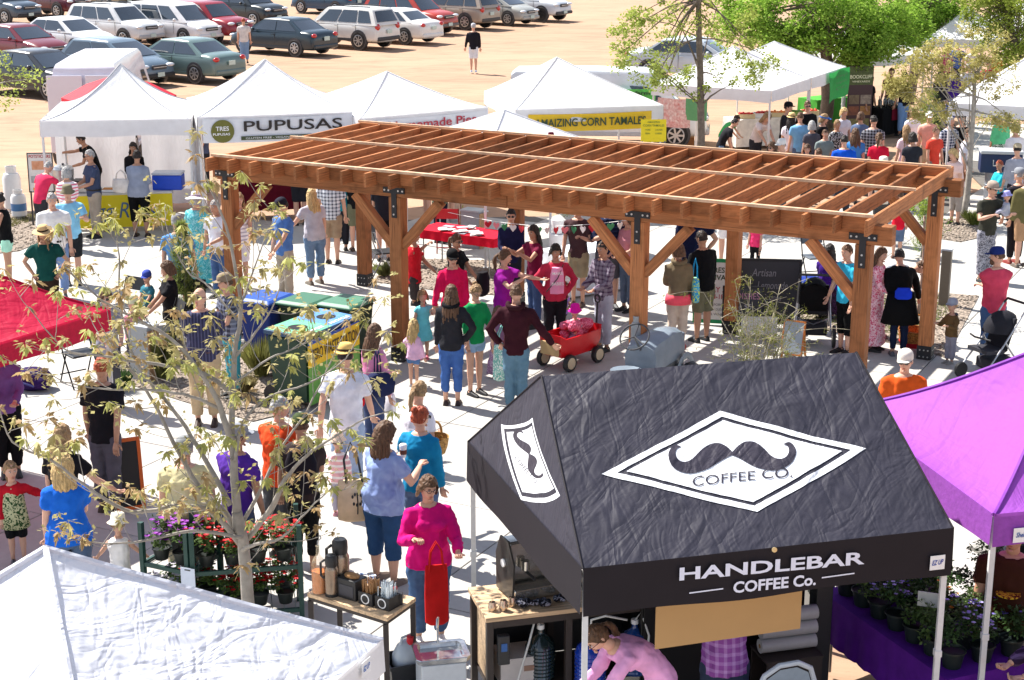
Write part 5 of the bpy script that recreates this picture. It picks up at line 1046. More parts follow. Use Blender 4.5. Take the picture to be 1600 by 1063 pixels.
for y in (-.47, .47):
    MB().box((-2.99, y, 1.35), (.03, .86, 1.9)).build('rear_door', mat('d0ccd4', .35, amt=.02, scale=2), V1, smooth=False, bevel=.04)
CAR['van2'] = (5.4, .96, [(-2.7, .62), (-2.69, 1.1), (-1.7, 1.12), (1.3, 1.12), (2.0, 1.02), (2.5, .9), (2.7, .55)], (-2.68, -2.6, 1.15, 1.95), 1.08, 1.98, .34, .24, ())
V2 = cc(950, 222, 'white market van with a green and white graphic behind the tamales tent', 'van2', 'd6dadc', yaw=-4, cat='van', name='market_van', group=None, lower='b8babc')
MB().box((.75, -.985, 1.35), (1.0, .02, .42)).build('graphic', mat('4fae4a', .4, 'plain', scale=2, amt=.6), V2, smooth=False)
text(V2, 'farm', (.7, -1.0, 1.42), (.4, 0, 0), (0, 0, .1), plastic('1f3a2a'), .02)
cc(1082, 122, 'silver car behind the young street tree', 'sedan', 'b4bcc4', yaw=-20)
# ---------------------------------------------------------------- trees
BARK = mat((.30, .265, .225), .9, 'plain', scale=14, amt=.35, bump=.6)
def limb(mb, pts, r0, r1, n=7, jit=.0, rd=random):
    P = [Vector(p) for p in pts]; out = [P[0]]
    for i in range(len(P)-1):
        p0, p1, p2, p3 = P[max(i-1, 0)], P[i], P[i+1], P[min(i+2, len(P)-1)]
        for k in range(1, 5):
            t = k/4; q = .5*((2*p1)+(p2-p0)*t+(2*p0-5*p1+4*p2-p3)*t*t+(3*p1-p0-3*p2+p3)*t**3)
            out.append(q+Vector([rd.uniform(-1, 1)*jit for _ in range(3)]))
    m = len(out); mb.tube(out, [r0+(r1-r0)*(i/(m-1))**.8 for i in range(m)], n); return out
def leafcl(seed, n, r, lw, ll, droop=.5):
    rd = random.Random(seed); mb = MB()
    for k in range(n):
        a = rd.uniform(0, 6.28); d = Vector((math.cos(a), math.sin(a), rd.uniform(-droop*2, .5))).normalized(); o = d*rd.uniform(0, r*.5)
        t = Vector((-d.y, d.x, rd.uniform(-.6, .6))).normalized(); L = ll*rd.uniform(.6, 1.15); w_ = lw*rd.uniform(.7, 1.1); dn = Vector((0, 0, -.35*L))
        # lobed maple-like leaf, folded along the midrib
        pts = [(0, 0), (.25, .30), (.55, .62), (.52, .30), (.80, .22), (1.0, 0)]; vs = [o+d*L*x+dn*x*x for x, _ in pts]; n_ = len(pts); up = Vector((0, 0, -.25*w_))
        for s_ in (1, -1):
            q = [o+d*L*x+t*w_*y*s_+dn*x*x+up*y for x, y in pts[1:-1]]
            v = [vs[0]]+q+[vs[-1]]; mb.add(v, [(0, 1, 3, 5), (1, 2, 3), (3, 4, 5)] if s_ == 1 else [(5, 3, 1, 0), (3, 2, 1), (5, 4, 3)])
    return mb
def crown(name, T, spots, n, r, lw, ll, c, c2, seed=1, tr=.35, fl=.8):
    rd = random.Random(seed); mb = MB()
    for (p, rad) in spots:
        for k in range(n):
            d = Vector((rd.gauss(0, 1), rd.gauss(0, 1), rd.gauss(0, 1)*fl)); d = d.normalized()*rad*rd.random()**.45
            o = Vector(p)+d; a = Vector((rd.gauss(0, 1), rd.gauss(0, 1), rd.gauss(0, .6)-.3)).normalized(); b = a.cross(Vector((rd.random(), rd.random(), 1))).normalized()
            L = ll*rd.uniform(.6, 1.2); w_ = lw*rd.uniform(.6, 1.2); mb.add([o, o+a*L*.5+b*w_, o+a*L, o+a*L*.5-b*w_], [(0, 1, 2, 3)])
    return mb.build(name, mat(c, .7, 'foliage', c2=c2, trans=tr, spec=.3), T, smooth=False)
def simple_tree(name, label, base, H, spread, trunk_r, c, c2, seed, nl=7, start=.4, clumps=40, n=90, crad=.5, lw=.03, ll=.09, lean=(0, 0), bark=None, tr=.35, flat=1.0, squash=.45, cat='tree'):
    rd = random.Random(seed); T = thing(name, label, cat, base); w_ = MB(); top = Vector((lean[0], lean[1], H))
    tp = limb(w_, [(0, 0, 0), (lean[0]*.2+rd.uniform(-.05, .05), lean[1]*.2, H*.33), (lean[0]*.5, lean[1]*.5+rd.uniform(-.08, .08), H*.66), top], trunk_r, trunk_r*.12, 9, H*.002, rd)
    tips = [top]
    br = MB()
    for k in range(nl):
        f = start+(1-start)*(k+.5)/nl*.92; i = int(f*(len(tp)-1)); o = tp[i]; a = k*2.4+rd.uniform(-.4, .4); ln = spread*(1-.55*(f-start)/(1-start))*rd.uniform(.75, 1.1)
        e = o+Vector((math.cos(a)*ln, math.sin(a)*ln, ln*rd.uniform(.25, .75)*flat)); m_ = o.lerp(e, .5)+Vector((0, 0, ln*.10))
        pts = limb(br, [o, m_, e], trunk_r*.38*(1.2-f), .008, 5, ln*.012, rd); tips += [e, m_.lerp(e, .5)]
        for j in range(4):
            q = pts[int(len(pts)*rd.uniform(.35, .95))-1]; e2 = q+Vector((rd.gauss(0, 1), rd.gauss(0, 1), rd.uniform(-.1, 1))).normalized()*ln*rd.uniform(.25, .5); limb(br, [q, q.lerp(e2, .5)+Vector((0, 0, .03)), e2], .012, .004, 4, 0, rd); tips.append(e2)
    w_.build('trunk', bark or BARK, T, ang=0); tag(br.build('branches', bark or BARK, T, ang=0), None, None, None, 'stuff')
    spots = []
    for k in range(clumps):
        t = tips[k % len(tips)]+Vector((rd.gauss(0, .25), rd.gauss(0, .25), rd.gauss(0, .2)))*crad*(1.3 if k >= len(tips) else .3); spots.append((t, crad*rd.uniform(.5, 1.1)))
    o = crown('crown', T, spots, n, crad, lw, ll, c, c2, seed, tr, squash*1.4); tag(o, None, None, None, 'stuff'); return T
LG = ((.36, .44, .08), (.52, .58, .16)); MG = ((.22, .40, .045), (.40, .56, .10)); YG = ((.46, .42, .13), (.62, .56, .24))
def blob_tree(name, label, base, blobs, trunk_r, c, seed, clumps, n, crad, lw, ll, bark=None, tr=.35, lean=None, twig=2):
    """blobs: ellipsoids (px, py, D, rx, ry, rz) the crown fills; the limbs reach into them"""
    rd = random.Random(seed); T = thing(name, label, 'tree', base); E_ = [(Wd(px, py, D)-base, Vector((rx, ry, rz))) for px, py, D, rx, ry, rz in blobs]
    top = lean or sum((c_ for c_, _ in E_), Vector())/len(E_); w_ = MB(); tp = limb(w_, [(0, 0, 0), top*.4+Vector((.04, 0, 0)), top, top+Vector((0, 0, .5))], trunk_r, trunk_r*.35, 10, trunk_r*.12, rd); w_.build('trunk', bark or BARK, T, ang=0)
    br = MB(); spots = []
    for k in range(clumps):
        c_, r_ = E_[k % len(E_)]; d = Vector((rd.gauss(0, 1), rd.gauss(0, 1), rd.gauss(0, 1))).normalized()*(rd.random()**.40); q = c_+Vector((d.x*r_.x, d.y*r_.y, d.z*r_.z)); spots.append((q, crad*rd.uniform(.5, 1.15)))
        if k % twig == 0:
            o_ = tp[int(len(tp)*rd.uniform(.35, .95))]; limb(br, [o_, o_.lerp(q, .45)+Vector((0, 0, .06*(q-o_).length)), q], trunk_r*rd.uniform(.14, .34), .005, 5, .015, rd)
    tag(br.build('branches', bark or BARK, T, ang=0), None, None, None, 'stuff'); o = crown('crown', T, spots, n, crad, lw, ll, *c, seed, tr, 1.0); tag(o, None, None, None, 'stuff'); return T
DB = mat((.17, .13, .10), .9, scale=12, amt=.3, bump=.6)
b = G(1093, 338); D = b.y
blob_tree('young_maple', 'young light green street tree behind the pergola in front of the white van', b, [(1010, 85, D, .9, .8, .75), (1090, 5, D, 1.3, 1.0, 1.0), (1030, 20, D, 1.0, .8, .8), (1140, 60, D, .8, .8, .7), (1165, 110, D, .9, .7, .35), (980, 60, D, .4, .5, .7), (1055, 130, D, .75, .6, .35)], .11, LG, 5, 150, 44, .20, .030, .075, DB, twig=5, lean=Wd(1092, 20, D)-b)
b = G(1289, 200); D = b.y
blob_tree('shade_tree', 'big bright green tree behind the produce tents', b, [(1255, 25, D, 2.2, 1.8, 1.1), (1170, 25, D, 1.0, 1.4, .8), (1340, 35, D-1, 1.5, 1.5, 1.0), (1300, -40, D, 3.2, 2.5, 1.5), (1250, 62, D, 1.0, 1.0, .45), (1390, 50, D-.5, 1.2, 1.2, .7), (1345, 78, D-1, .7, .7, .4)], .24, MG, 8, 340, 130, .42, .038, .11, DB, tr=.45, twig=5)
b = G(1420, 160); D = b.y
blob_tree('shade_tree', 'second bright green tree right of the big one near the winery tent', b, [(1430, 15, D, 1.6, 1.5, .9), (1410, 50, D-1, 1.2, 1.2, .6), (1430, -30, D, 2.4, 2, 1.4), (1470, 25, D, .8, 1, .6)], .2, MG, 9, 160, 110, .42, .038, .11, DB, tr=.45, twig=5)
b = G(1610, 190); D = b.y
blob_tree('shade_tree', 'yellow green tree in the upper right corner', b, [(1575, 35, D, 1.0, 1.0, .9), (1600, 80, D, .9, .9, .6), (1545, 10, D, 1.1, 1.0, .8), (1590, -30, D, 2.2, 1.5, 1.3)], .14, ((.27, .36, .05), (.45, .52, .10)), 12, 130, 90, .32, .035, .10, DB)
b = G(1505, 342); D = b.y
blob_tree('young_maple', 'slim tree with yellow new leaves and grey trunk beside the navy cooler', b, [(1480, 110, D, .9, .7, .6), (1430, 125, D, .65, .6, .45), (1405, 135, D, .4, .4, .25), (1450, 90, D, .6, .5, .4), (1550, 120, D, .8, .6, .5), (1530, 70, D, .7, .6, .5), (1455, 170, D, .6, .5, .3), (1560, 190, D, .6, .5, .22), (1500, 80, D, .9, .6, .4)], .085, YG, 14, 230, 50, .15, .024, .055, mat((.34, .31, .27), .9, scale=12, amt=.25, bump=.5), lean=Wd(1522, 150, D)-b, twig=8)
b = G(1137, 500)
# dark scrub at the far edge of the lot
sb = MB(); rd = random.Random(4); spots = []
for k in range(90): spots.append((Vector((rd.uniform(8, 75), 128+rd.uniform(-5, 6), rd.uniform(.2, 1.6))), rd.uniform(.8, 1.7)))
o = crown('scrub', None, spots, 90, 1, .12, .3, (.045, .06, .02), (.11, .12, .05), 3, .2); tag(o, None, None, None, 'stuff')
# conifer, pine sapling, staked sapling, feathery shrub
def conifer(name, label, base, H, r0, c, c2, seed, n=420, needle=.09, lowf=.06):
    rd = random.Random(seed); T = thing(name, label, 'tree', base); w_ = MB(); w_.tube([(0, 0, 0), (0.02, 0, H*.5), (0, 0, H)], [.03, .02, .005], 6); w_.build('trunk', BARK, T, ang=0); mb = MB()
    for k in range(n):
        f = lowf+(1-lowf)*rd.random()**1.1; z = f*H; a = rd.uniform(0, 6.28); ln = r0*(1-f)**.7*rd.uniform(.5, 1.1)+.05; d = Vector((math.cos(a), math.sin(a), rd.uniform(.2, 1.0))).normalized(); o = Vector((0, 0, z))
        for j in range(9):
            q = o+d*ln*(.25+.75*j/8); e = (d+Vector((rd.gauss(0, .6), rd.gauss(0, .6), rd.gauss(0, .6)))).normalized()*needle; t = e.cross(Vector((0, .3, 1))).normalized()*.006; mb.add([q-t, q+t, q+e+t*.3, q+e-t*.3], [(0, 1, 2, 3)])
    tag(mb.build('foliage', mat(c, .8, 'foliage', c2=c2, trans=.3), T, smooth=False), None, None, None, 'stuff'); return T
conifer('young_conifer', 'narrow young juniper with yellow green foliage left of the corner post', G(292, 520), 1.75, .42, (.16, .22, .05), (.38, .42, .10), 3, n=520)
conifer('pine_sapling', 'small pale green pine sapling right behind the pergola roof', G(1450, 262)+Vector((-.1, 0, 0)), 1.9, .6, (.22, .32, .06), (.44, .50, .14), 6, n=260, needle=.14)
conifer('pine_sapling', 'short bright green conifer behind the right rear pergola brace', G(1440, 402), .95, .30, (.17, .27, .04), (.36, .44, .10), 7, n=220, needle=.08)
def staked(label, base, H, seed):
    rd = random.Random(seed); T = thing('staked_sapling', label, 'tree', base); w_ = MB(); limb(w_, [(0, 0, 0), (.03, 0, H*.5), (.0, 0, H)], .032, .02, 7, 0, rd); w_.build('trunk', mat((.33, .22, .17), .9, scale=20, amt=.3, bump=.4), T, ang=0)
    o = crown('crown', T, [(Vector((rd.uniform(-.25, .25), rd.uniform(-.2, .2), H+rd.uniform(-.15, .4))), .22) for _ in range(9)], 60, .2, .014, .08, (.18, .30, .04), (.42, .48, .1), seed); tag(o, None, None, None, 'stuff')
staked('thin bare stemmed sapling inside the pergola beside its right rear post', G(1434, 492), 1.65, 3)
staked('small sapling near the red table with a yellowish crown', G(718, 378), 1.15, 5)
T = thing('feathery_shrub', 'airy mesquite like shrub with pale twigs in front of the black chalkboard', 'shrub', G(1178, 640)); rd = random.Random(21); w_ = MB(); sp_ = []
for k in range(26):
    a = rd.uniform(0, 6.28); h_ = rd.uniform(.7, 1.75); e = Vector((math.cos(a)*rd.uniform(.15, .85), math.sin(a)*.35, h_)); pts = limb(w_, [(0, 0, 0), e*.45+Vector((rd.uniform(-.1, .1), 0, .08)), e], .013, .004, 5, .01, rd)
    for j in range(6):
        q = pts[rd.randrange(4, len(pts))]; e2 = q+Vector((rd.gauss(0, .22), rd.gauss(0, .1), rd.uniform(-.03, .25))); limb(w_, [q, q.lerp(e2, .5)+Vector((0, 0, .03)), e2], .005, .0025, 4, 0, rd); sp_ += [(e2, .07), (q.lerp(e2, .5), .05)]
w_.build('twigs', mat((.42, .38, .27), .9, scale=15), T, ang=0)['kind'] = 'stuff'
o = crown('foliage', T, sp_, 10, .1, .006, .06, (.30, .34, .06), (.50, .50, .16), 5, .3); tag(o, None, None, None, 'stuff')
# the foreground maple
T = thing('foreground_maple', 'pale barked young maple with drooping new leaves at the lower left', 'tree', G(392, 1062)); b0 = T.location.copy(); rd = random.Random(77)
MBK = mat((.30, .27, .235), .85, 'plain', scale=9, amt=.22, bump=.5)
def mp_(L, y0=0.0, y1=0.0): n_ = len(L); return [Wd(px, py, b0.y+y0+(y1-y0)*i/(n_-1))-b0 for i, (px, py) in enumerate(L)]
trunk = MB(); limb(trunk, [(0, 0, 0)]+mp_([(388, 950), (380, 850), (370, 800)]), .066, .046, 12, .002, rd); trunk.build('trunk', MBK, T, ang=0)
main = [([(372, 830), (366, 740), (362, 670), (366, 560), (376, 470), (352, 350), (322, 285)], 0, .2, .045, .006), ([(362, 690), (345, 640), (325, 600), (280, 540), (215, 500), (160, 470), (100, 420)], 0, -.3, .032, .005),
        ([(378, 850), (350, 800), (310, 760), (270, 690), (235, 620), (190, 560), (150, 520)], 0, .5, .036, .006), ([(360, 790), (310, 700), (270, 640), (215, 570), (190, 490), (186, 400), (180, 350)], 0, .9, .026, .004),
        ([(368, 620), (330, 590), (280, 575), (215, 565), (150, 555), (100, 545), (45, 480)], .1, -.5, .026, .004), ([(345, 640), (300, 620), (240, 610), (170, 608), (110, 600), (78, 585)], 0, -.7, .018, .003),
        ([(375, 850), (330, 800), (280, 790), (210, 800), (150, 770), (80, 720), (20, 690), (0, 640)], 0, -1.0, .030, .005), ([(380, 840), (300, 830), (225, 845), (165, 850), (110, 840)], -.1, -.8, .020, .004),
        ([(378, 850), (420, 800), (440, 760), (470, 720), (510, 690), (560, 660), (612, 640)], .1, -.5, .030, .004), ([(372, 830), (410, 760), (440, 700), (480, 640), (520, 560), (545, 500)], .1, .6, .020, .003),
        ([(368, 720), (380, 660), (420, 620), (480, 600), (540, 560), (570, 500)], 0, .4, .018, .003), ([(374, 480), (390, 440), (412, 380), (440, 330)], .1, .3, .012, .003), ([(366, 560), (400, 520), (430, 470), (450, 400)], .1, -.3, .014, .003),
        ([(366, 600), (420, 560), (460, 545), (500, 520)], .0, .3, .012, .003), ([(378, 860), (400, 850), (440, 840), (480, 800), (520, 760)], -.2, -.7, .022, .004), ([(370, 500), (330, 450), (290, 420), (262, 360), (258, 320)], .2, .8, .012, .003)]
tips = []
for L_, y0, y1, r0, r1 in main:
    m_ = MB(); pts = limb(m_, mp_(L_, y0, y1), r0, r1, 8, .006, rd)
    for j in range(3, len(pts), 2):
        if rd.random() < .95:
            q = pts[j]; dr = (pts[min(j+1, len(pts)-1)]-pts[j-1]).normalized(); sd = Vector((rd.gauss(0, 1), rd.gauss(0, .7), rd.gauss(.3, .7))).normalized(); ln = rd.uniform(.15, .55); e = q+(dr*.7+sd*.8).normalized()*ln+Vector((0, 0, ln*.25))
            tw_ = limb(m_, [q, q.lerp(e, .5)+Vector((0, 0, -.04)), e], max(.004, r1*.9), .0022, 5, .003, rd); tips.append(e)
            if rd.random() < .95:
                q2 = tw_[len(tw_)//2]; e2 = q2+Vector((rd.gauss(0, .14), rd.gauss(0, .12), rd.uniform(.03, .22))); limb(m_, [q2, q2.lerp(e2, .5), e2], .0032, .002, 4, 0, rd); tips.append(e2)
    tips.append(pts[-1]); m_.build('branch', MBK, T, ang=0)
LM = [mat(c_, .65, 'foliage', c2=d_, trans=.35, spec=.3) for c_, d_ in (((.40, .33, .13), (.56, .50, .24)), ((.38, .38, .10), (.56, .56, .20)), ((.36, .22, .10), (.50, .38, .18)))]
lfs = [leafcl(s_, 9, .045, .042, .078, .9).build('leaf_cluster', LM[s_ % 3], T, smooth=False) for s_ in range(6)]
rd.shuffle(tips)
for k, t in enumerate(tips[:298]):
    o = lfs[k] if k < 6 else lfs[k % 6].copy()
    if k >= 6: COL.objects.link(o)
    o.parent = T; o.location = t; o.rotation_euler = (rd.uniform(-.3, .3), rd.uniform(-.3, .3), rd.uniform(0, 6.28)); s_ = rd.uniform(.7, 1.35); o.scale = (s_, s_, s_)
o = crown('small_leaves', T, [(t+Vector((0, 0, -.02)), .07) for t in tips[150:]]+[(t+Vector((rd.gauss(0, .12), rd.gauss(0, .1), rd.gauss(0, .1))), .05) for t in tips], 5, .1, .018, .055, (.42, .36, .14), (.58, .54, .24), 4, .35); tag(o, None, None, None, 'stuff')
T2 = thing('overhanging_branch', 'leafy green branch reaching in from the left edge over the car park', 'branch', Wd(-40, 150, 33.0)); m_ = MB(); p = limb(m_, [(0, 0, 0), (.5, 0, .25), (1.3, .1, .35)], .03, .006, 5, .01, rd); limb(m_, [(.2, 0, .1), (.5, 0, .6), (.75, 0, .8)], .015, .004, 5, .01, rd); m_.build('twig', BARK, T2, ang=0)
o = crown('leaves', T2, [((.5, 0, .3), .28), ((.75, 0, .55), .26), ((1.0, .1, .35), .26), ((1.25, .1, .4), .25), ((.6, 0, .75), .22), ((.75, 0, .05), .25), ((.55, 0, -.15), .22)], 60, .3, .03, .09, *LG, 3); tag(o, None, None, None, 'stuff')
# ---------------------------------------------------------------- props
def banner(T, o0, p, q, z0, z1, m, name='banner', off=.03):
    p = Vector((p.x, p.y, 0))-Vector((o0.x, o0.y, 0)); q = Vector((q.x, q.y, 0))-Vector((o0.x, o0.y, 0)); d = (q-p); n = Vector((d.y, -d.x, 0)).normalized()*off
    sheetm = MB(); nn = 14; vs = []
    for k in range(4):
        for j in range(nn+1): s_ = j/nn; t = k/3; vs.append(p.lerp(q, s_)+n*(1+.35*math.sin(s_*9+t*2))+Vector((0, 0, z0+(z1-z0)*t-.02*math.sin(math.pi*s_))))
    sheetm.add(vs, [(k*(nn+1)+j, k*(nn+1)+j+1, (k+1)*(nn+1)+j+1, (k+1)*(nn+1)+j) for k in range(3) for j in range(nn)]); o = sheetm.build(name, m, T, ang=0)
    u = d.normalized(); L = d.length
    def at(x, z, ex=0): return p+u*x*L+n.normalized()*(n.length*1.5+.012+ex)+Vector((0, 0, z0+(z1-z0)*z-.015))
    return at, u, L, (z1-z0)
VIN = mat((.70, .71, .74), .5, scale=3, amt=.04, bump=.1)
# pupusas
at, u, L, hz = banner(TB, oB, cB[0]+(cB[1]-cB[0])*.03, cB[1], 1.84, 2.32, VIN)
text(TB, 'PUPUSAS', at(.27, .46), u*L*.66, (0, 0, hz*.44), plastic('2c2826'), .012)
MB().quad(at(.25, .10), at(.97, .10), at(.97, .26), at(.25, .26)).build('strip', plastic('3f4a2c'), TB, smooth=False)
text(TB, 'GLUTEN FREE - VEGAN OPTIONS - ORGANIC CORN', at(.28, .14, .004), u*L*.66, (0, 0, hz*.08), WHITE)
ds = MB(); c0 = at(.13, .5, 0); nv = Vector((u.y, -u.x, 0)); ds.add([c0]+[c0+u*math.cos(a)*.23+Vector((0, 0, math.sin(a)*.23)) for a in [i*math.pi/12 for i in range(24)]], [(0, i+1, (i+1) % 24+1) for i in range(24)]); ds.build('round_logo', plastic('6a6a2c'), TB, smooth=False)
text(TB, 'TRES', at(.085, .52, .004), u*.26, (0, 0, .09), WHITE, .02); text(TB, 'PUPUSAS', at(.065, .33, .004), u*.34, (0, 0, .05), WHITE, .02)
# pies
at, u, L, hz = banner(TC, oC, cC[0].lerp(cC[1], .12), cC[1], 1.90, 2.20, VIN)
text(TC, 'Homemade Pies', at(.10, .25), u*L*.78, (0, 0, hz*.6), plastic('b0283c'), .015)
# tamales
at, u, L, hz = banner(TD, oD, cD[0].lerp(cD[1], .08), cD[0].lerp(cD[1], .92), 1.84, 2.20, plastic('e2b81c'))
text(TD, 'AMAIZING CORN TAMALES', at(.05, .28), u*L*.9, (0, 0, hz*.48), plastic('2f4632'), .02)
# yellow menu sign on an easel
def panel_sign(name, label, base, w, h, z0, yaw, bg, lines, lean=8, frame=None, legs=True, cat='sign', fw=.03, border=None):
    T = thing(name, label, cat, base, R(yaw)); m = Matrix.Rotation(R(-lean), 3, 'X')
    b_ = MB().box((0, 0, h/2), (w, .02, h)).build('board', plastic(bg), T, smooth=False); b_.location = (0, 0, z0); b_.rotation_euler = (R(-lean), 0, 0)
    if frame:
        for s_ in (-1, 1): f = MB().box((s_*w/2, 0, h/2), (fw, .035, h+fw)).build('frame', plastic(frame), T, smooth=False); f.location = (0, 0, z0); f.rotation_euler = (R(-lean), 0, 0)
        for z in (0, h): f = MB().box((0, 0, z), (w+fw, .034, fw)).build('frame', plastic(frame), T, smooth=False); f.location = (0, 0, z0); f.rotation_euler = (R(-lean), 0, 0)
    if legs:
        for s_ in (-1, 1):
            MB().bar((s_*w*.45, 0, z0+.02), (s_*w*.45, .0-.03, 0), .03, .03).build('leg', plastic(frame or '6a6a6a'), T, smooth=False)
            MB().bar((s_*w*.42, math.sin(R(lean))*(h*.9)+.02, z0+h*.9), (s_*w*.42, .42*(h+z0), 0), .03, .025).build('rear_leg', plastic(frame or '6a6a6a'), T, smooth=False)
    for ln in lines:
        s_, x0, x1, y0, y1, cc_ = ln[:6]; o = text(b_, s_, (w*(x0-.5), -.012, h*y0), (w*(x1-x0), 0, 0), (0, 0, h*(y1-y0)), plastic(cc_), ln[6] if len(ln) > 6 else .01, ln[7] if len(ln) > 7 else 0, off=.003)
    return T
b = Wd(1021, 222, 33.2); 
panel_sign('menu_sign', 'bright yellow tamale menu board standing behind the pergola roof', Vector((b.x, 33.2, 0)), .52, .46, 1.0+b.z-1.0 if b.z > .3 else .9, 0, 'ead018', [('AMAIZING', .25, .75, .84, .92, '6a7a2c'), ('CORN TAMALES', .08, .92, .68, .78, '6a7a2c'), ('PORK', .18, .38, .5, .57, '6a7a2c'), ('CHICKEN', .56, .85, .5, .57, '6a7a2c'), ('BEAN', .18, .36, .34, .41, '6a7a2c'), ('CHEESE', .56, .82, .34, .41, '6a7a2c')])
# fruit banner and green cloth below the tent behind the tree
fm = mat((.75, .74, .68), .5, 'tiedye', c2=(.55, .04, .03), amt=.3)
at, u, L, hz = banner(TE2, oE2, cE2[0].lerp(cE2[1], .06), cE2[0].lerp(cE2[1], .34), 1.10, 1.80, fm)
fm = mat('5f9a66', .7, trans=.3)
at, u, L, hz = banner(TE2, oE2, cE2[0].lerp(cE2[1], .30), cE2[0].lerp(cE2[1], .48), 1.3, 1.82, plastic('5f9a66'))
_ = 0
# green flag
fl = [cE[1].lerp(cE[2], .42)+Vector((.06, -.06, .0)), cE[2]+Vector((.06, -.06, .0))]; F = thing('flag', 'green cloth flag hanging from the right corner of the big produce tent', 'flag', fl[0]); d = fl[1]-fl[0]; d.z = 0; mb = MB(); vs = []
for k in range(7):
    for j in range(9): s_, t = j/8, k/6; vs.append(d*s_+Vector((.04*math.sin(s_*7+t*2), -.04*math.sin(s_*7+t*2), -.72*t-.06*t*(1-s_))))
mb.add(vs, [(k*9+j, k*9+j+1, (k+1)*9+j+1, (k+1)*9+j) for k in range(6) for j in range(8)]); mb.build('cloth', mat('2f9a4c', .7, trans=.3), F, ang=0)
for i, (s_, z) in enumerate((('growing in', -.17), ('Longmont', -.33), ('CO', -.48))): text(F, s_, d*.2+Vector((.08, -.08, z)), d*.55, (0, 0, .08), plastic('1f5a34'))
# winery banner, table and bottles
b = G(1340, 212); T = thing('rollup_banner', 'tall winery roll-up banner with green top and bottle pictures', 'banner', b, R(8)); h = 1.95; w = .72
MB().box((0, 0, h/2), (w, .015, h)).build('panel', plastic('3a1c22'), T, smooth=False); MB().box((0, 0, .04), (w+.06, .2, .07)).build('foot', steel(), T, smooth=False)
MB().box((0, -.011, h*.86), (w, .01, h*.26)).build('header', mat('5f6a34', .6, 'tiedye', c2='2f3a1c'), T, smooth=False); text(T, 'BOOKCLIFF', (-.32, -.02, h*.82), (.64, 0, 0), (0, 0, .10), plastic('d8d8b0'), .02); text(T, 'VINEYARDS', (-.26, -.02, h*.765), (.52, 0, 0), (0, 0, .05), plastic('d8d8b0'), .02)
for i, (x, z, cl) in enumerate(((-.17, .52, '8a7a5a'), (.17, .52, 'a89a88'), (-.17, .36, '9a5a3a'), (.17, .36, 'c08a4a'), (0, .18, 'a09a5a'))): MB().box((x, -.012, h*z), (.30 if i < 4 else .6, .008, h*.13)).build('picture', mat(cl, .6, 'tiedye', c2='40201c'), T, smooth=False)
def cloth_table(name, label, p, q, depth, h, m, drop=.72, nn=26, legs=False, cat='table', amp=.012, topm=None):
    p = Vector((p.x, p.y, 0)); q = Vector((q.x, q.y, 0)); d = q-p; L = d.length; c_ = (p+q)/2; T = thing(name, label, cat, c_, math.atan2(d.y, d.x)); mb = MB()
    MB().box((0, depth/2, h-.02), (L-.03, depth-.03, .035)).build('tabletop', plastic('b8b4ac'), T, smooth=False)
    per = []
    for i in range(nn): per.append((-L/2+L*i/nn, 0))
    for i in range(10): per.append((L/2, depth*i/10))
    for i in range(nn): per.append((L/2-L*i/nn, depth))
    for i in range(10): per.append((-L/2, depth-depth*i/10))
    n = len(per); rings = []
    for k in range(6):
        t = k/5; g = 1+.012*t; rings.append([Vector((x*g+amp*t*math.sin(i*1.9)*2, (y-depth/2)*g*(1+amp*2*t)+depth/2+amp*t*math.sin(i*1.7), h+.006-drop*t)) for i, (x, y) in enumerate(per)])
    mb.loft(rings, 0, False); mb.add(rings[0], [tuple(range(n))]); mb.build('tablecloth', m, T, ang=50)
    if legs:
        for x in (-L*.42, L*.42):
            for y in (.06, depth-.06): MB().cyl((x, y, 0), (x, y, h-.03), .014, 6).build('leg', steel('8a8a8a'), T)
    return T
a, b2 = G(1378, 214), G(1418, 210); TW = cloth_table('winery_table', 'table under a black cloth with a maroon runner and rows of wine bottles', a, b2, .75, .76, cloth('0b0b0e'))
MB().box((0, -.02, .60), (.34, .02, .32)).build('runner', cloth('6a1428'), TW, smooth=False)
bt = MB(); bt.lathe((0, 0, 0), [(.036, 0), (.037, .2), (.014, .24), (.013, .31), (.001, .31)], 8); mbm = bt.mesh('wine_bottle', [glass('0f1a12')])
for i in range(10):
    o = bpy.data.objects.new('wine_bottle', mbm); COL.objects.link(o); o.location = a.lerp(b2, (i % 5)/5+.1)+Vector((-.12, .18+.2*(i//5), .77)); tag(o, ('leftmost', 'second', 'middle', 'fourth', 'rightmost')[i % 5]+' dark wine bottle in the '+('front', 'rear')[i//5]+' row on the black winery table', 'bottle', 'wine bottles on the black table')
# produce tables
def crate(label, loc, w, d, h, c, fill, n, r, yaw=0, name='produce_crate', group='crates of produce on the market table'):
    T = thing(name, label, 'crate', loc, R(yaw), group); t_ = .012
    for s_ in (-1, 1): MB().box((s_*(w/2-t_/2), 0, h/2), (t_, d-2*t_, h)).build('side', plastic(c, .7), T, smooth=False); MB().box((0, s_*(d/2-t_/2), h/2), (w, t_, h)).build('side', plastic(c, .7), T, smooth=False)
    MB().box((0, 0, .007), (w-2*t_-.002, d-2*t_-.002, .012)).build('bottom', plastic(c, .7), T, smooth=False); mb = MB(); rd_ = random.Random(int(abs(loc[0]*100)))
    for i in range(n): mb.ell((rd_.uniform(-1, 1)*(w/2-r-t_), rd_.uniform(-1, 1)*(d/2-r-t_), h*.75+rd_.uniform(-.02, .05)), (r, r, r*.9), 7, 5)
    mb.build('produce', mat(fill, .35, scale=8, amt=.25), T)['kind'] = 'stuff'; return T
a, b2 = G(1150, 232), G(1282, 224); cloth_table('produce_table', 'white clothed produce table under the big white tent', a, b2, .8, .74, cloth('d8d4cc'))
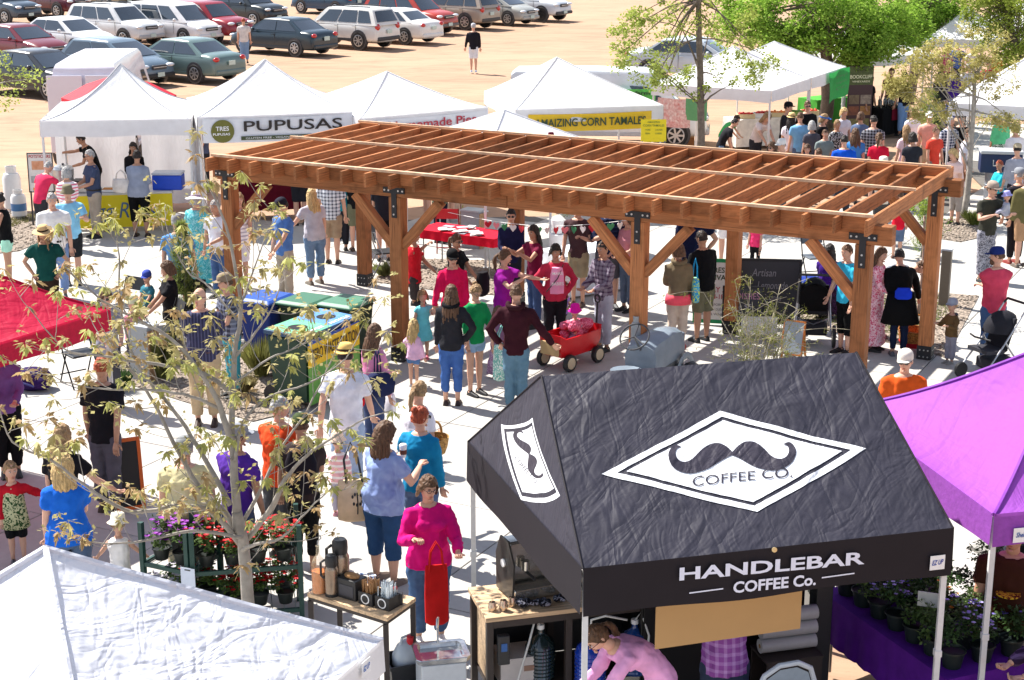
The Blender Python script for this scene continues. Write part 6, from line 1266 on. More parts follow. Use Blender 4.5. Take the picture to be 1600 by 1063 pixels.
for i, (cl, f_, lb) in enumerate((('c8b48c', 'c01c10', 'open crate of red tomatoes at the left end of the produce table'), ('d8d8d8', 'b01810', 'white box of small red tomatoes'), ('c8b48c', 'd06a18', 'crate of orange peppers beside the white box'), ('7a9a4a', '4a7a2a', 'green crate of leafy produce'), ('c8b48c', 'c8381c', 'crate of red peppers at the right end of the produce table'))): crate(lb, a.lerp(b2, .12+.19*i)+Vector((0, .35, .752)), .46, .36, .12, cl, f_, 34, .032)
a, b2 = G(1275, 198), G(1330, 192); cloth_table('green_table', 'table under a bright green cloth behind the crowd', a, b2, .8, .76, cloth('4a9a3c'))
for k, (x, y) in enumerate(((1068, 222), (1080, 222))):
    T = thing('cardboard_box', ('cardboard carton beside the white van bumper', 'second cardboard carton right of the first')[k], 'box', G(x, 240)+Vector((0, 1.5, 0)), R(5)); MB().box((0, 0, .22), (.42, .34, .44)).build('carton', mat('a8744a', .85, scale=6, amt=.12), T, smooth=False); MB().box((0, -.172, .24), (.4, .004, .05)).build('tape', plastic('c8a87c'), T, smooth=False)
# maroon table under the pupusas tent
cloth_table('maroon_table', 'long table under a maroon cloth below the pupusas banner', G(362, 345), G(470, 340), .75, .78, cloth('5a0c20'), drop=.60)
# egg roll counter
a, b2 = G(110, 366), G(272, 360); TE_ = cloth_table('egg_roll_counter', 'counter with a yellow banner reading egg rolls', a, b2, .8, .80, plastic('d8d4cc'), drop=.05, legs=True)
L = (b2-a).length; MB().box((0, -.02, .44), (L, .012, .66)).build('banner', mat('e8d410', .55, scale=2, amt=.05), TE_, smooth=False); text(TE_, 'Egg Rolls', (-L*.32, -.03, .20), (L*.66, 0, 0), (0, 0, .42), plastic('4a6a8a'), .0, .25)
u = (b2-a).normalized(); nrm = Vector((-u.y, u.x, 0))
def on_table(px, y, z=.808): return Vector((G(px, 330, .8).x, 0, 0)) if False else a+u*((G(px, 308, .8)-a).dot(u))+nrm*y+Vector((0, 0, z))
def cooler(label, loc, w, d, h, body, lid, yaw=0, handle=None, cat='cooler'):
    T = thing('cooler', label, cat, loc, R(yaw)); MB().box((0, 0, h*.42), (w, d, h*.84)).build('tub', plastic(body), T, smooth=False, bevel=.02); MB().box((0, 0, h*.92), (w*1.03, d*1.04, h*.15)).build('lid', plastic(lid), T, smooth=False, bevel=.02)
    if handle: MB().tube([(-w*.2, -d/2-.01, h*.6), (-w*.2, -d/2-.03, h*.35), (w*.2, -d/2-.03, h*.35), (w*.2, -d/2-.01, h*.6)], .012, 5).build('handle', plastic(handle), T)
    return T
cooler('royal blue cooler with a white lid on the egg roll counter', on_table(263, .3), .60, .36, .36, '1c4cc8', 'c8ccd4')
T = thing('steamer_pot', 'stacked aluminium steamer pot on the egg roll counter', 'pot', on_table(98, .35)+Vector((0, 0, 0))); MB().lathe((0, 0, 0), [(.17, 0), (.19, .02), (.19, .16), (.20, .17), (.20, .33), (.21, .34), (.21, .46), (.001, .46)], 18).build('pot', steel('b0b0ae'), T, ang=30); MB().lathe((0, 0, .465), [(.21, 0), (.17, .06), (.05, .085), (.001, .085)], 18).build('lid', steel('b8b8b6'), T); MB().lathe((0, 0, .55), [(.02, 0), (.025, .03), (.001, .035)], 8).build('knob', BLACK, T)
T = thing('griddle', 'stainless griddle with control knobs on the egg roll counter', 'griddle', on_table(130, .35)); MB().box((0, 0, .1), (.52, .42, .2)).build('housing', steel('a8a8a8'), T, smooth=False, bevel=.01); MB().box((0, .02, .215), (.46, .34, .03)).build('plate', BLACK, T, smooth=False)
for i in range(4): MB().cyl((-.18+.12*i, -.21, .1), (-.18+.12*i, -.235, .1), .02, 8).build('knob', BLACK, T)
T = thing('serving_tray', 'white serving tray at the right of the griddle', 'tray', on_table(172, .2)); MB().box((0, 0, .03), (.4, .3, .05)).build('tray', WHITE, T, smooth=False, bevel=.01); MB().box((0, 0, .058), (.34, .24, .006)).build('food', mat('b8762c', .8, scale=30, amt=.4), T)
b = G(70, 352); panel_sign('poster_stand', 'potsticker menu poster with food pictures at the left end of the counter', Vector((b.x, b.y, 0)), .50, .80, .70, 4, 'd8d4d0', [('POTSTICKERS', .06, .94, .88, .96, 'a8222c', .02)], lean=2, frame='2a2a2c', fw=.02)
pt = bpy.data.objects.get('board.001'); 
T = thing('food_picture', None, None) if False else None
for (x, y, w_, h_, c_, c2_) in ((0, .55, .34, .18, 'b86a3c', 'e0b090'), (0, .26, .40, .14, '5a5a60', 'c8c8c8'), (-.02, .06, .30, .06, 'd86a28', 'e0a020')):
    o = MB().box((x, -.014, y), (w_, .006, h_)).build('picture', mat(c_, .6, 'tiedye', c2=c2_), [q for q in COL.objects if q.name.startswith('board')][-1], smooth=False)
def gas_bottle(label, loc, h=.75, r=.16, c='c8c8c8', band=None, name='gas_bottle'):
    T = thing(name, label, 'gas bottle', loc); MB().lathe((0, 0, 0), [(r*.7, 0), (r*.72, .04), (r, .08), (r, h*.74), (r*.8, h*.84), (r*.25, h*.88), (.001, h*.88)], 18).build('tank', mat(c, .4, scale=4, amt=.08), T); MB().lathe((0, 0, h*.85), [(r*.6, 0), (r*.62, h*.15), (r*.56, h*.15), (r*.55, 0)], 14).build('collar', mat(c, .4), T); MB().cyl((0, 0, h*.86), (0, 0, h*.96), .025, 8).build('valve', steel('b09a60'), T)
    if band: MB().lathe((0, 0, h*.3), [(r*1.005, 0), (r*1.005, h*.25)], 18).build('label', plastic(band), T)
    return T
gas_bottle('tall white propane bottle left of the egg roll tent', G(22, 330), .98, .19); gas_bottle('short white propane bottle with a blue label in front of the tall one', G(31, 342), .62, .16, band='3a6a9a')
# red umbrella behind the tent
T = thing('umbrella', 'red parasol with white script behind the egg roll tent', 'umbrella', Vector((G(186, 148, 2.2).x, G(186, 148, 2.2).y, 0))); rg = []
for r_, z in ((1.28, 2.02), (1.28, 2.16), (.7, 2.46), (.02, 2.66)): rg.append([Vector((math.cos(i*math.pi/4+.2)*r_, math.sin(i*math.pi/4+.2)*r_, z)) for i in range(8)])
m_ = MB(); m_.loft(rg, 0, False); m_.build('canopy', mat('c81c34', .7, trans=.2, bump=.2), T, smooth=False); MB().cyl((0, 0, 0), (0, 0, 2.7), .02, 8).build('pole', steel(), T)
text(T, 'Cola', (.58, -1.17, 2.03), (.5, .25, 0), (0, 0, .11), WHITE, .02, .3, off=.03)
# utility pedestals
WDp = mat((.42, .25, .13), .8, 'wood', bump=.3)
def pedestal(label, px, py, w, h, c='8d9096', wood=True):
    T = thing('utility_post', label, 'utility post', G(px, py), R(-27)); MB().box((-.0, 0, h/2), (w, w*.7, h)).build('box', plastic(c, .5), T, smooth=False, bevel=.01); MB().box((0, 0, h+.015), (w*1.08, w*.8, .03)).build('cap', plastic('a4a8ae', .5), T, smooth=False)
    if wood:
        for i in range(4): MB().box((w/2+.012, -w*.35+w*.0875+i*w*.175, h*.48), (.022, w*.165, h*.95)).build('plank', WDp, T, smooth=False)
pedestal('grey utility cabinet with wooden boards beyond the red table', 740, 386, .40, .72); pedestal('pale grey utility post with a wooden side among the gravel on the left', 228, 592, .34, .78, 'a0a4a6'); pedestal('tall grey brown post behind the right rear pergola post', 1474, 478, .16, .95, '6a6256', False)
# zero waste station
pts = [G(478, 524, 1.08), G(557, 492, 1.08), G(500, 480, 1.08), G(414, 512, 1.08)]; c_ = sum(pts, Vector())/4; c_.z = 0; r1 = (pts[1]-pts[0]); r2 = (pts[3]-pts[0]); T = thing('waste_station', 'green zero waste station with two round openings and a yellow banner', 'recycling station', c_)
P4 = [p-c_ for p in pts]
def shell(P, z0, z1, k0, k1): return [[Vector((p.x*k, p.y*k, z)) for p in P] for z, k in ((z0, k0), (z1, k1))]
for k in (0, 1):      # two wheeled carts side by side under one lid panel
    f0, f1 = (0, .49) if k == 0 else (.51, 1); Q = [P4[0].lerp(P4[1], f0), P4[0].lerp(P4[1], f1), P4[3].lerp(P4[2], f1), P4[3].lerp(P4[2], f0)]; q0 = sum(Q, Vector())/4
    MB().loft([[q0*1+(p-q0)*.80+Vector((0, 0, .10-p.z)) for p in Q], [q0+(p-q0)*.97+Vector((0, 0, .98-p.z)) for p in Q]]).build('cart', plastic('1c3a2a', .5), T, smooth=False, bevel=.03)
    wp = Q[3].lerp(Q[2], .1)*.95; m_ = MB(); dv = (P4[1]-P4[0]).normalized(); m_.cyl(Vector((wp.x, wp.y, .13))-dv*.03, Vector((wp.x, wp.y, .13))+dv*.04, .13, 16); m_.build('wheel', BLACK, T)
MB().loft([[p*1.04+Vector((0, 0, 1.0-p.z*1.04)) for p in P4], [p*1.04+Vector((0, 0, 1.06-p.z*1.04)) for p in P4]]).build('lid_rim', plastic('2a4a6a'), T, smooth=False, bevel=.01)
Zt = 1.064
def top_q(a0, a1, b0, b1, z): 
    f = lambda s_, t: P4[0].lerp(P4[1], s_).lerp(P4[3].lerp(P4[2], s_), t)
    return [Vector((f(*q).x, f(*q).y, z)) for q in ((a0, b0), (a1, b0), (a1, b1), (a0, b1))]
MB().quad(*top_q(0, .5, 0, 1, Zt)).build('compost_panel', mat('4aa87c', .5, 'tiedye', c2='7ac49a'), T, smooth=False); MB().quad(*top_q(.5, 1, 0, 1, Zt)).build('recycling_panel', mat('3a74b8', .5, 'tiedye', c2='6a9ad0'), T, smooth=False)
for (s_, t) in ((.24, .52), (.76, .5)):
    q = sum(top_q(s_-.01, s_+.01, t-.01, t+.01, Zt+.004), Vector())/4; m_ = MB(); m_.add([q+Vector((math.cos(i*.2618)*.135, math.sin(i*.2618)*.135, 0)) for i in range(24)], [tuple(range(24))]); m_.build('opening', plastic('070708'), T, smooth=False)
ux = (P4[1]-P4[0]).normalized(); uy = (P4[3]-P4[0]).normalized(); wL = (P4[1]-P4[0]).length; wD = (P4[3]-P4[0]).length
text(T, 'COMPOST', top_q(.06, .06, .08, .08, Zt)[0], ux*wL*.38, uy*.07, WHITE, .02); text(T, 'RECYCLE', top_q(.56, .56, .08, .08, Zt)[0], ux*wL*.38, uy*.07, WHITE, .02)
fn_ = Vector((ux.y, -ux.x, 0)); 
def frp(s_, z): p = P4[0].lerp(P4[1], s_)*1.02; return Vector((p.x, p.y, z))+fn_*.02
MB().quad(frp(0, .10), frp(1, .10), frp(1, .99), frp(0, .99)).build('front_panel', mat('4a8a3c', .6, 'tiedye', c2='76a84a'), T, smooth=False)
MB().quad(*[p+fn_*.004 for p in (frp(0, .62), frp(1, .66), frp(1, .98), frp(0, .94))]).build('yellow_banner', mat('e0a818', .6, 'tiedye', c2='e8c830'), T, smooth=False)
MB().quad(*[p+fn_*.007 for p in (frp(0, .93), frp(1, .98), frp(1, 1.0), frp(0, 1.0))]).build('blue_edge', plastic('24489a'), T, smooth=False)
text(T, 'ZERO WASTE STATION', frp(.05, .70)+fn_*.008, (frp(.97, .75)-frp(.05, .70)), (0, 0, .16), plastic('3a2c14'), .015)
def wheelie(label, p, yaw, c, lid):
    T = thing('wheelie_bin', label, 'wheelie bin', p, R(yaw)); w_ = .56; MB().loft([[Vector((x*w_*k/2, y*w_*k/2*1.1, z)) for x, y in ((-1, -1), (1, -1), (1, 1), (-1, 1))] for z, k in ((.06, .78), (.9, .98), (.96, 1.04))]).build('bin_body', plastic(c), T, smooth=False, bevel=.03)
    MB().loft([[Vector((x*w_*k/2, y*w_*k/2*1.12, z)) for x, y in ((-1, -1), (1, -1), (1, 1), (-1, 1))] for z, k in ((.965, 1.1), (1.0, 1.1), (1.03, .9))]).build('lid', plastic(lid), T, smooth=False, bevel=.02); MB().cyl((-w_*.5, w_*.5, 1.0), (w_*.5, w_*.5, 1.0), .018, 6).build('handle', plastic(c), T)
    for s_ in (-1, 1): MB().cyl((s_*.24, w_*.48, .12), (s_*.30, w_*.48, .12), .12, 14).build('wheel', BLACK, T)
pb = G(372, 462, 1.0); wheelie('blue recycling bin left of the two dark green ones', Vector((pb.x+.42, pb.y-.1, 0)), -28, '12307c', '1f4a9c'); wheelie('dark green bin between the blue bin and the other green one', Vector((pb.x+1.02, pb.y-.25, 0)), -28, '16301f', '3a6a52'); wheelie('dark green bin at the right end behind the zero waste station', Vector((pb.x+1.62, pb.y-.35, 0)), -28, '1a3226', '4a7a62')
# wagon
wp = (G(862, 578)+G(920, 560))/2; wd_ = G(925, 556)-G(868, 575); T = thing('toy_wagon', 'red plastic pull wagon with tan wheels and pink cloth inside', 'wagon', wp, math.atan2(wd_.y, wd_.x)); WR = plastic('c8101c', .35)
rg = []
for z, k, kk in ((.20, .84, .84), (.34, 1, 1), (.50, 1.03, 1.04)): rg.append([Vector((x*.46*k, y*.24*kk, z+(.05 if abs(x) > .9 and z > .4 else 0))) for x, y in ((-1, -.8), (-.85, -1), (0, -1.05), (.85, -1), (1, -.8), (1, .8), (.85, 1), (0, 1.05), (-.85, 1), (-1, .8))])
rg += [[p*1.0+Vector((-p.x*.06, -p.y*.1, 0)) for p in rg[-1]], [Vector((p.x*.84, p.y*.82, .26)) for p in rg[-1]]]
MB().loft(rg).build('tub', WR, T, ang=35); MB().box((-.475, 0, .34), (.03, .34, .2)).build('tail_panel', plastic('b89a6c'), T, smooth=False, bevel=.01)
for x in (-.32, .33):
    for y in (-.25, .25):
        o = MB().lathe((0, 0, 0), [(.05, -.03), (.12, -.035), (.13, 0), (.12, .035), (.05, .03)], 18).build('wheel', BLACK, T); o.location = (x, y, .13); o.rotation_euler = (R(90), 0, 0); MB().lathe((0, 0, 0), [(.001, .042), (.085, .04), (.09, -.04), (.001, -.042)], 16).build('hub', plastic('c8b89a'), o)
MB().tube([(.47, 0, .22), (.60, 0, .45), (.64, .02, .82)], .016, 6).build('handle', BLACK, T); MB().tube([(.64, .02+math.cos(a)*.05, .87+math.sin(a)*.06) for a in [i*math.pi/4 for i in range(9)]], .014, 6).build('grip', BLACK, T)
m_ = MB(); rd_ = random.Random(5)
for i in range(11): m_.ell((rd_.uniform(-.1, .36), rd_.uniform(-.14, .14), rd_.uniform(.42, .60)), (rd_.uniform(.08, .14), rd_.uniform(.07, .12), rd_.uniform(.05, .09)), 9, 6, 0, Matrix.Rotation(rd_.uniform(-.7, .7), 3, 'X'))
o = m_.build('pink_blanket', cloth('e07a94', 'print', 'c03c5c'), None, ang=0); r_ = o.modifiers.new('remesh', 'REMESH'); r_.mode = 'VOXEL'; r_.voxel_size = .014; r_.use_smooth_shade = True; d_ = o.modifiers.new('folds', 'DISPLACE'); d_.texture = FOLD; d_.strength = .05; o.location = wp; o.rotation_euler = T.rotation_euler; tag(o, 'crumpled pink blanket heaped in the red wagon', 'blanket')
person(0, 0, 'toddler in a hot pink sun hat sitting in the red wagon', .92, math.degrees(wd_.y and math.atan2(wd_.y, wd_.x))-90, ('c8c0cc', .4, 'print', '8a8090'), ('pants', '8a6a80'), ('short', 'brown'), ('bucket', 'd8189a'), ('lap', 'lap'), 'sitf', loc=(wp.x+wd_.normalized().x*.1, wp.y+wd_.normalized().y*.1, 0), z0=-.08, shoes=None)
# tractor
tp_ = G(1015, 600); tv = G(1068, 560)-G(990, 600); T = thing('small_tractor', 'small grey vintage tractor with a thin black steering wheel', 'tractor', Vector((1.92, 21.15, 0)), R(61)); TG = mat('76828e', .45, scale=6, amt=.12, coat=.2)
m_ = MB(); sec = lambda x, w_, h_, z0: [Vector((x, y*w_, z)) for y, z in ((-1, z0), (-1.05, z0+(h_-z0)*.6), (-.85, h_*.97), (-.4, h_+.02), (.4, h_+.02), (.85, h_*.97), (1.05, z0+(h_-z0)*.6), (1, z0))]
m_.loft([sec(-.42, .22, .86, .55), sec(-.3, .24, .92, .50), sec(.25, .24, .94, .5), sec(.52, .23, .90, .42), sec(.60, .20, .84, .40)]); m_.build('hood', TG, T, ang=40)
MB().box((.60, 0, .52), (.05, .40, .66)).build('grille', TG, T, smooth=False, bevel=.05)
for s_ in (-1, 1):
    MB().cyl((.66, s_*.15, .62), (.60, s_*.15, .62), .06, 12).build('headlamp', plastic('8a1c1c'), T); MB().box((.0, s_*.235, .46), (.5, .02, .18)).build('side_panel', plastic('4a4e52'), T, smooth=False, bevel=.02)
    w_ = MB().lathe((0, 0, 0), [(.10, -.05), (.22, -.07), (.25, 0), (.22, .07), (.10, .05)], 20).build('front_wheel', BLACK, T); w_.location = (.42, s_*.38, .25); w_.rotation_euler = (R(90), 0, 0); MB().lathe((0, 0, 0), [(.001, .055), (.11, .05), (.12, -.05), (.001, -.055)], 14).build('rim', TG, w_)
    w_ = MB().lathe((0, 0, 0), [(.13, -.05), (.24, -.06), (.27, 0), (.24, .06), (.13, .05)], 24).build('rear_wheel', BLACK, T); w_.location = (-.70, s_*.30, .27); w_.rotation_euler = (R(90), 0, 0); MB().lathe((0, 0, 0), [(.001, .055), (.13, .05), (.14, -.05), (.001, -.055)], 16).build('rim', TG, w_)
    MB().tube([(.42+math.cos(a)*.29, s_*.30, .28+math.sin(a)*.29) for a in [R(10+i*23) for i in range(8)]], .05, 6, 0, .3).build('fender', TG, T)
MB().box((-.35, 0, .38), (1.0, .26, .3)).build('chassis', plastic('5a646c'), T, smooth=False, bevel=.03); MB().tube([(-.30, 0, .70), (-.62, 0, 1.04)], .016, 6).build('steering_column', steel('8a8a8a'), T)
m_ = MB(); cx = Vector((-.62, 0, 1.05)); ax1 = Vector((0, 1, 0)); ax2 = Vector((.70, 0, .70)).normalized(); m_.tube([cx+ax1*math.cos(a)*.20+ax2*math.sin(a)*.20 for a in [i*math.pi/12 for i in range(25)]], .012, 6, 0, 1, False)
for i in range(3): a = R(90+120*i); m_.tube([cx, cx+ax1*math.cos(a)*.2+ax2*math.sin(a)*.2], .008, 5)
m_.build('steering_wheel', DARK, T)
MB().lathe((-.85, 0, .60), [(.001, 0), (.2, .0), (.22, .05), (.14, .03), (.001, .02)], 14).build('seat', TG, T); gas_bottle('narrow steel gas cylinder strapped to the front pergola post', Vector((1.69, 21.24, .62)), .55, .075, '9a9c9c', name='gas_cylinder')
# signs and chalkboards
sy = 24.0
def stand(px, py): q = G(px, py); return q
panel_sign('sandwich_board', 'green framed sandwich board with the festival date', G(1112, 508), .56, .98, .06, -12, 'd8d8d4', [('FRESH', .40, .94, .80, .89, '3a4a34', .02), ('FESTIVAL', .12, .94, .68, .77, '3a4a34', .02), ('MAY 30', .30, .94, .48, .57, 'a83a4a', .015), ('9AM-1PM', .24, .94, .37, .45, 'a83a4a', .015), ("DON'T FORGET", .2, .9, .26, .30, '6a6a6a'), ('DOWNTOWN LOUISVILLE', .1, .9, .18, .22, '6a6a6a'), ('BEER & WINE', .2, .8, .10, .14, '6a6a6a')], lean=10, frame='158a50', fw=.06)
panel_sign('chalkboard', 'large black chalkboard with white handwriting behind the feathery shrub', G(1200, 512), .95, 1.0, .08, -6, '2c2e34', [('Artisan', .2, .6, .74, .86, '84848a', 0, .2), ('Lemonade', .3, .8, .54, .66, '84848a', 0, .2), ('& Scones', .3, .7, .36, .46, '84848a', 0, .2)], lean=8, frame='17181c', fw=.045)
panel_sign('chalkboard', 'smaller chalkboard reading radish in pink chalk left of the large one', G(1160, 522), .62, .62, .12, -6, '34363c', [('RADISHES', .08, .9, .70, .86, 'b8809c', 0), ('2 for $5', .1, .7, .42, .58, 'a8a8ac', 0)], lean=8, frame='202226', fw=.04)
panel_sign('price_board', 'plain white low sign below the chalkboards', G(1185, 535), .55, .28, .12, -6, 'c8c8c4', [], lean=8)
panel_sign('price_board', 'small pale blue sign on an orange stand beside the stroller', G(1236, 560), .32, .50, .06, -30, '9aa4ac', [], lean=12, frame='b86a2a', fw=.02)
panel_sign('chalkboard', 'orange framed blackboard behind the maple on the left', G(206, 800), .28, .78, .05, 25, '15151a', [], lean=8, frame='c85a1c', fw=.04)
# folding chair
def folding_chair(label, p, yaw, c='5a6068', fc='3a3a3c'):
    T = thing('folding_chair', label, 'chair', p, R(yaw)); fm_ = steel(fc, .4)
    for s_ in (-1, 1):
        MB().tube([(s_*.22, -.22, 0), (s_*.22, .06, .46), (s_*.21, .20, .86)], .012, 6).build('front_leg', fm_, T); MB().tube([(s_*.20, .26, 0), (s_*.20, .02, .45)], .012, 6).build('rear_leg', fm_, T)
    MB().tube([(-.20, .26, .12), (.20, .26, .12)], .010, 5).build('stretcher', fm_, T); MB().box((0, -.02, .46), (.40, .38, .03)).build('seat', plastic(c), T, smooth=False, bevel=.012)
    m_ = MB(); m_.loft([[Vector((x, .16+.05*t+.02*(1-(x/.2)**2), z)) for x, z in ((-.20, .66+.2*t), (.20, .66+.2*t))]+[Vector((x, .175+.05*t+.02*(1-(x/.2)**2), z)) for x, z in ((.20, .66+.2*t), (-.20, .66+.2*t))] for t in (0, .5, 1)]); m_.build('backrest', plastic(c), T, smooth=False); return T
folding_chair('black folding chair standing empty on the sunny plaza', G(1272, 440), 15); folding_chair('folding chair with a dark back left of the front pergola post', G(598, 432), 110, '2a2a2c', '9a9a9c')
for i, (x, y, lb) in enumerate(((268, 560, 'black folding chair by the utility post in the gravel'), (205, 520, 'black folding chair nearest the red tent corner'), (300, 525, 'black folding chair left of the pinstripe man'))): folding_chair(lb, G(x, y), -60+i*30, '17171a', '17171a')
folding_chair('dark folding chair in the shade beside the purple backpack', G(128, 600), 40, '14161c', '14161c')
T = thing('cushion', 'flat dark blue cushion lying on the ground beside the folding chair', 'cushion', G(1262, 442)); MB().ell((0, 0, .05), (.42, .24, .05), 14, 6).build('cover', cloth('20388a'), T); MB().ell((.35, -.12, .03), (.3, .2, .035), 12, 6).build('mat', cloth('b8a888'), T)
T = thing('backpack', 'purple backpack lying under the red tent', 'backpack', G(52, 608)); m_ = MB(); m_.ell((0, 0, .15), (.3, .22, .17), 10, 7); m_.ell((.15, -.12, .12), (.14, .1, .1), 8, 6); m_.build('pack', cloth('2a1448'), T); MB().tube([(-.2, -.1, .25), (-.1, -.3, .2), (.1, -.28, .12)], .015, 5).build('strap', cloth('3a3a6a'), T)
# strollers
def stroller(label, p, yaw, c='0e0e10', c2='2a2a2e', s=1.0):
    T = thing('stroller', label, 'stroller', p, R(yaw)); T.scale = (s, s, s); fm_ = steel('b0b0b4', .3)
    for s_ in (-1, 1):
        w_ = MB().lathe((0, 0, 0), [(.11, -.02), (.15, -.022), (.16, 0), (.15, .022), (.11, .02)], 18).build('wheel', BLACK, T); w_.location = (s_*.28, .28, .16); w_.rotation_euler = (0, R(90), 0); m_ = MB()
        for k in range(6): a = k*math.pi/3; m_.tube([(0, 0, 0), (math.cos(a)*.12, math.sin(a)*.12, 0)], .006, 4)
        m_.build('spokes', fm_, w_); MB().tube([(s_*.24, -.35, .14), (s_*.22, -.05, .5), (s_*.22, .30, .98)], .013, 6).build('frame_tube', fm_, T); MB().tube([(s_*.24, .28, .17), (s_*.22, -.02, .55)], .013, 6).build('frame_tube', fm_, T)
        w_ = MB().lathe((0, 0, 0), [(.06, -.02), (.10, -.022), (.11, 0), (.10, .022), (.06, .02)], 16).build('front_wheel', BLACK, T); w_.location = (s_*.20, -.38, .11); w_.rotation_euler = (0, R(90), 0)
    MB().tube([(-.22, .30, .97), (-.22, .36, 1.03), (.22, .36, 1.03), (.22, .30, .97)], .018, 7).build('handlebar', BLACK, T); MB().tube([(-.2, .1, .36), (0, .2, .30), (.2, .1, .36)], .01, 5).build('brace_tube', fm_, T)
    MB().loft([[Vector((x*.19, y, z)) for x, z in ((-1, z0), (1, z0), (1, z0+.05), (-1, z0+.05))] for y, z0 in ((-.30, .40), (-.02, .38), (.06, .42))]).build('seat', cloth(c2), T); MB().loft([[Vector((x*.19, y+yy, z)) for x, yy in ((-1, 0), (1, 0), (1, .05), (-1, .05))] for y, z in ((.0, .42), (.14, .85))]).build('backrest', cloth(c), T)
    m_ = MB(); m_.loft([[Vector((math.cos(a)*.21, .10-math.sin(b_)*.30*max(0.05, math.sin(a)), .62+math.cos(b_)*.30*math.sin(a)+.02)) for a in [math.pi*i/8 for i in range(9)]] for b_ in [R(-35+20*k) for k in range(7)]], 0, False); m_.build('hood', cloth(c), T, ang=0)
    MB().box((0, .05, .22), (.38, .40, .14)).build('basket', cloth(c2), T, bevel=.03); MB().tube([(-.2, -.26, .60), (0, -.36, .62), (.2, -.26, .60)], .014, 6).build('bumper_bar', BLACK, T)
stroller('large black jogging stroller seen from behind left of the front right post', G(1268, 534), 172, s=1.12); stroller('dark grey stroller beside the man in the coral T-shirt', G(1550, 590), -65, '26262c', '3a3a40', 1.05)
# baskets
def basket(label, p, r, h, c, base=None, yaw=0):
    T = thing('wicker_basket', label, 'basket', p, R(yaw)); MB().lathe((0, 0, 0), [(.001, .005), (r*.75, 0), (r*.9, h*.4), (r, h), (r*.93, h), (r*.82, h*.35), (.001, h*.12)], 20).build('bowl', mat(c, .85, 'print', c2=tuple(x*.55 for x in hexlin(c)), bump=.6, scale=40), T)
    if base: MB().lathe((0, 0, 0), [(r*.76, -.001), (r*.88, h*.26), (r*.9, h*.3)], 20).build('coloured_base', cloth(base), T).scale = (1.02, 1.02, 1)
    MB().tube([(math.cos(a)*r*.95, 0, h+math.sin(a)*r*.95) for a in [i*math.pi/10 for i in range(11)]], .014, 6).build('handle', mat(c, .8, scale=30, amt=.3), T); return T
basket('woven basket with a red base hanging from the bending woman in black', G(1426, 548)+Vector((0, 0, .08)), .24, .26, 'b8783a', 'b8202c'); b = G(692, 700, .95); basket('light wicker basket carried beside the woman in teal', Vector((b.x-.10, b.y, .90)), .17, .18, 'b88a4a', None, 60)
# cups in hands
def cup(label, loc, c='e4e0dc', sl=None, h=.14):
    T = thing('paper_cup', label, 'cup', loc); MB().lathe((0, 0, 0), [(.001, 0), (.028, 0), (.038, h*.85), (.001, h*.85)], 14).build('cup_body', plastic(c), T); MB().lathe((0, 0, h*.85), [(.041, 0), (.041, .012), (.033, .022), (.001, .02)], 14).build('lid', WHITE, T)
    if sl: MB().lathe((0, 0, h*.25), [(.0335, 0), (.0375, h*.35)], 14).build('sleeve', mat(sl, .8), T)
cup('white lidded cup with a brown sleeve held by the woman in blue tie dye', W(Ptie, (.10, -.40, 1.22)), sl='6a3a2a'); cup('small paper bowl held by the woman in teal', W(Pteal, (.22, -.46, 1.22)), 'e8d8c8', None, .09)
# red tables and info stand
TR_ = cloth_table('red_table', 'folding table under a red cloth covered with white leaflets', G(650, 420), G(772, 438), .72, .74, cloth('c8102c'), drop=.16, legs=True)
rd_ = random.Random(9)
for i in range(22):
    o = MB().box((0, 0, 0), (.20, .14, .003)).build('leaflet', plastic(('d8d4d0', 'c8c0c4', 'e0dcd8', '9aa4b0')[i % 4]), None, smooth=False); o.location = TR_.matrix_world @ Vector((0, 0, 0)) if False else Matrix.Translation(TR_.location) @ Matrix.Rotation(TR_.rotation_euler.z, 4, 'Z') @ Vector((rd_.uniform(-.5, .5), rd_.uniform(.1, .6), .752+.002*i)); o.rotation_euler = (0, 0, rd_.uniform(0, 3)); tag(o, 'white leaflet lying on the red table', 'leaflet', 'leaflets on the red table')
folding_chair('red folding chair behind the red table', G(700, 392), 180, 'c01828', '8a1c24')
TWt = cloth_table('white_table', 'table under a long white cloth in the pergola shade', G(880, 470), G(985, 452), .75, .75, cloth('d8dce4'), drop=.72)
T = thing('flower_bucket', 'white bucket of tall flowers on the white table', 'flowers', G(868, 432)+Vector((.05, .4, 0))); MB().lathe((0, 0, .72), [(.001, 0), (.10, 0), (.13, .24), (.001, .22)], 14).build('bucket', WHITE, T); MB().lathe((0, 0, 0), [(.13, 0), (.15, .70), (.001, .71)], 14).build('pedestal', WHITE, T)
o = crown('stems', T, [((rd_.uniform(-.18, .18), rd_.uniform(-.1, .1), rd_.uniform(1.05, 1.45)), .09) for _ in range(8)], 26, .1, .012, .06, (.10, .18, .05), (.3, .3, .1), 4); tag(o, None, None, None, 'stuff'); o = crown('blossoms', T, [((rd_.uniform(-.2, .2), rd_.uniform(-.1, .1), rd_.uniform(1.15, 1.5)), .05) for _ in range(8)], 8, .1, .03, .04, (.7, .1, .2), (.8, .5, .5), 5); tag(o, None, None, None, 'stuff')
p0, p1 = Wd(700, 332, 26.8), Wd(1010, 340, 24.0); GA = thing('heart_garland', 'string of red and pink paper hearts stretched across the back of the pergola', 'garland', (0, 0, 0)); MB().tube([p0.lerp(p1, t/12)-Vector((0, 0, .18*math.sin(math.pi*t/12))) for t in range(13)], .004, 4).build('string', WHITE, GA)
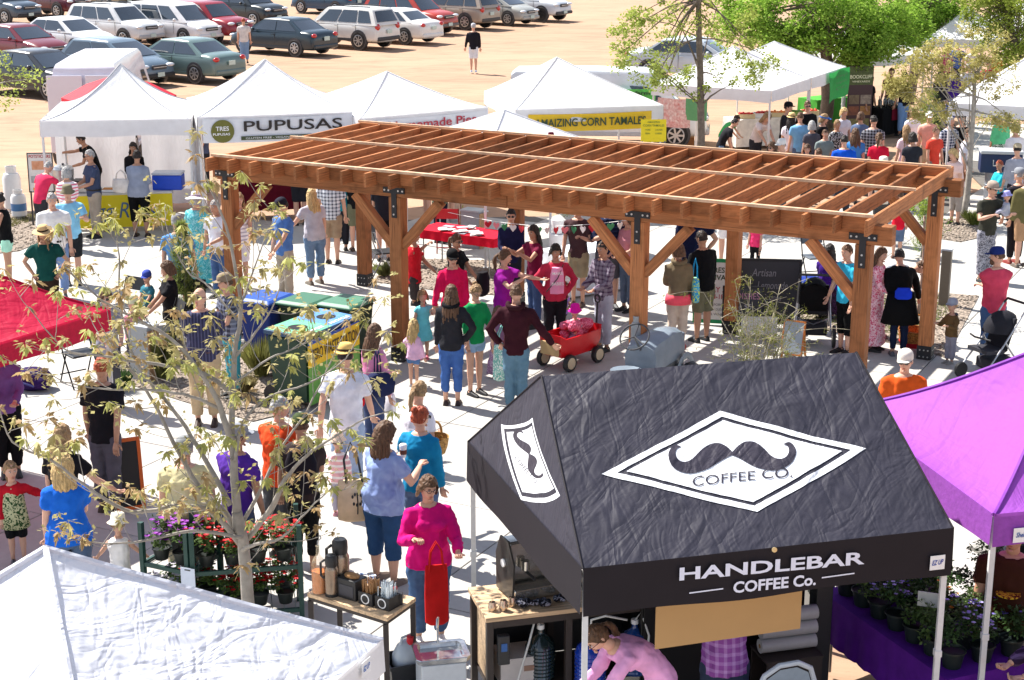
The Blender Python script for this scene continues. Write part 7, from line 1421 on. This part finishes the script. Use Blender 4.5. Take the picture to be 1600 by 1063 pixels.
for i in range(16):
    t = .22+.66*i/15; q = p0.lerp(p1, t)-Vector((0, 0, .18*math.sin(math.pi*t)+.07)); m_ = MB(); s_ = .07
    hs_ = [(0, -.9), (.75, -.05), (.9, .45), (.5, .8), (0, .45), (-.5, .8), (-.9, .45), (-.75, -.05)]; yw = Matrix.Rotation(rd_.uniform(-.9, .9), 3, 'Z'); m_.add([q+yw @ Vector((x*s_, y_, z*s_)) for y_ in (-.004, .004) for x, z in hs_], [tuple(range(8)), tuple(range(15, 7, -1))]+[(j, (j+1) % 8, 8+(j+1) % 8, 8+j) for j in range(8)]); m_.build('paper_heart', plastic(('c81c34', 'e8808c', '3a8a5a', 'e0d8d8')[i % 4]), GA, smooth=False)
T = thing('closed_umbrella', 'closed maroon market umbrella on a white pole behind the white table', 'umbrella', G(862, 415)+Vector((0, 1.2, 0))); MB().cyl((0, 0, 0), (0, 0, 2.3), .025, 8).build('pole', WHITE, T); MB().lathe((0, 0, 0), [(.06, 1.0), (.26, 1.05), (.22, 1.6), (.05, 2.3)], 10).build('canopy', cloth('5a0f24'), T)
# upper right cooler
b = G(1555, 330); T = thing('steel_drum', 'ribbed grey steel drum supporting the navy cooler', 'drum', b); MB().lathe((0, 0, 0), [(.001, 0), (.27, 0), (.27, .28), (.28, .29), (.27, .30), (.27, .58), (.28, .59), (.27, .60), (.27, .86), (.001, .86)], 22).build('shell', mat('8d929a', .45, metal=.6, bump=.2), T, ang=30)
MB().box((0, -.285, .3), (.4, .03, .5)).build('hanging_bag', cloth('3a5a78'), T, bevel=.01); cooler('large navy cooler with a grey lid beside the slim tree', b+Vector((.02, 0, .865)), .86, .50, .48, '1c2c50', 'b4b8bc', -10, 'e0e0e0')
# ---------------------------------------------------------------- foreground stalls
def grp(o): return tag(o, None, None, None, 'stuff')
TOPW = mat((.58, .40, .24), .6, 'wood', bump=.2); IRON = plastic((.035, .025, .022), .5)
def rect_table(name, label, c4, z, th=.035, leg=.045, cat='table', legm=IRON):
    c_ = sum((Vector((p.x, p.y, 0)) for p in c4), Vector())/4; T = thing(name, label, cat, c_); Q = [Vector((p.x, p.y, 0))-c_ for p in c4]
    MB().loft([[p+Vector((0, 0, z-th)) for p in Q], [p+Vector((0, 0, z)) for p in Q]]).build('tabletop', TOPW, T, smooth=False, bevel=.004); MB().loft([[p*.985+Vector((0, 0, z-th-.03)) for p in Q], [p*.985+Vector((0, 0, z-th-.001)) for p in Q]]).build('apron', IRON, T, smooth=False)
    for p in Q: MB().bar(p*.94, p*.94+Vector((0, 0, z-th-.03)), leg, leg).build('leg', legm, T, smooth=False)
    return T, Q, c_
zt = .95; ct = [G(480, 927, zt), G(605, 966, zt), G(650, 934, zt)]; ct.append(ct[0]+ct[2]-ct[1]); TS, QS, cS = rect_table('side_table', 'narrow wooden coffee condiment table on thin dark steel legs', ct, zt)
yS = math.atan2(ct[1].y-ct[0].y, ct[1].x-ct[0].x)
def onS(px, py, dz=.002): q = G(px, py, zt); return Vector((q.x, q.y, zt+dz))
T = thing('syrup_bottle', 'clear glass bottle of amber syrup with a pouring spout', 'bottle', onS(499, 926)); MB().lathe((0, 0, 0), [(.001, .004), (.058, .006), (.060, .20), (.001, .2)], 18).build('syrup', mat('d8761c', .15, spec=.6), T); MB().lathe((0, 0, 0), [(.062, 0), (.063, .26), (.045, .31), (.018, .35), (.016, .42), (.022, .43)], 18).build('bottle', mat('d8c8a8', .05, spec=.8, alpha=.25), T); MB().tube([(0, 0, .42), (0, 0, .47), (.03, 0, .50), (.02, 0, .53)], .006, 6).build('spout', steel(), T)
for px, py, s_, lb in ((533, 922, 1.15, 'tall stainless vacuum flask with a black lid at the rear'), (519, 930, .9, 'shorter stainless vacuum flask with a black lid in front')):
    T = thing('vacuum_flask', lb, 'flask', onS(px, py)); T.scale = (s_,)*3; MB().lathe((0, 0, 0), [(.001, 0), (.066, 0), (.068, .27), (.055, .30), (.001, .3)], 20).build('flask_body', steel('8a7a6c', .25), T); MB().lathe((0, 0, .30), [(.056, 0), (.060, .04), (.058, .09), (.045, .11), (.001, .115)], 18).build('lid', BLACK, T); MB().tube([(-.06, 0, .36), (-.10, 0, .33), (-.10, 0, .2), (-.068, 0, .17)], .012, 6).build('handle', BLACK, T); MB().lathe((0, 0, 0), [(.0675, .0), (.0685, .03)], 18).build('base', BLACK, T)
T = thing('napkin_box', 'black napkin dispenser with a kraft paper napkin on top', 'napkin box', onS(551, 932), yS); MB().box((0, 0, .09), (.20, .16, .18)).build('case', BLACK, T, smooth=False, bevel=.006); MB().box((0, -.082, .08), (.15, .004, .10)).build('label', plastic('3a3a42'), T, smooth=False); MB().ell((0, .0, .19), (.08, .05, .025), 10, 5).build('napkin', mat('a87c50', .85, scale=20), T)
for k, (px, py, cl, lb, nm) in enumerate(((580, 941, 'a07850', 'black caddy of brown stirring sticks with a round white badge', 'stirring_stick'), (606, 948, 'd8e0e4', 'black caddy of white straws with a round white badge', 'straw'))):
    T = thing('stick_caddy', lb, 'caddy', onS(px, py), yS)
    for (x, y, w_, d_) in ((0, -.075, .15, .006), (0, .075, .15, .006), (-.072, 0, .006, .144), (.072, 0, .006, .144)): MB().box((x, y, .055), (w_, d_, .11)).build('side', BLACK, T, smooth=False)
    MB().box((0, 0, .004), (.138, .144, .006)).build('bottom', BLACK, T, smooth=False); rd_ = random.Random(k)
    m_ = MB(); m_.lathe((0, 0, 0), [(.001, 0), (.045, 0), (.045, .003), (.001, .0031)], 18); o = m_.build('badge', WHITE, T, smooth=False); o.location = (0, -.079, .055); o.rotation_euler = (R(90), 0, 0); m_ = MB(); m_.lathe((0, 0, 0), [(.028, .0035), (.034, .0036), (.034, .004), (.028, .004)], 18); m_.lathe((-.008, 0, .0035), [(.001, 0), (.008, 0), (.008, .001), (.001, .001)], 8); m_.lathe((.008, 0, .0035), [(.001, 0), (.008, 0), (.008, .001), (.001, .001)], 8); grp(m_.build('badge_mark', BLACK, o, smooth=False))
    st_ = MB().box((0, 0, .09), (.006, .005, .18)).build(nm, plastic(cl), T, smooth=False)
    for i in range(42): c_ = inst(st_, T, (rd_.uniform(-.06, .06), rd_.uniform(-.062, .062), .01+rd_.uniform(0, .03)), (rd_.uniform(-.08, .08), rd_.uniform(-.08, .08), rd_.random()*3))
for i, (px, py, c_) in enumerate(((562, 918, 'b8c8e8'), (576, 921, 'c8d4ec'))): T = thing('sugar_packets', ('heap of pale blue sugar packets beside the napkin box', 'second heap of pale blue packets nearer the straws')[i], 'packets', onS(px, py)); m_ = MB(); [m_.box((random.uniform(-.04, .04), random.uniform(-.03, .03), .02+.012*j), (.06, .03, .01), 0, Matrix.Rotation(random.uniform(0, 3), 3, 'Z')) for j in range(9)]; grp(m_.build('packet', plastic(c_), T, smooth=False)); MB().box((0, 0, .008), (.12, .09, .012)).build('tray', WHITE, T, smooth=False)
T = thing('pen_holder', 'small black block with a card slot at the right end of the side table', 'holder', onS(625, 944)); MB().box((0, 0, .05), (.05, .06, .10)).build('block', BLACK, T, smooth=False, bevel=.004); MB().ell((-.04, .05, .12), (.02, .02, .02), 8, 6).build('cap', plastic('a8202c'), T); MB().cyl((-.04, .05, 0), (-.04, .05, .11), .017, 8).build('shaker', steel(), T)
# coffee bar counter
kd = Vector((.966, .258, 0)); kn = Vector((-.258, .966, 0)); p0 = G(762, 965, 1.0); p0.z = 0
TB_ = thing('coffee_bar', 'long wooden topped coffee bar with open shelves under the black tent', 'counter', p0, math.atan2(kd.y, kd.x))
MB().box((1.15, .30, .98), (2.34, .64, .04)).build('countertop', TOPW, TB_, smooth=False, bevel=.004); MB().box((1.15, .30, .30), (2.24, .56, .03)).build('shelf', IRON, TB_, smooth=False); MB().box((1.15, .585, .62), (2.24, .02, .60)).build('back_panel', BLACK, TB_, smooth=False); MB().box((.045, .30, .63), (.02, .44, .58)).build('side_panel', mat((.45, .32, .2), .6, 'wood'), TB_, smooth=False)
for x in (.02, .70, 1.5, 2.26):
    for y in (.02, .57): MB().box((x, y, .48), (.055, .055, .955)).build('leg', IRON, TB_, smooth=False)
MB().box((1.15, .01, .925), (2.2, .03, .06)).build('rail', IRON, TB_, smooth=False)
def onB(x, y, z=1.002): return p0+kd*x+kn*y+Vector((0, 0, z))
yK = math.atan2(kd.y, kd.x)
for i, (x, y, h_) in enumerate(((.07, .12, .075), (.16, .10, .09), (.25, .16, .08))): T = thing('milk_jug', ('leftmost small steel milk jug at the corner of the coffee bar', 'middle steel milk jug on the bar corner', 'steel milk jug nearest the black towels')[i], 'jug', onB(x, y)); MB().lathe((0, 0, 0), [(.001, 0), (.034, 0), (.038, h_*.4), (.028, h_), (.026, h_), (.034, h_*.4), (.001, .01)], 16).build('jug_body', steel('c0b0a0', .2), T); MB().tube([(.03, 0, h_*.85), (.055, 0, h_*.7), (.036, 0, h_*.3)], .004, 5).build('handle', steel(), T)
T = thing('espresso_machine', 'polished steel espresso machine half hidden under the black tent', 'coffee machine', onB(.50, .40), yK+R(10)); SM = steel('c8c4bc', .15)
MB().box((0, 0, .06), (.50, .34, .10)).build('drip_tray', SM, T, smooth=False, bevel=.01); MB().box((0, .08, .30), (.46, .18, .36)).build('boiler_case', SM, T, smooth=False, bevel=.02)
for s_ in (-1, 1):
    MB().loft([[Vector((s_*.255+t, y, z)) for y, z in ((-.14, .02), (.18, .02), (.19, .34), (.10, .52), (-.06, .52), (-.17, .34))] for t in (-.008, .008)]).build('end_plate', plastic('3a3836', .25), T, smooth=False); MB().cyl((s_*.10, -.06, .24), (s_*.10, -.06, .32), .035, 14).build('group_head', SM, T); MB().cyl((s_*.10, -.06, .23), (s_*.10, -.24, .22), .013, 8).build('handle', BLACK, T)
MB().cyl((-.265, .02, .30), (-.28, .02, .30), .035, 14).build('gauge', WHITE, T); MB().cyl((0, -.02, .36), (0, -.05, .36), .03, 12).build('pressure_gauge', SM, T)
for i, (x, y) in enumerate(((.36, .12), (.52, .10), (.66, .14))): T = thing('bar_towel', ('black printed towel crumpled left on the coffee bar', 'black towel crumpled in the middle of the bar', 'grey and black towel at the right of the bar')[i], 'towel', onB(x, y)); m_ = MB(); [m_.ell((random.uniform(-.06, .06), random.uniform(-.03, .03), .02+random.uniform(0, .02)), (.06, .03, .025), 8, 5, 0, Matrix.Rotation(random.uniform(0, 3), 3, 'Z')) for _ in range(6)]; o = m_.build('cloth', cloth('14141c', 'print', '8a8a98'), T); r_ = o.modifiers.new('remesh', 'REMESH'); r_.voxel_size = .008; r_.use_smooth_shade = True
def water_jug(label, loc, c, s_=1.0, hose=None):
    T = thing('water_jug', label, 'water jug', loc); T.scale = (s_,)*3; pr = [(.001, 0), (.125, .005)]; 
    for i in range(8): z = .03+i*.035; pr += [(.135, z), (.128, z+.0175)]
    pr += [(.135, .31), (.11, .37), (.04, .42), (.03, .44), (.03, .48), (.001, .48)]; MB().lathe((0, 0, 0), pr, 22).build('jug_body', mat(c, .12, spec=.8, coat=.6, amt=.15), T); MB().lathe((0, 0, .47), [(.034, 0), (.034, .04), (.001, .045)], 14).build('cap', WHITE, T)
    if hose: MB().tube(hose, .010, 6).build('hose', plastic('c8c8c4'), T)
water_jug('bright blue five gallon water jug with a white hose below the coffee bar', onB(.86, .02, .318)-kn*.12, '1238a0', 1.0, [(0, 0, .5), (.0, -.04, .62), (.12, -.05, .66), (.3, 0, .60)]); water_jug('dark smoky water jug left of the blue one', onB(.50, .16, .318), '1c2a2c', .95, [(0, 0, .5), (-.05, -.1, .62), (-.1, -.2, .45), (-.2, -.25, .1), (-.3, -.25, -.2)]); water_jug('third water jug with a blue body right of the tent leg', onB(1.30, .05, .318), '143a78', .95, [(0, 0, .5), (.05, -.05, .6), (.12, -.1, .4), (.1, -.12, .1)])
T = thing('cardboard_box', 'white paper cup carton on the shelf of the coffee bar', 'box', onB(.30, .22, .318), yK); MB().box((0, 0, .12), (.34, .3, .24)).build('carton', plastic('c0b8b4', .8), T, smooth=False); MB().box((.08, -.152, .14), (.10, .003, .05)).build('print', plastic('8a6a5a'), T, smooth=False)
T = thing('card_reader', 'black control box with a small blue screen on the counter leg', 'device', onB(.12, -.05, .62), yK); MB().box((0, 0, .1), (.10, .06, .26)).build('housing', BLACK, T, smooth=False, bevel=.008); MB().box((0, -.032, .13), (.05, .004, .07)).build('screen', plastic('2a5a9a'), T, smooth=False)
T = thing('heater_panel', 'white plastic water heater panel behind the tent leg', 'device', onB(1.55, .2, .60), yK); MB().box((0, 0, .2), (.14, .10, .36)).build('housing', plastic('b0b0ae'), T, smooth=False, bevel=.02); [MB().box((0, -.052, .33+.012*i), (.08, .004, .004)).build('slot', DARK, T, smooth=False) for i in range(3)]
# board hanging under the valance, back cabinet, rolls, chair
bl, br_ = Wd(1024, 1004, 11.0), Wd(1249, 988, 11.35); T = thing('hanging_board', 'blank kraft coloured board hanging under the front of the black tent', 'board', (bl+br_)/2, math.atan2((br_-bl).y, (br_-bl).x)); MB().box((0, 0, .19), ((br_-bl).length, .014, .40)).build('panel', mat('b8915f', .7, scale=2, amt=.05), T, smooth=False)
for s_ in (-1, 1): MB().cyl((s_*.42, 0, .38), (s_*.42, -.02, .62), .004, 5).build('cord', WHITE, T)
T = thing('back_cabinet', 'tall black equipment cabinet at the back of the coffee tent', 'cabinet', Vector((1.75, 12.95, 0)), yK); MB().box((0, 0, .62), (1.5, .5, 1.24)).build('case', plastic('0c0b0c'), T, smooth=False, bevel=.01)
for x in (-.38, .38): MB().box((x, -.258, .62), (.70, .016, 1.1)).build('door', plastic('141214'), T, smooth=False, bevel=.004); MB().box((x*.2, -.272, .7), (.02, .02, .16)).build('handle', steel(), T, smooth=False)
T = thing('equipment_stand', 'thick black stand at the right end of the coffee tent', 'stand', Vector((2.62, 12.62, 0)), yK); MB().box((0, 0, .72), (.15, .15, 1.44)).build('column', BLACK, T, smooth=False, bevel=.01); MB().box((0, 0, .03), (.34, .34, .05)).build('base', BLACK, T, smooth=False)
for i in range(3): T = thing('paper_roll', ('lowest white paper roll beside the black stand', 'middle white paper roll beside the black stand', 'topmost white paper roll beside the black stand')[i], 'roll', Vector((2.32, 12.45, .10+.13*i+.55)), yK); MB().cyl((-.25, 0, 0), (.25, 0, 0), .062, 14).build('sheet', plastic('a8a4a4'), T); MB().cyl((-.252, 0, 0), (.252, 0, 0), .02, 10).build('core', mat('8a6a48', .9), T)
T = thing('shelf_crate', 'dark low shelf crate carrying the white paper rolls', 'crate', Vector((2.32, 12.45, 0)), yK); [MB().box((0, s_*.16, .28), (.5, .02, .56)).build('side', IRON, T, smooth=False) for s_ in (-1, 1)]; MB().box((0, 0, .57), (.52, .34, .02)).build('top', IRON, T, smooth=False)
T = thing('garden_chair', 'white moulded plastic chair behind the plaid shirted barista', 'chair', Vector((2.02, 11.55, 0)), R(200)); PL = plastic('b8c0c8', .3)
MB().box((0, 0, .44), (.48, .46, .03)).build('seat', PL, T, smooth=False, bevel=.012); m_ = MB(); arc = [(-.26, .44), (-.27, .80), (-.20, .98), (-.08, 1.05), (.08, 1.05), (.20, .98), (.27, .80), (.26, .44)]; m_.tube([(x, .22+.12*(z-.44), z) for x, z in arc], .022, 8); m_.build('back_frame', PL, T); MB().add([(x*.9, .225+.12*(z-.44), .46+(z-.46)*.94) for x, z in arc], [tuple(range(8))]).build('backrest', plastic('8a98a4', .25), T, smooth=False)
for sx in (-1, 1):
    for sy_ in (-1, 1): MB().cyl((sx*.21, sy_*.2, .44), (sx*.25, sy_*.25, 0), .02, 8).build('leg', PL, T)
    MB().tube([(sx*.26, .24, .66), (sx*.27, -.1, .66), (sx*.25, -.2, .60), (sx*.24, -.22, .44)], .02, 6).build('armrest', PL, T)
# sink, black tub
T = thing('storage_tub', 'black plastic tub holding a translucent white jerrycan', 'tub', G(640, 1090), R(20)); MB().loft([[Vector((x*k*.20, y*k*.15, z)) for x, y in ((-1, -1), (1, -1), (1, 1), (-1, 1))] for z, k in ((.0, .85), (.36, 1.0), (.36, 1.06), (.39, 1.06), (.39, .98), (.05, .85))]).build('tub_body', BLACK, T, smooth=False); 
T = thing('jerrycan', 'translucent white water can with a red cap in the black tub', 'water can', G(640, 1090)+Vector((0, 0, .18)), R(25)); MB().loft([[Vector((x*k*.13, y*k*.10, z)) for x, y in ((-1, -.6), (-.6, -1), (.6, -1), (1, -.6), (1, .6), (.6, 1), (-.6, 1), (-1, .6))] for z, k in ((0, .9), (.03, 1), (.24, 1), (.33, .7), (.37, .35))]).build('can', plastic('b4bcc4', .25), T, ang=60); MB().cyl((.0, -.03, .35), (0, -.04, .42), .03, 12).build('cap', plastic('c8202c'), T); MB().tube([(-.08, 0, .30), (-.06, 0, .40), (.04, 0, .42)], .014, 6).build('handle', plastic('b4bcc4'), T)
T = thing('camp_sink', 'small stainless camp sink with a curved tap', 'sink', G(690, 1120), R(12)); h_ = .62; MB().box((0, 0, .29), (.38, .34, .56)).build('stand', plastic('c0c4c8', .4), T, smooth=False, bevel=.01)
MB().loft([[Vector((x*k*.23, y*k*.18, z)) for x, y in ((-1, -.8), (-.85, -1), (.85, -1), (1, -.8), (1, .8), (.85, 1), (-.85, 1), (-1, .8))] for z, k in ((h_-.04, .96), (h_, 1.0), (h_+.005, .98), (h_, .80), (h_-.10, .74), (h_-.12, .1))]).build('basin', steel('c8c8c8', .12), T, ang=30); MB().tube([(0, .15, h_), (0, .15, h_+.16), (0, .12, h_+.24), (-.02, .05, h_+.26), (-.03, .0, h_+.20)], .010, 7).build('tap', steel('d0d0d0', .1), T)
# flower racks
RG = plastic((.015, .055, .045), .5)
def pot_plant(label, loc, r, h, plant, bloom=None, seed=1, c='1a201e', n=5, fol=((.06, .12, .03), (.16, .24, .06)), spread=1.5, group=None, cnt=44, bs=.022):
    T = thing('potted_plant', label, 'potted plant', loc, 0, group); MB().lathe((0, 0, 0), [(.001, 0), (r*.72, 0), (r, h), (r*1.08, h), (r*1.08, h*.9), (r*.98, h*.88), (r*.9, h*.86), (.001, h*.84)], 14).build('pot', plastic(c, .45), T, ang=40); rd_ = random.Random(seed)
    sp_ = [((rd_.gauss(0, r*.55*spread), rd_.gauss(0, r*.55*spread), h+plant*rd_.uniform(.15, .8)), r*.75) for _ in range(n)]; o = crown('leaves', T, sp_, cnt, .1, .015, .05, *fol, seed, .3); grp(o)
    if bloom:
        m_ = MB()
        for k in range(26):
            q, rr = sp_[k % n]; d = Vector((rd_.gauss(0, 1), rd_.gauss(0, 1), rd_.random()*1.2+.2)).normalized()*rr*rd_.uniform(.8, 1.15); p_ = Vector(q)+d; a_ = rd_.random()*6
            m_.add([p_]+[p_+Vector((math.cos(a_+i*1.2566)*bs, math.sin(a_+i*1.2566)*bs, .006)) for i in range(5)], [(0, i+1, (i+1) % 5+1) for i in range(5)])
        grp(m_.build('blossoms', mat(bloom, .6, scale=30, amt=.3, trans=.3), T, smooth=False))
    return T
def rack(label, p, q, depth, h, shelves, nw=9):
    p = Vector((p[0], p[1], 0)); q = Vector((q[0], q[1], 0)); L_ = (q-p).length; T = thing('plant_rack', label, 'rack', p, math.atan2((q-p).y, (q-p).x))
    for x in (0, L_):
        for y in (0, depth): MB().box((x, y, h/2), (.045, .045, h)).build('post', RG, T, smooth=False)
    for z in shelves:
        for y in (0, depth): MB().box((L_/2, y, z), (L_-.046, .03, .04)).build('rail', RG, T, smooth=False)
        for x in (0, L_): MB().box((x, depth/2, z), (.03, depth-.046, .04)).build('rail', RG, T, smooth=False)
        for i in range(nw): MB().cyl((L_*(i+.5)/nw, .0, z+.024), (L_*(i+.5)/nw, depth, z+.024), .004, 4).build('shelf_wire', steel('7a8a88'), T)
    for x in (0, L_):
        for i in range(5): z = h*(.25+.15*i); MB().cyl((x, 0, z), (x, depth, z), .004, 4).build('side_wire', steel('7a8a88'), T)
    return T, p, (q-p).normalized(), L_
rk = [rack('green steel plant rack full of orange and red flowers left of the side table', (-2.98, 13.97), (-2.0, 14.15), .55, 1.02, (.16, .60)), rack('narrower green steel plant rack with purple flowers at its left end', (-3.50, 14.22), (-3.03, 13.99), .50, 1.02, (.16, .60), 5)]
cols_ = [('c81420', 'red'), ('d8501c', 'orange'), ('c8102c', 'crimson'), ('e0702c', 'pale orange')]; nms = ['at the far left', 'second from the left', 'third from the left', 'at the far right']; k = 0
T, p_, u_, L_ = rk[0]; v_ = Vector((-u_.y, u_.x, 0))
for zi, z in enumerate((.19, .63)):
    for yi, y in enumerate((.13, .40)):
        for i in range(4): cb, cn = cols_[(k*7+i) % 4]; pot_plant(f"{cn} flowering plant {nms[i]} of the {'rear' if yi else 'front'} row on the {'upper' if zi else 'lower'} rack shelf", p_+u_*(.13+.24*i)+v_*y+Vector((0, 0, z)), .085, .12, .24, cb, 40+k, n=6, bs=.026); k += 1
T, p_, u_, L_ = rk[1]; v_ = Vector((-u_.y, u_.x, 0))
for zi, z in enumerate((.19, .63)):
    for yi, y in enumerate((.12, .38)):
        for i in range(2): pot_plant(f"{'purple' if zi else 'white'} petunia pot {'left' if i == 0 else 'right'} in the {'rear' if yi else 'front'} of the {'upper' if zi else 'lower'} narrow rack shelf", p_+u_*(.13+.24*i)+v_*y+Vector((0, 0, z)), .085, .12, .34 if zi else .2, '9a3ab0' if zi else 'c8c4d0', 80+k, n=7, bs=.030); k += 1
T = thing('price_card', 'blank white card fixed to the front of the narrow plant rack', 'card', Vector((-3.02, 13.93, .50)), R(-20)); MB().box((0, 0, .09), (.15, .004, .18)).build('card', plastic('c8d0e0'), T, smooth=False); MB().box((0, -.003, .16), (.06, .004, .012)).build('clip', DARK, T, smooth=False)
# purple table of plants
PC = cloth('5a1c88', 'plain'); PT = cloth_table('plant_table', 'long purple clothed table crowded with potted herbs and flowers', Vector((2.74, 13.3, 0)), Vector((3.44, 11.6, 0)), .95, .74, PC, drop=.42, nn=34, legs=True)
pd = (Vector((3.44, 11.6, 0))-Vector((2.74, 13.3, 0))).normalized(); pv = Vector((-pd.y, pd.x, 0)); P0 = Vector((2.74, 13.3, .748)); bl_ = [None, None, 'd88a18', None, 'b0a8e8', None, 'c0b8f0', '8a7ad8', None]
rows = ('front', 'middle', 'back'); k = 0
for j in range(3):
    for i in range(7): pot_plant(f"{['dark green', 'bushy green', 'pale green'][i % 3]} potted plant, {['first', 'second', 'third', 'fourth', 'fifth', 'sixth', 'seventh'][i]} from the far end, {rows[j]} row, purple table", P0+pd*(.16+.25*i)+pv*(.18+.29*j), .10, .15, .30, bl_[(i*2+j*3) % 9], 120+k, '1a2422', n=7, fol=(((.07, .14, .04), (.18, .26, .07)) if i % 3 else ((.04, .09, .03), (.1, .2, .05))), cnt=52, bs=.02); k += 1
for (x, y, yw, lb) in ((.7, .62, 10, 'white blank price card among the pots in the middle of the purple table'), (1.25, .22, -20, 'cream price card at the near end of the purple table'), (1.05, 1.15, 5, 'white price card beyond the right edge of the purple table')):
    q_ = P0+pd*x+pv*y; T = thing('price_card', lb, 'card', q_, R(yw)); MB().box((0, 0, .40), (.17, .004, .13)).build('card', plastic('b8b8b4'), T, smooth=False); MB().cyl((0, .004, 0), (0, .004, .36), .005, 5).build('stick', steel(), T)
T = thing('crate', 'pale blue plastic crate of seed packets between the two tent legs', 'crate', Vector((3.82, 11.25, .32)), R(-20)); [MB().box(c_, d_).build('side', plastic('6a8aa8'), T, smooth=False) for c_, d_ in (((0, -.14, .08), (.42, .01, .16)), ((0, .14, .08), (.42, .01, .16)), ((-.21, 0, .08), (.01, .27, .16)), ((.21, 0, .08), (.01, .27, .16)))]; MB().box((0, 0, .005), (.40, .26, .01)).build('bottom', plastic('6a8aa8'), T, smooth=False)
for i in range(7): MB().box((-.16+.05*i, 0, .09), (.006, .2, .14), 0, Matrix.Rotation(.25, 3, 'Y')).build('packet', plastic('b8a888'), T, smooth=False)
T = thing('bench', 'low dark bench carrying seedling trays and the pale blue crate', 'bench', Vector((4.1, 11.55, 0)), R(-20)); MB().box((0, 0, .29), (1.0, .9, .04)).build('top', IRON, T, smooth=False); [MB().box((x, y, .135), (.05, .05, .27)).build('leg', IRON, T, smooth=False) for x in (-.42, .42) for y in (-.38, .38)]
for i in range(4): q_ = Vector((4.0+.28*(i % 2), 11.75+.26*(i//2)-.1, .312)); T = thing('seedling_tray', ('black seedling tray at the near left of the bench', 'black seedling tray at the near right of the bench', 'black seedling tray at the far left of the bench', 'black seedling tray at the far right of the bench')[i], 'tray', q_, R(-20)); MB().box((0, 0, .03), (.25, .22, .06)).build('tray', BLACK, T, smooth=False); o = crown('seedlings', T, [((x, y, .10), .05) for x in (-.08, 0, .08) for y in (-.06, .06)], 22, .05, .01, .035, (.07, .14, .04), (.2, .28, .08), i+3); grp(o)
B2, B3 = Vector((4.35, 14.3, 0)), Vector((5.2, 13.2, 0)); cloth_table('rear_plant_table', 'bare grey folding table of seedlings behind the purple tent leg', B2, B3, .6, .74, plastic('9a9a90'), drop=.04, legs=True); d_ = (B3-B2).normalized(); n_ = Vector((-d_.y, d_.x, 0))
for i in range(5): pot_plant(f"leafy potted plant, {['farthest', 'second farthest', 'middle', 'second nearest', 'nearest'][i]} of five on the grey folding table", B2+d_*(.15+.25*i)+n_*.2+Vector((0, 0, .748)), .10, .13, .26, 'c8c4e8' if i % 2 else None, 300+i, n=6)
T = thing('patterned_bag', 'black patterned cloth bag hanging from the folding table leg', 'bag', Vector((4.0, 13.35, .0)), 0); MB().box((0, 0, .22), (.3, .2, .42)).build('bag_body', cloth('15151a', 'print', '8a8a90'), T, bevel=.03); MB().tube([(-.1, 0, .42), (0, 0, .56), (.1, 0, .42)], .01, 5).build('strap', BLACK, T)
for i, (x, y, lb) in enumerate(((3.35, 14.15, 'tall leafy potted shrub at the far end of the purple table'), (3.85, 14.0, 'tall leafy potted shrub behind the purple tent leg'), (4.45, 13.6, 'tall leafy potted shrub left of the grey seedling table'), (3.1, 14.9, 'dark potted shrub in shade between the black and purple tents'))):
    pot_plant(lb, Vector((x, y, 0)), .20, .30, 1.0, 'c8b8e8' if i == 1 else None, 400+i, n=16, spread=1.0, cnt=70, fol=((.05, .10, .03), (.14, .22, .06)))
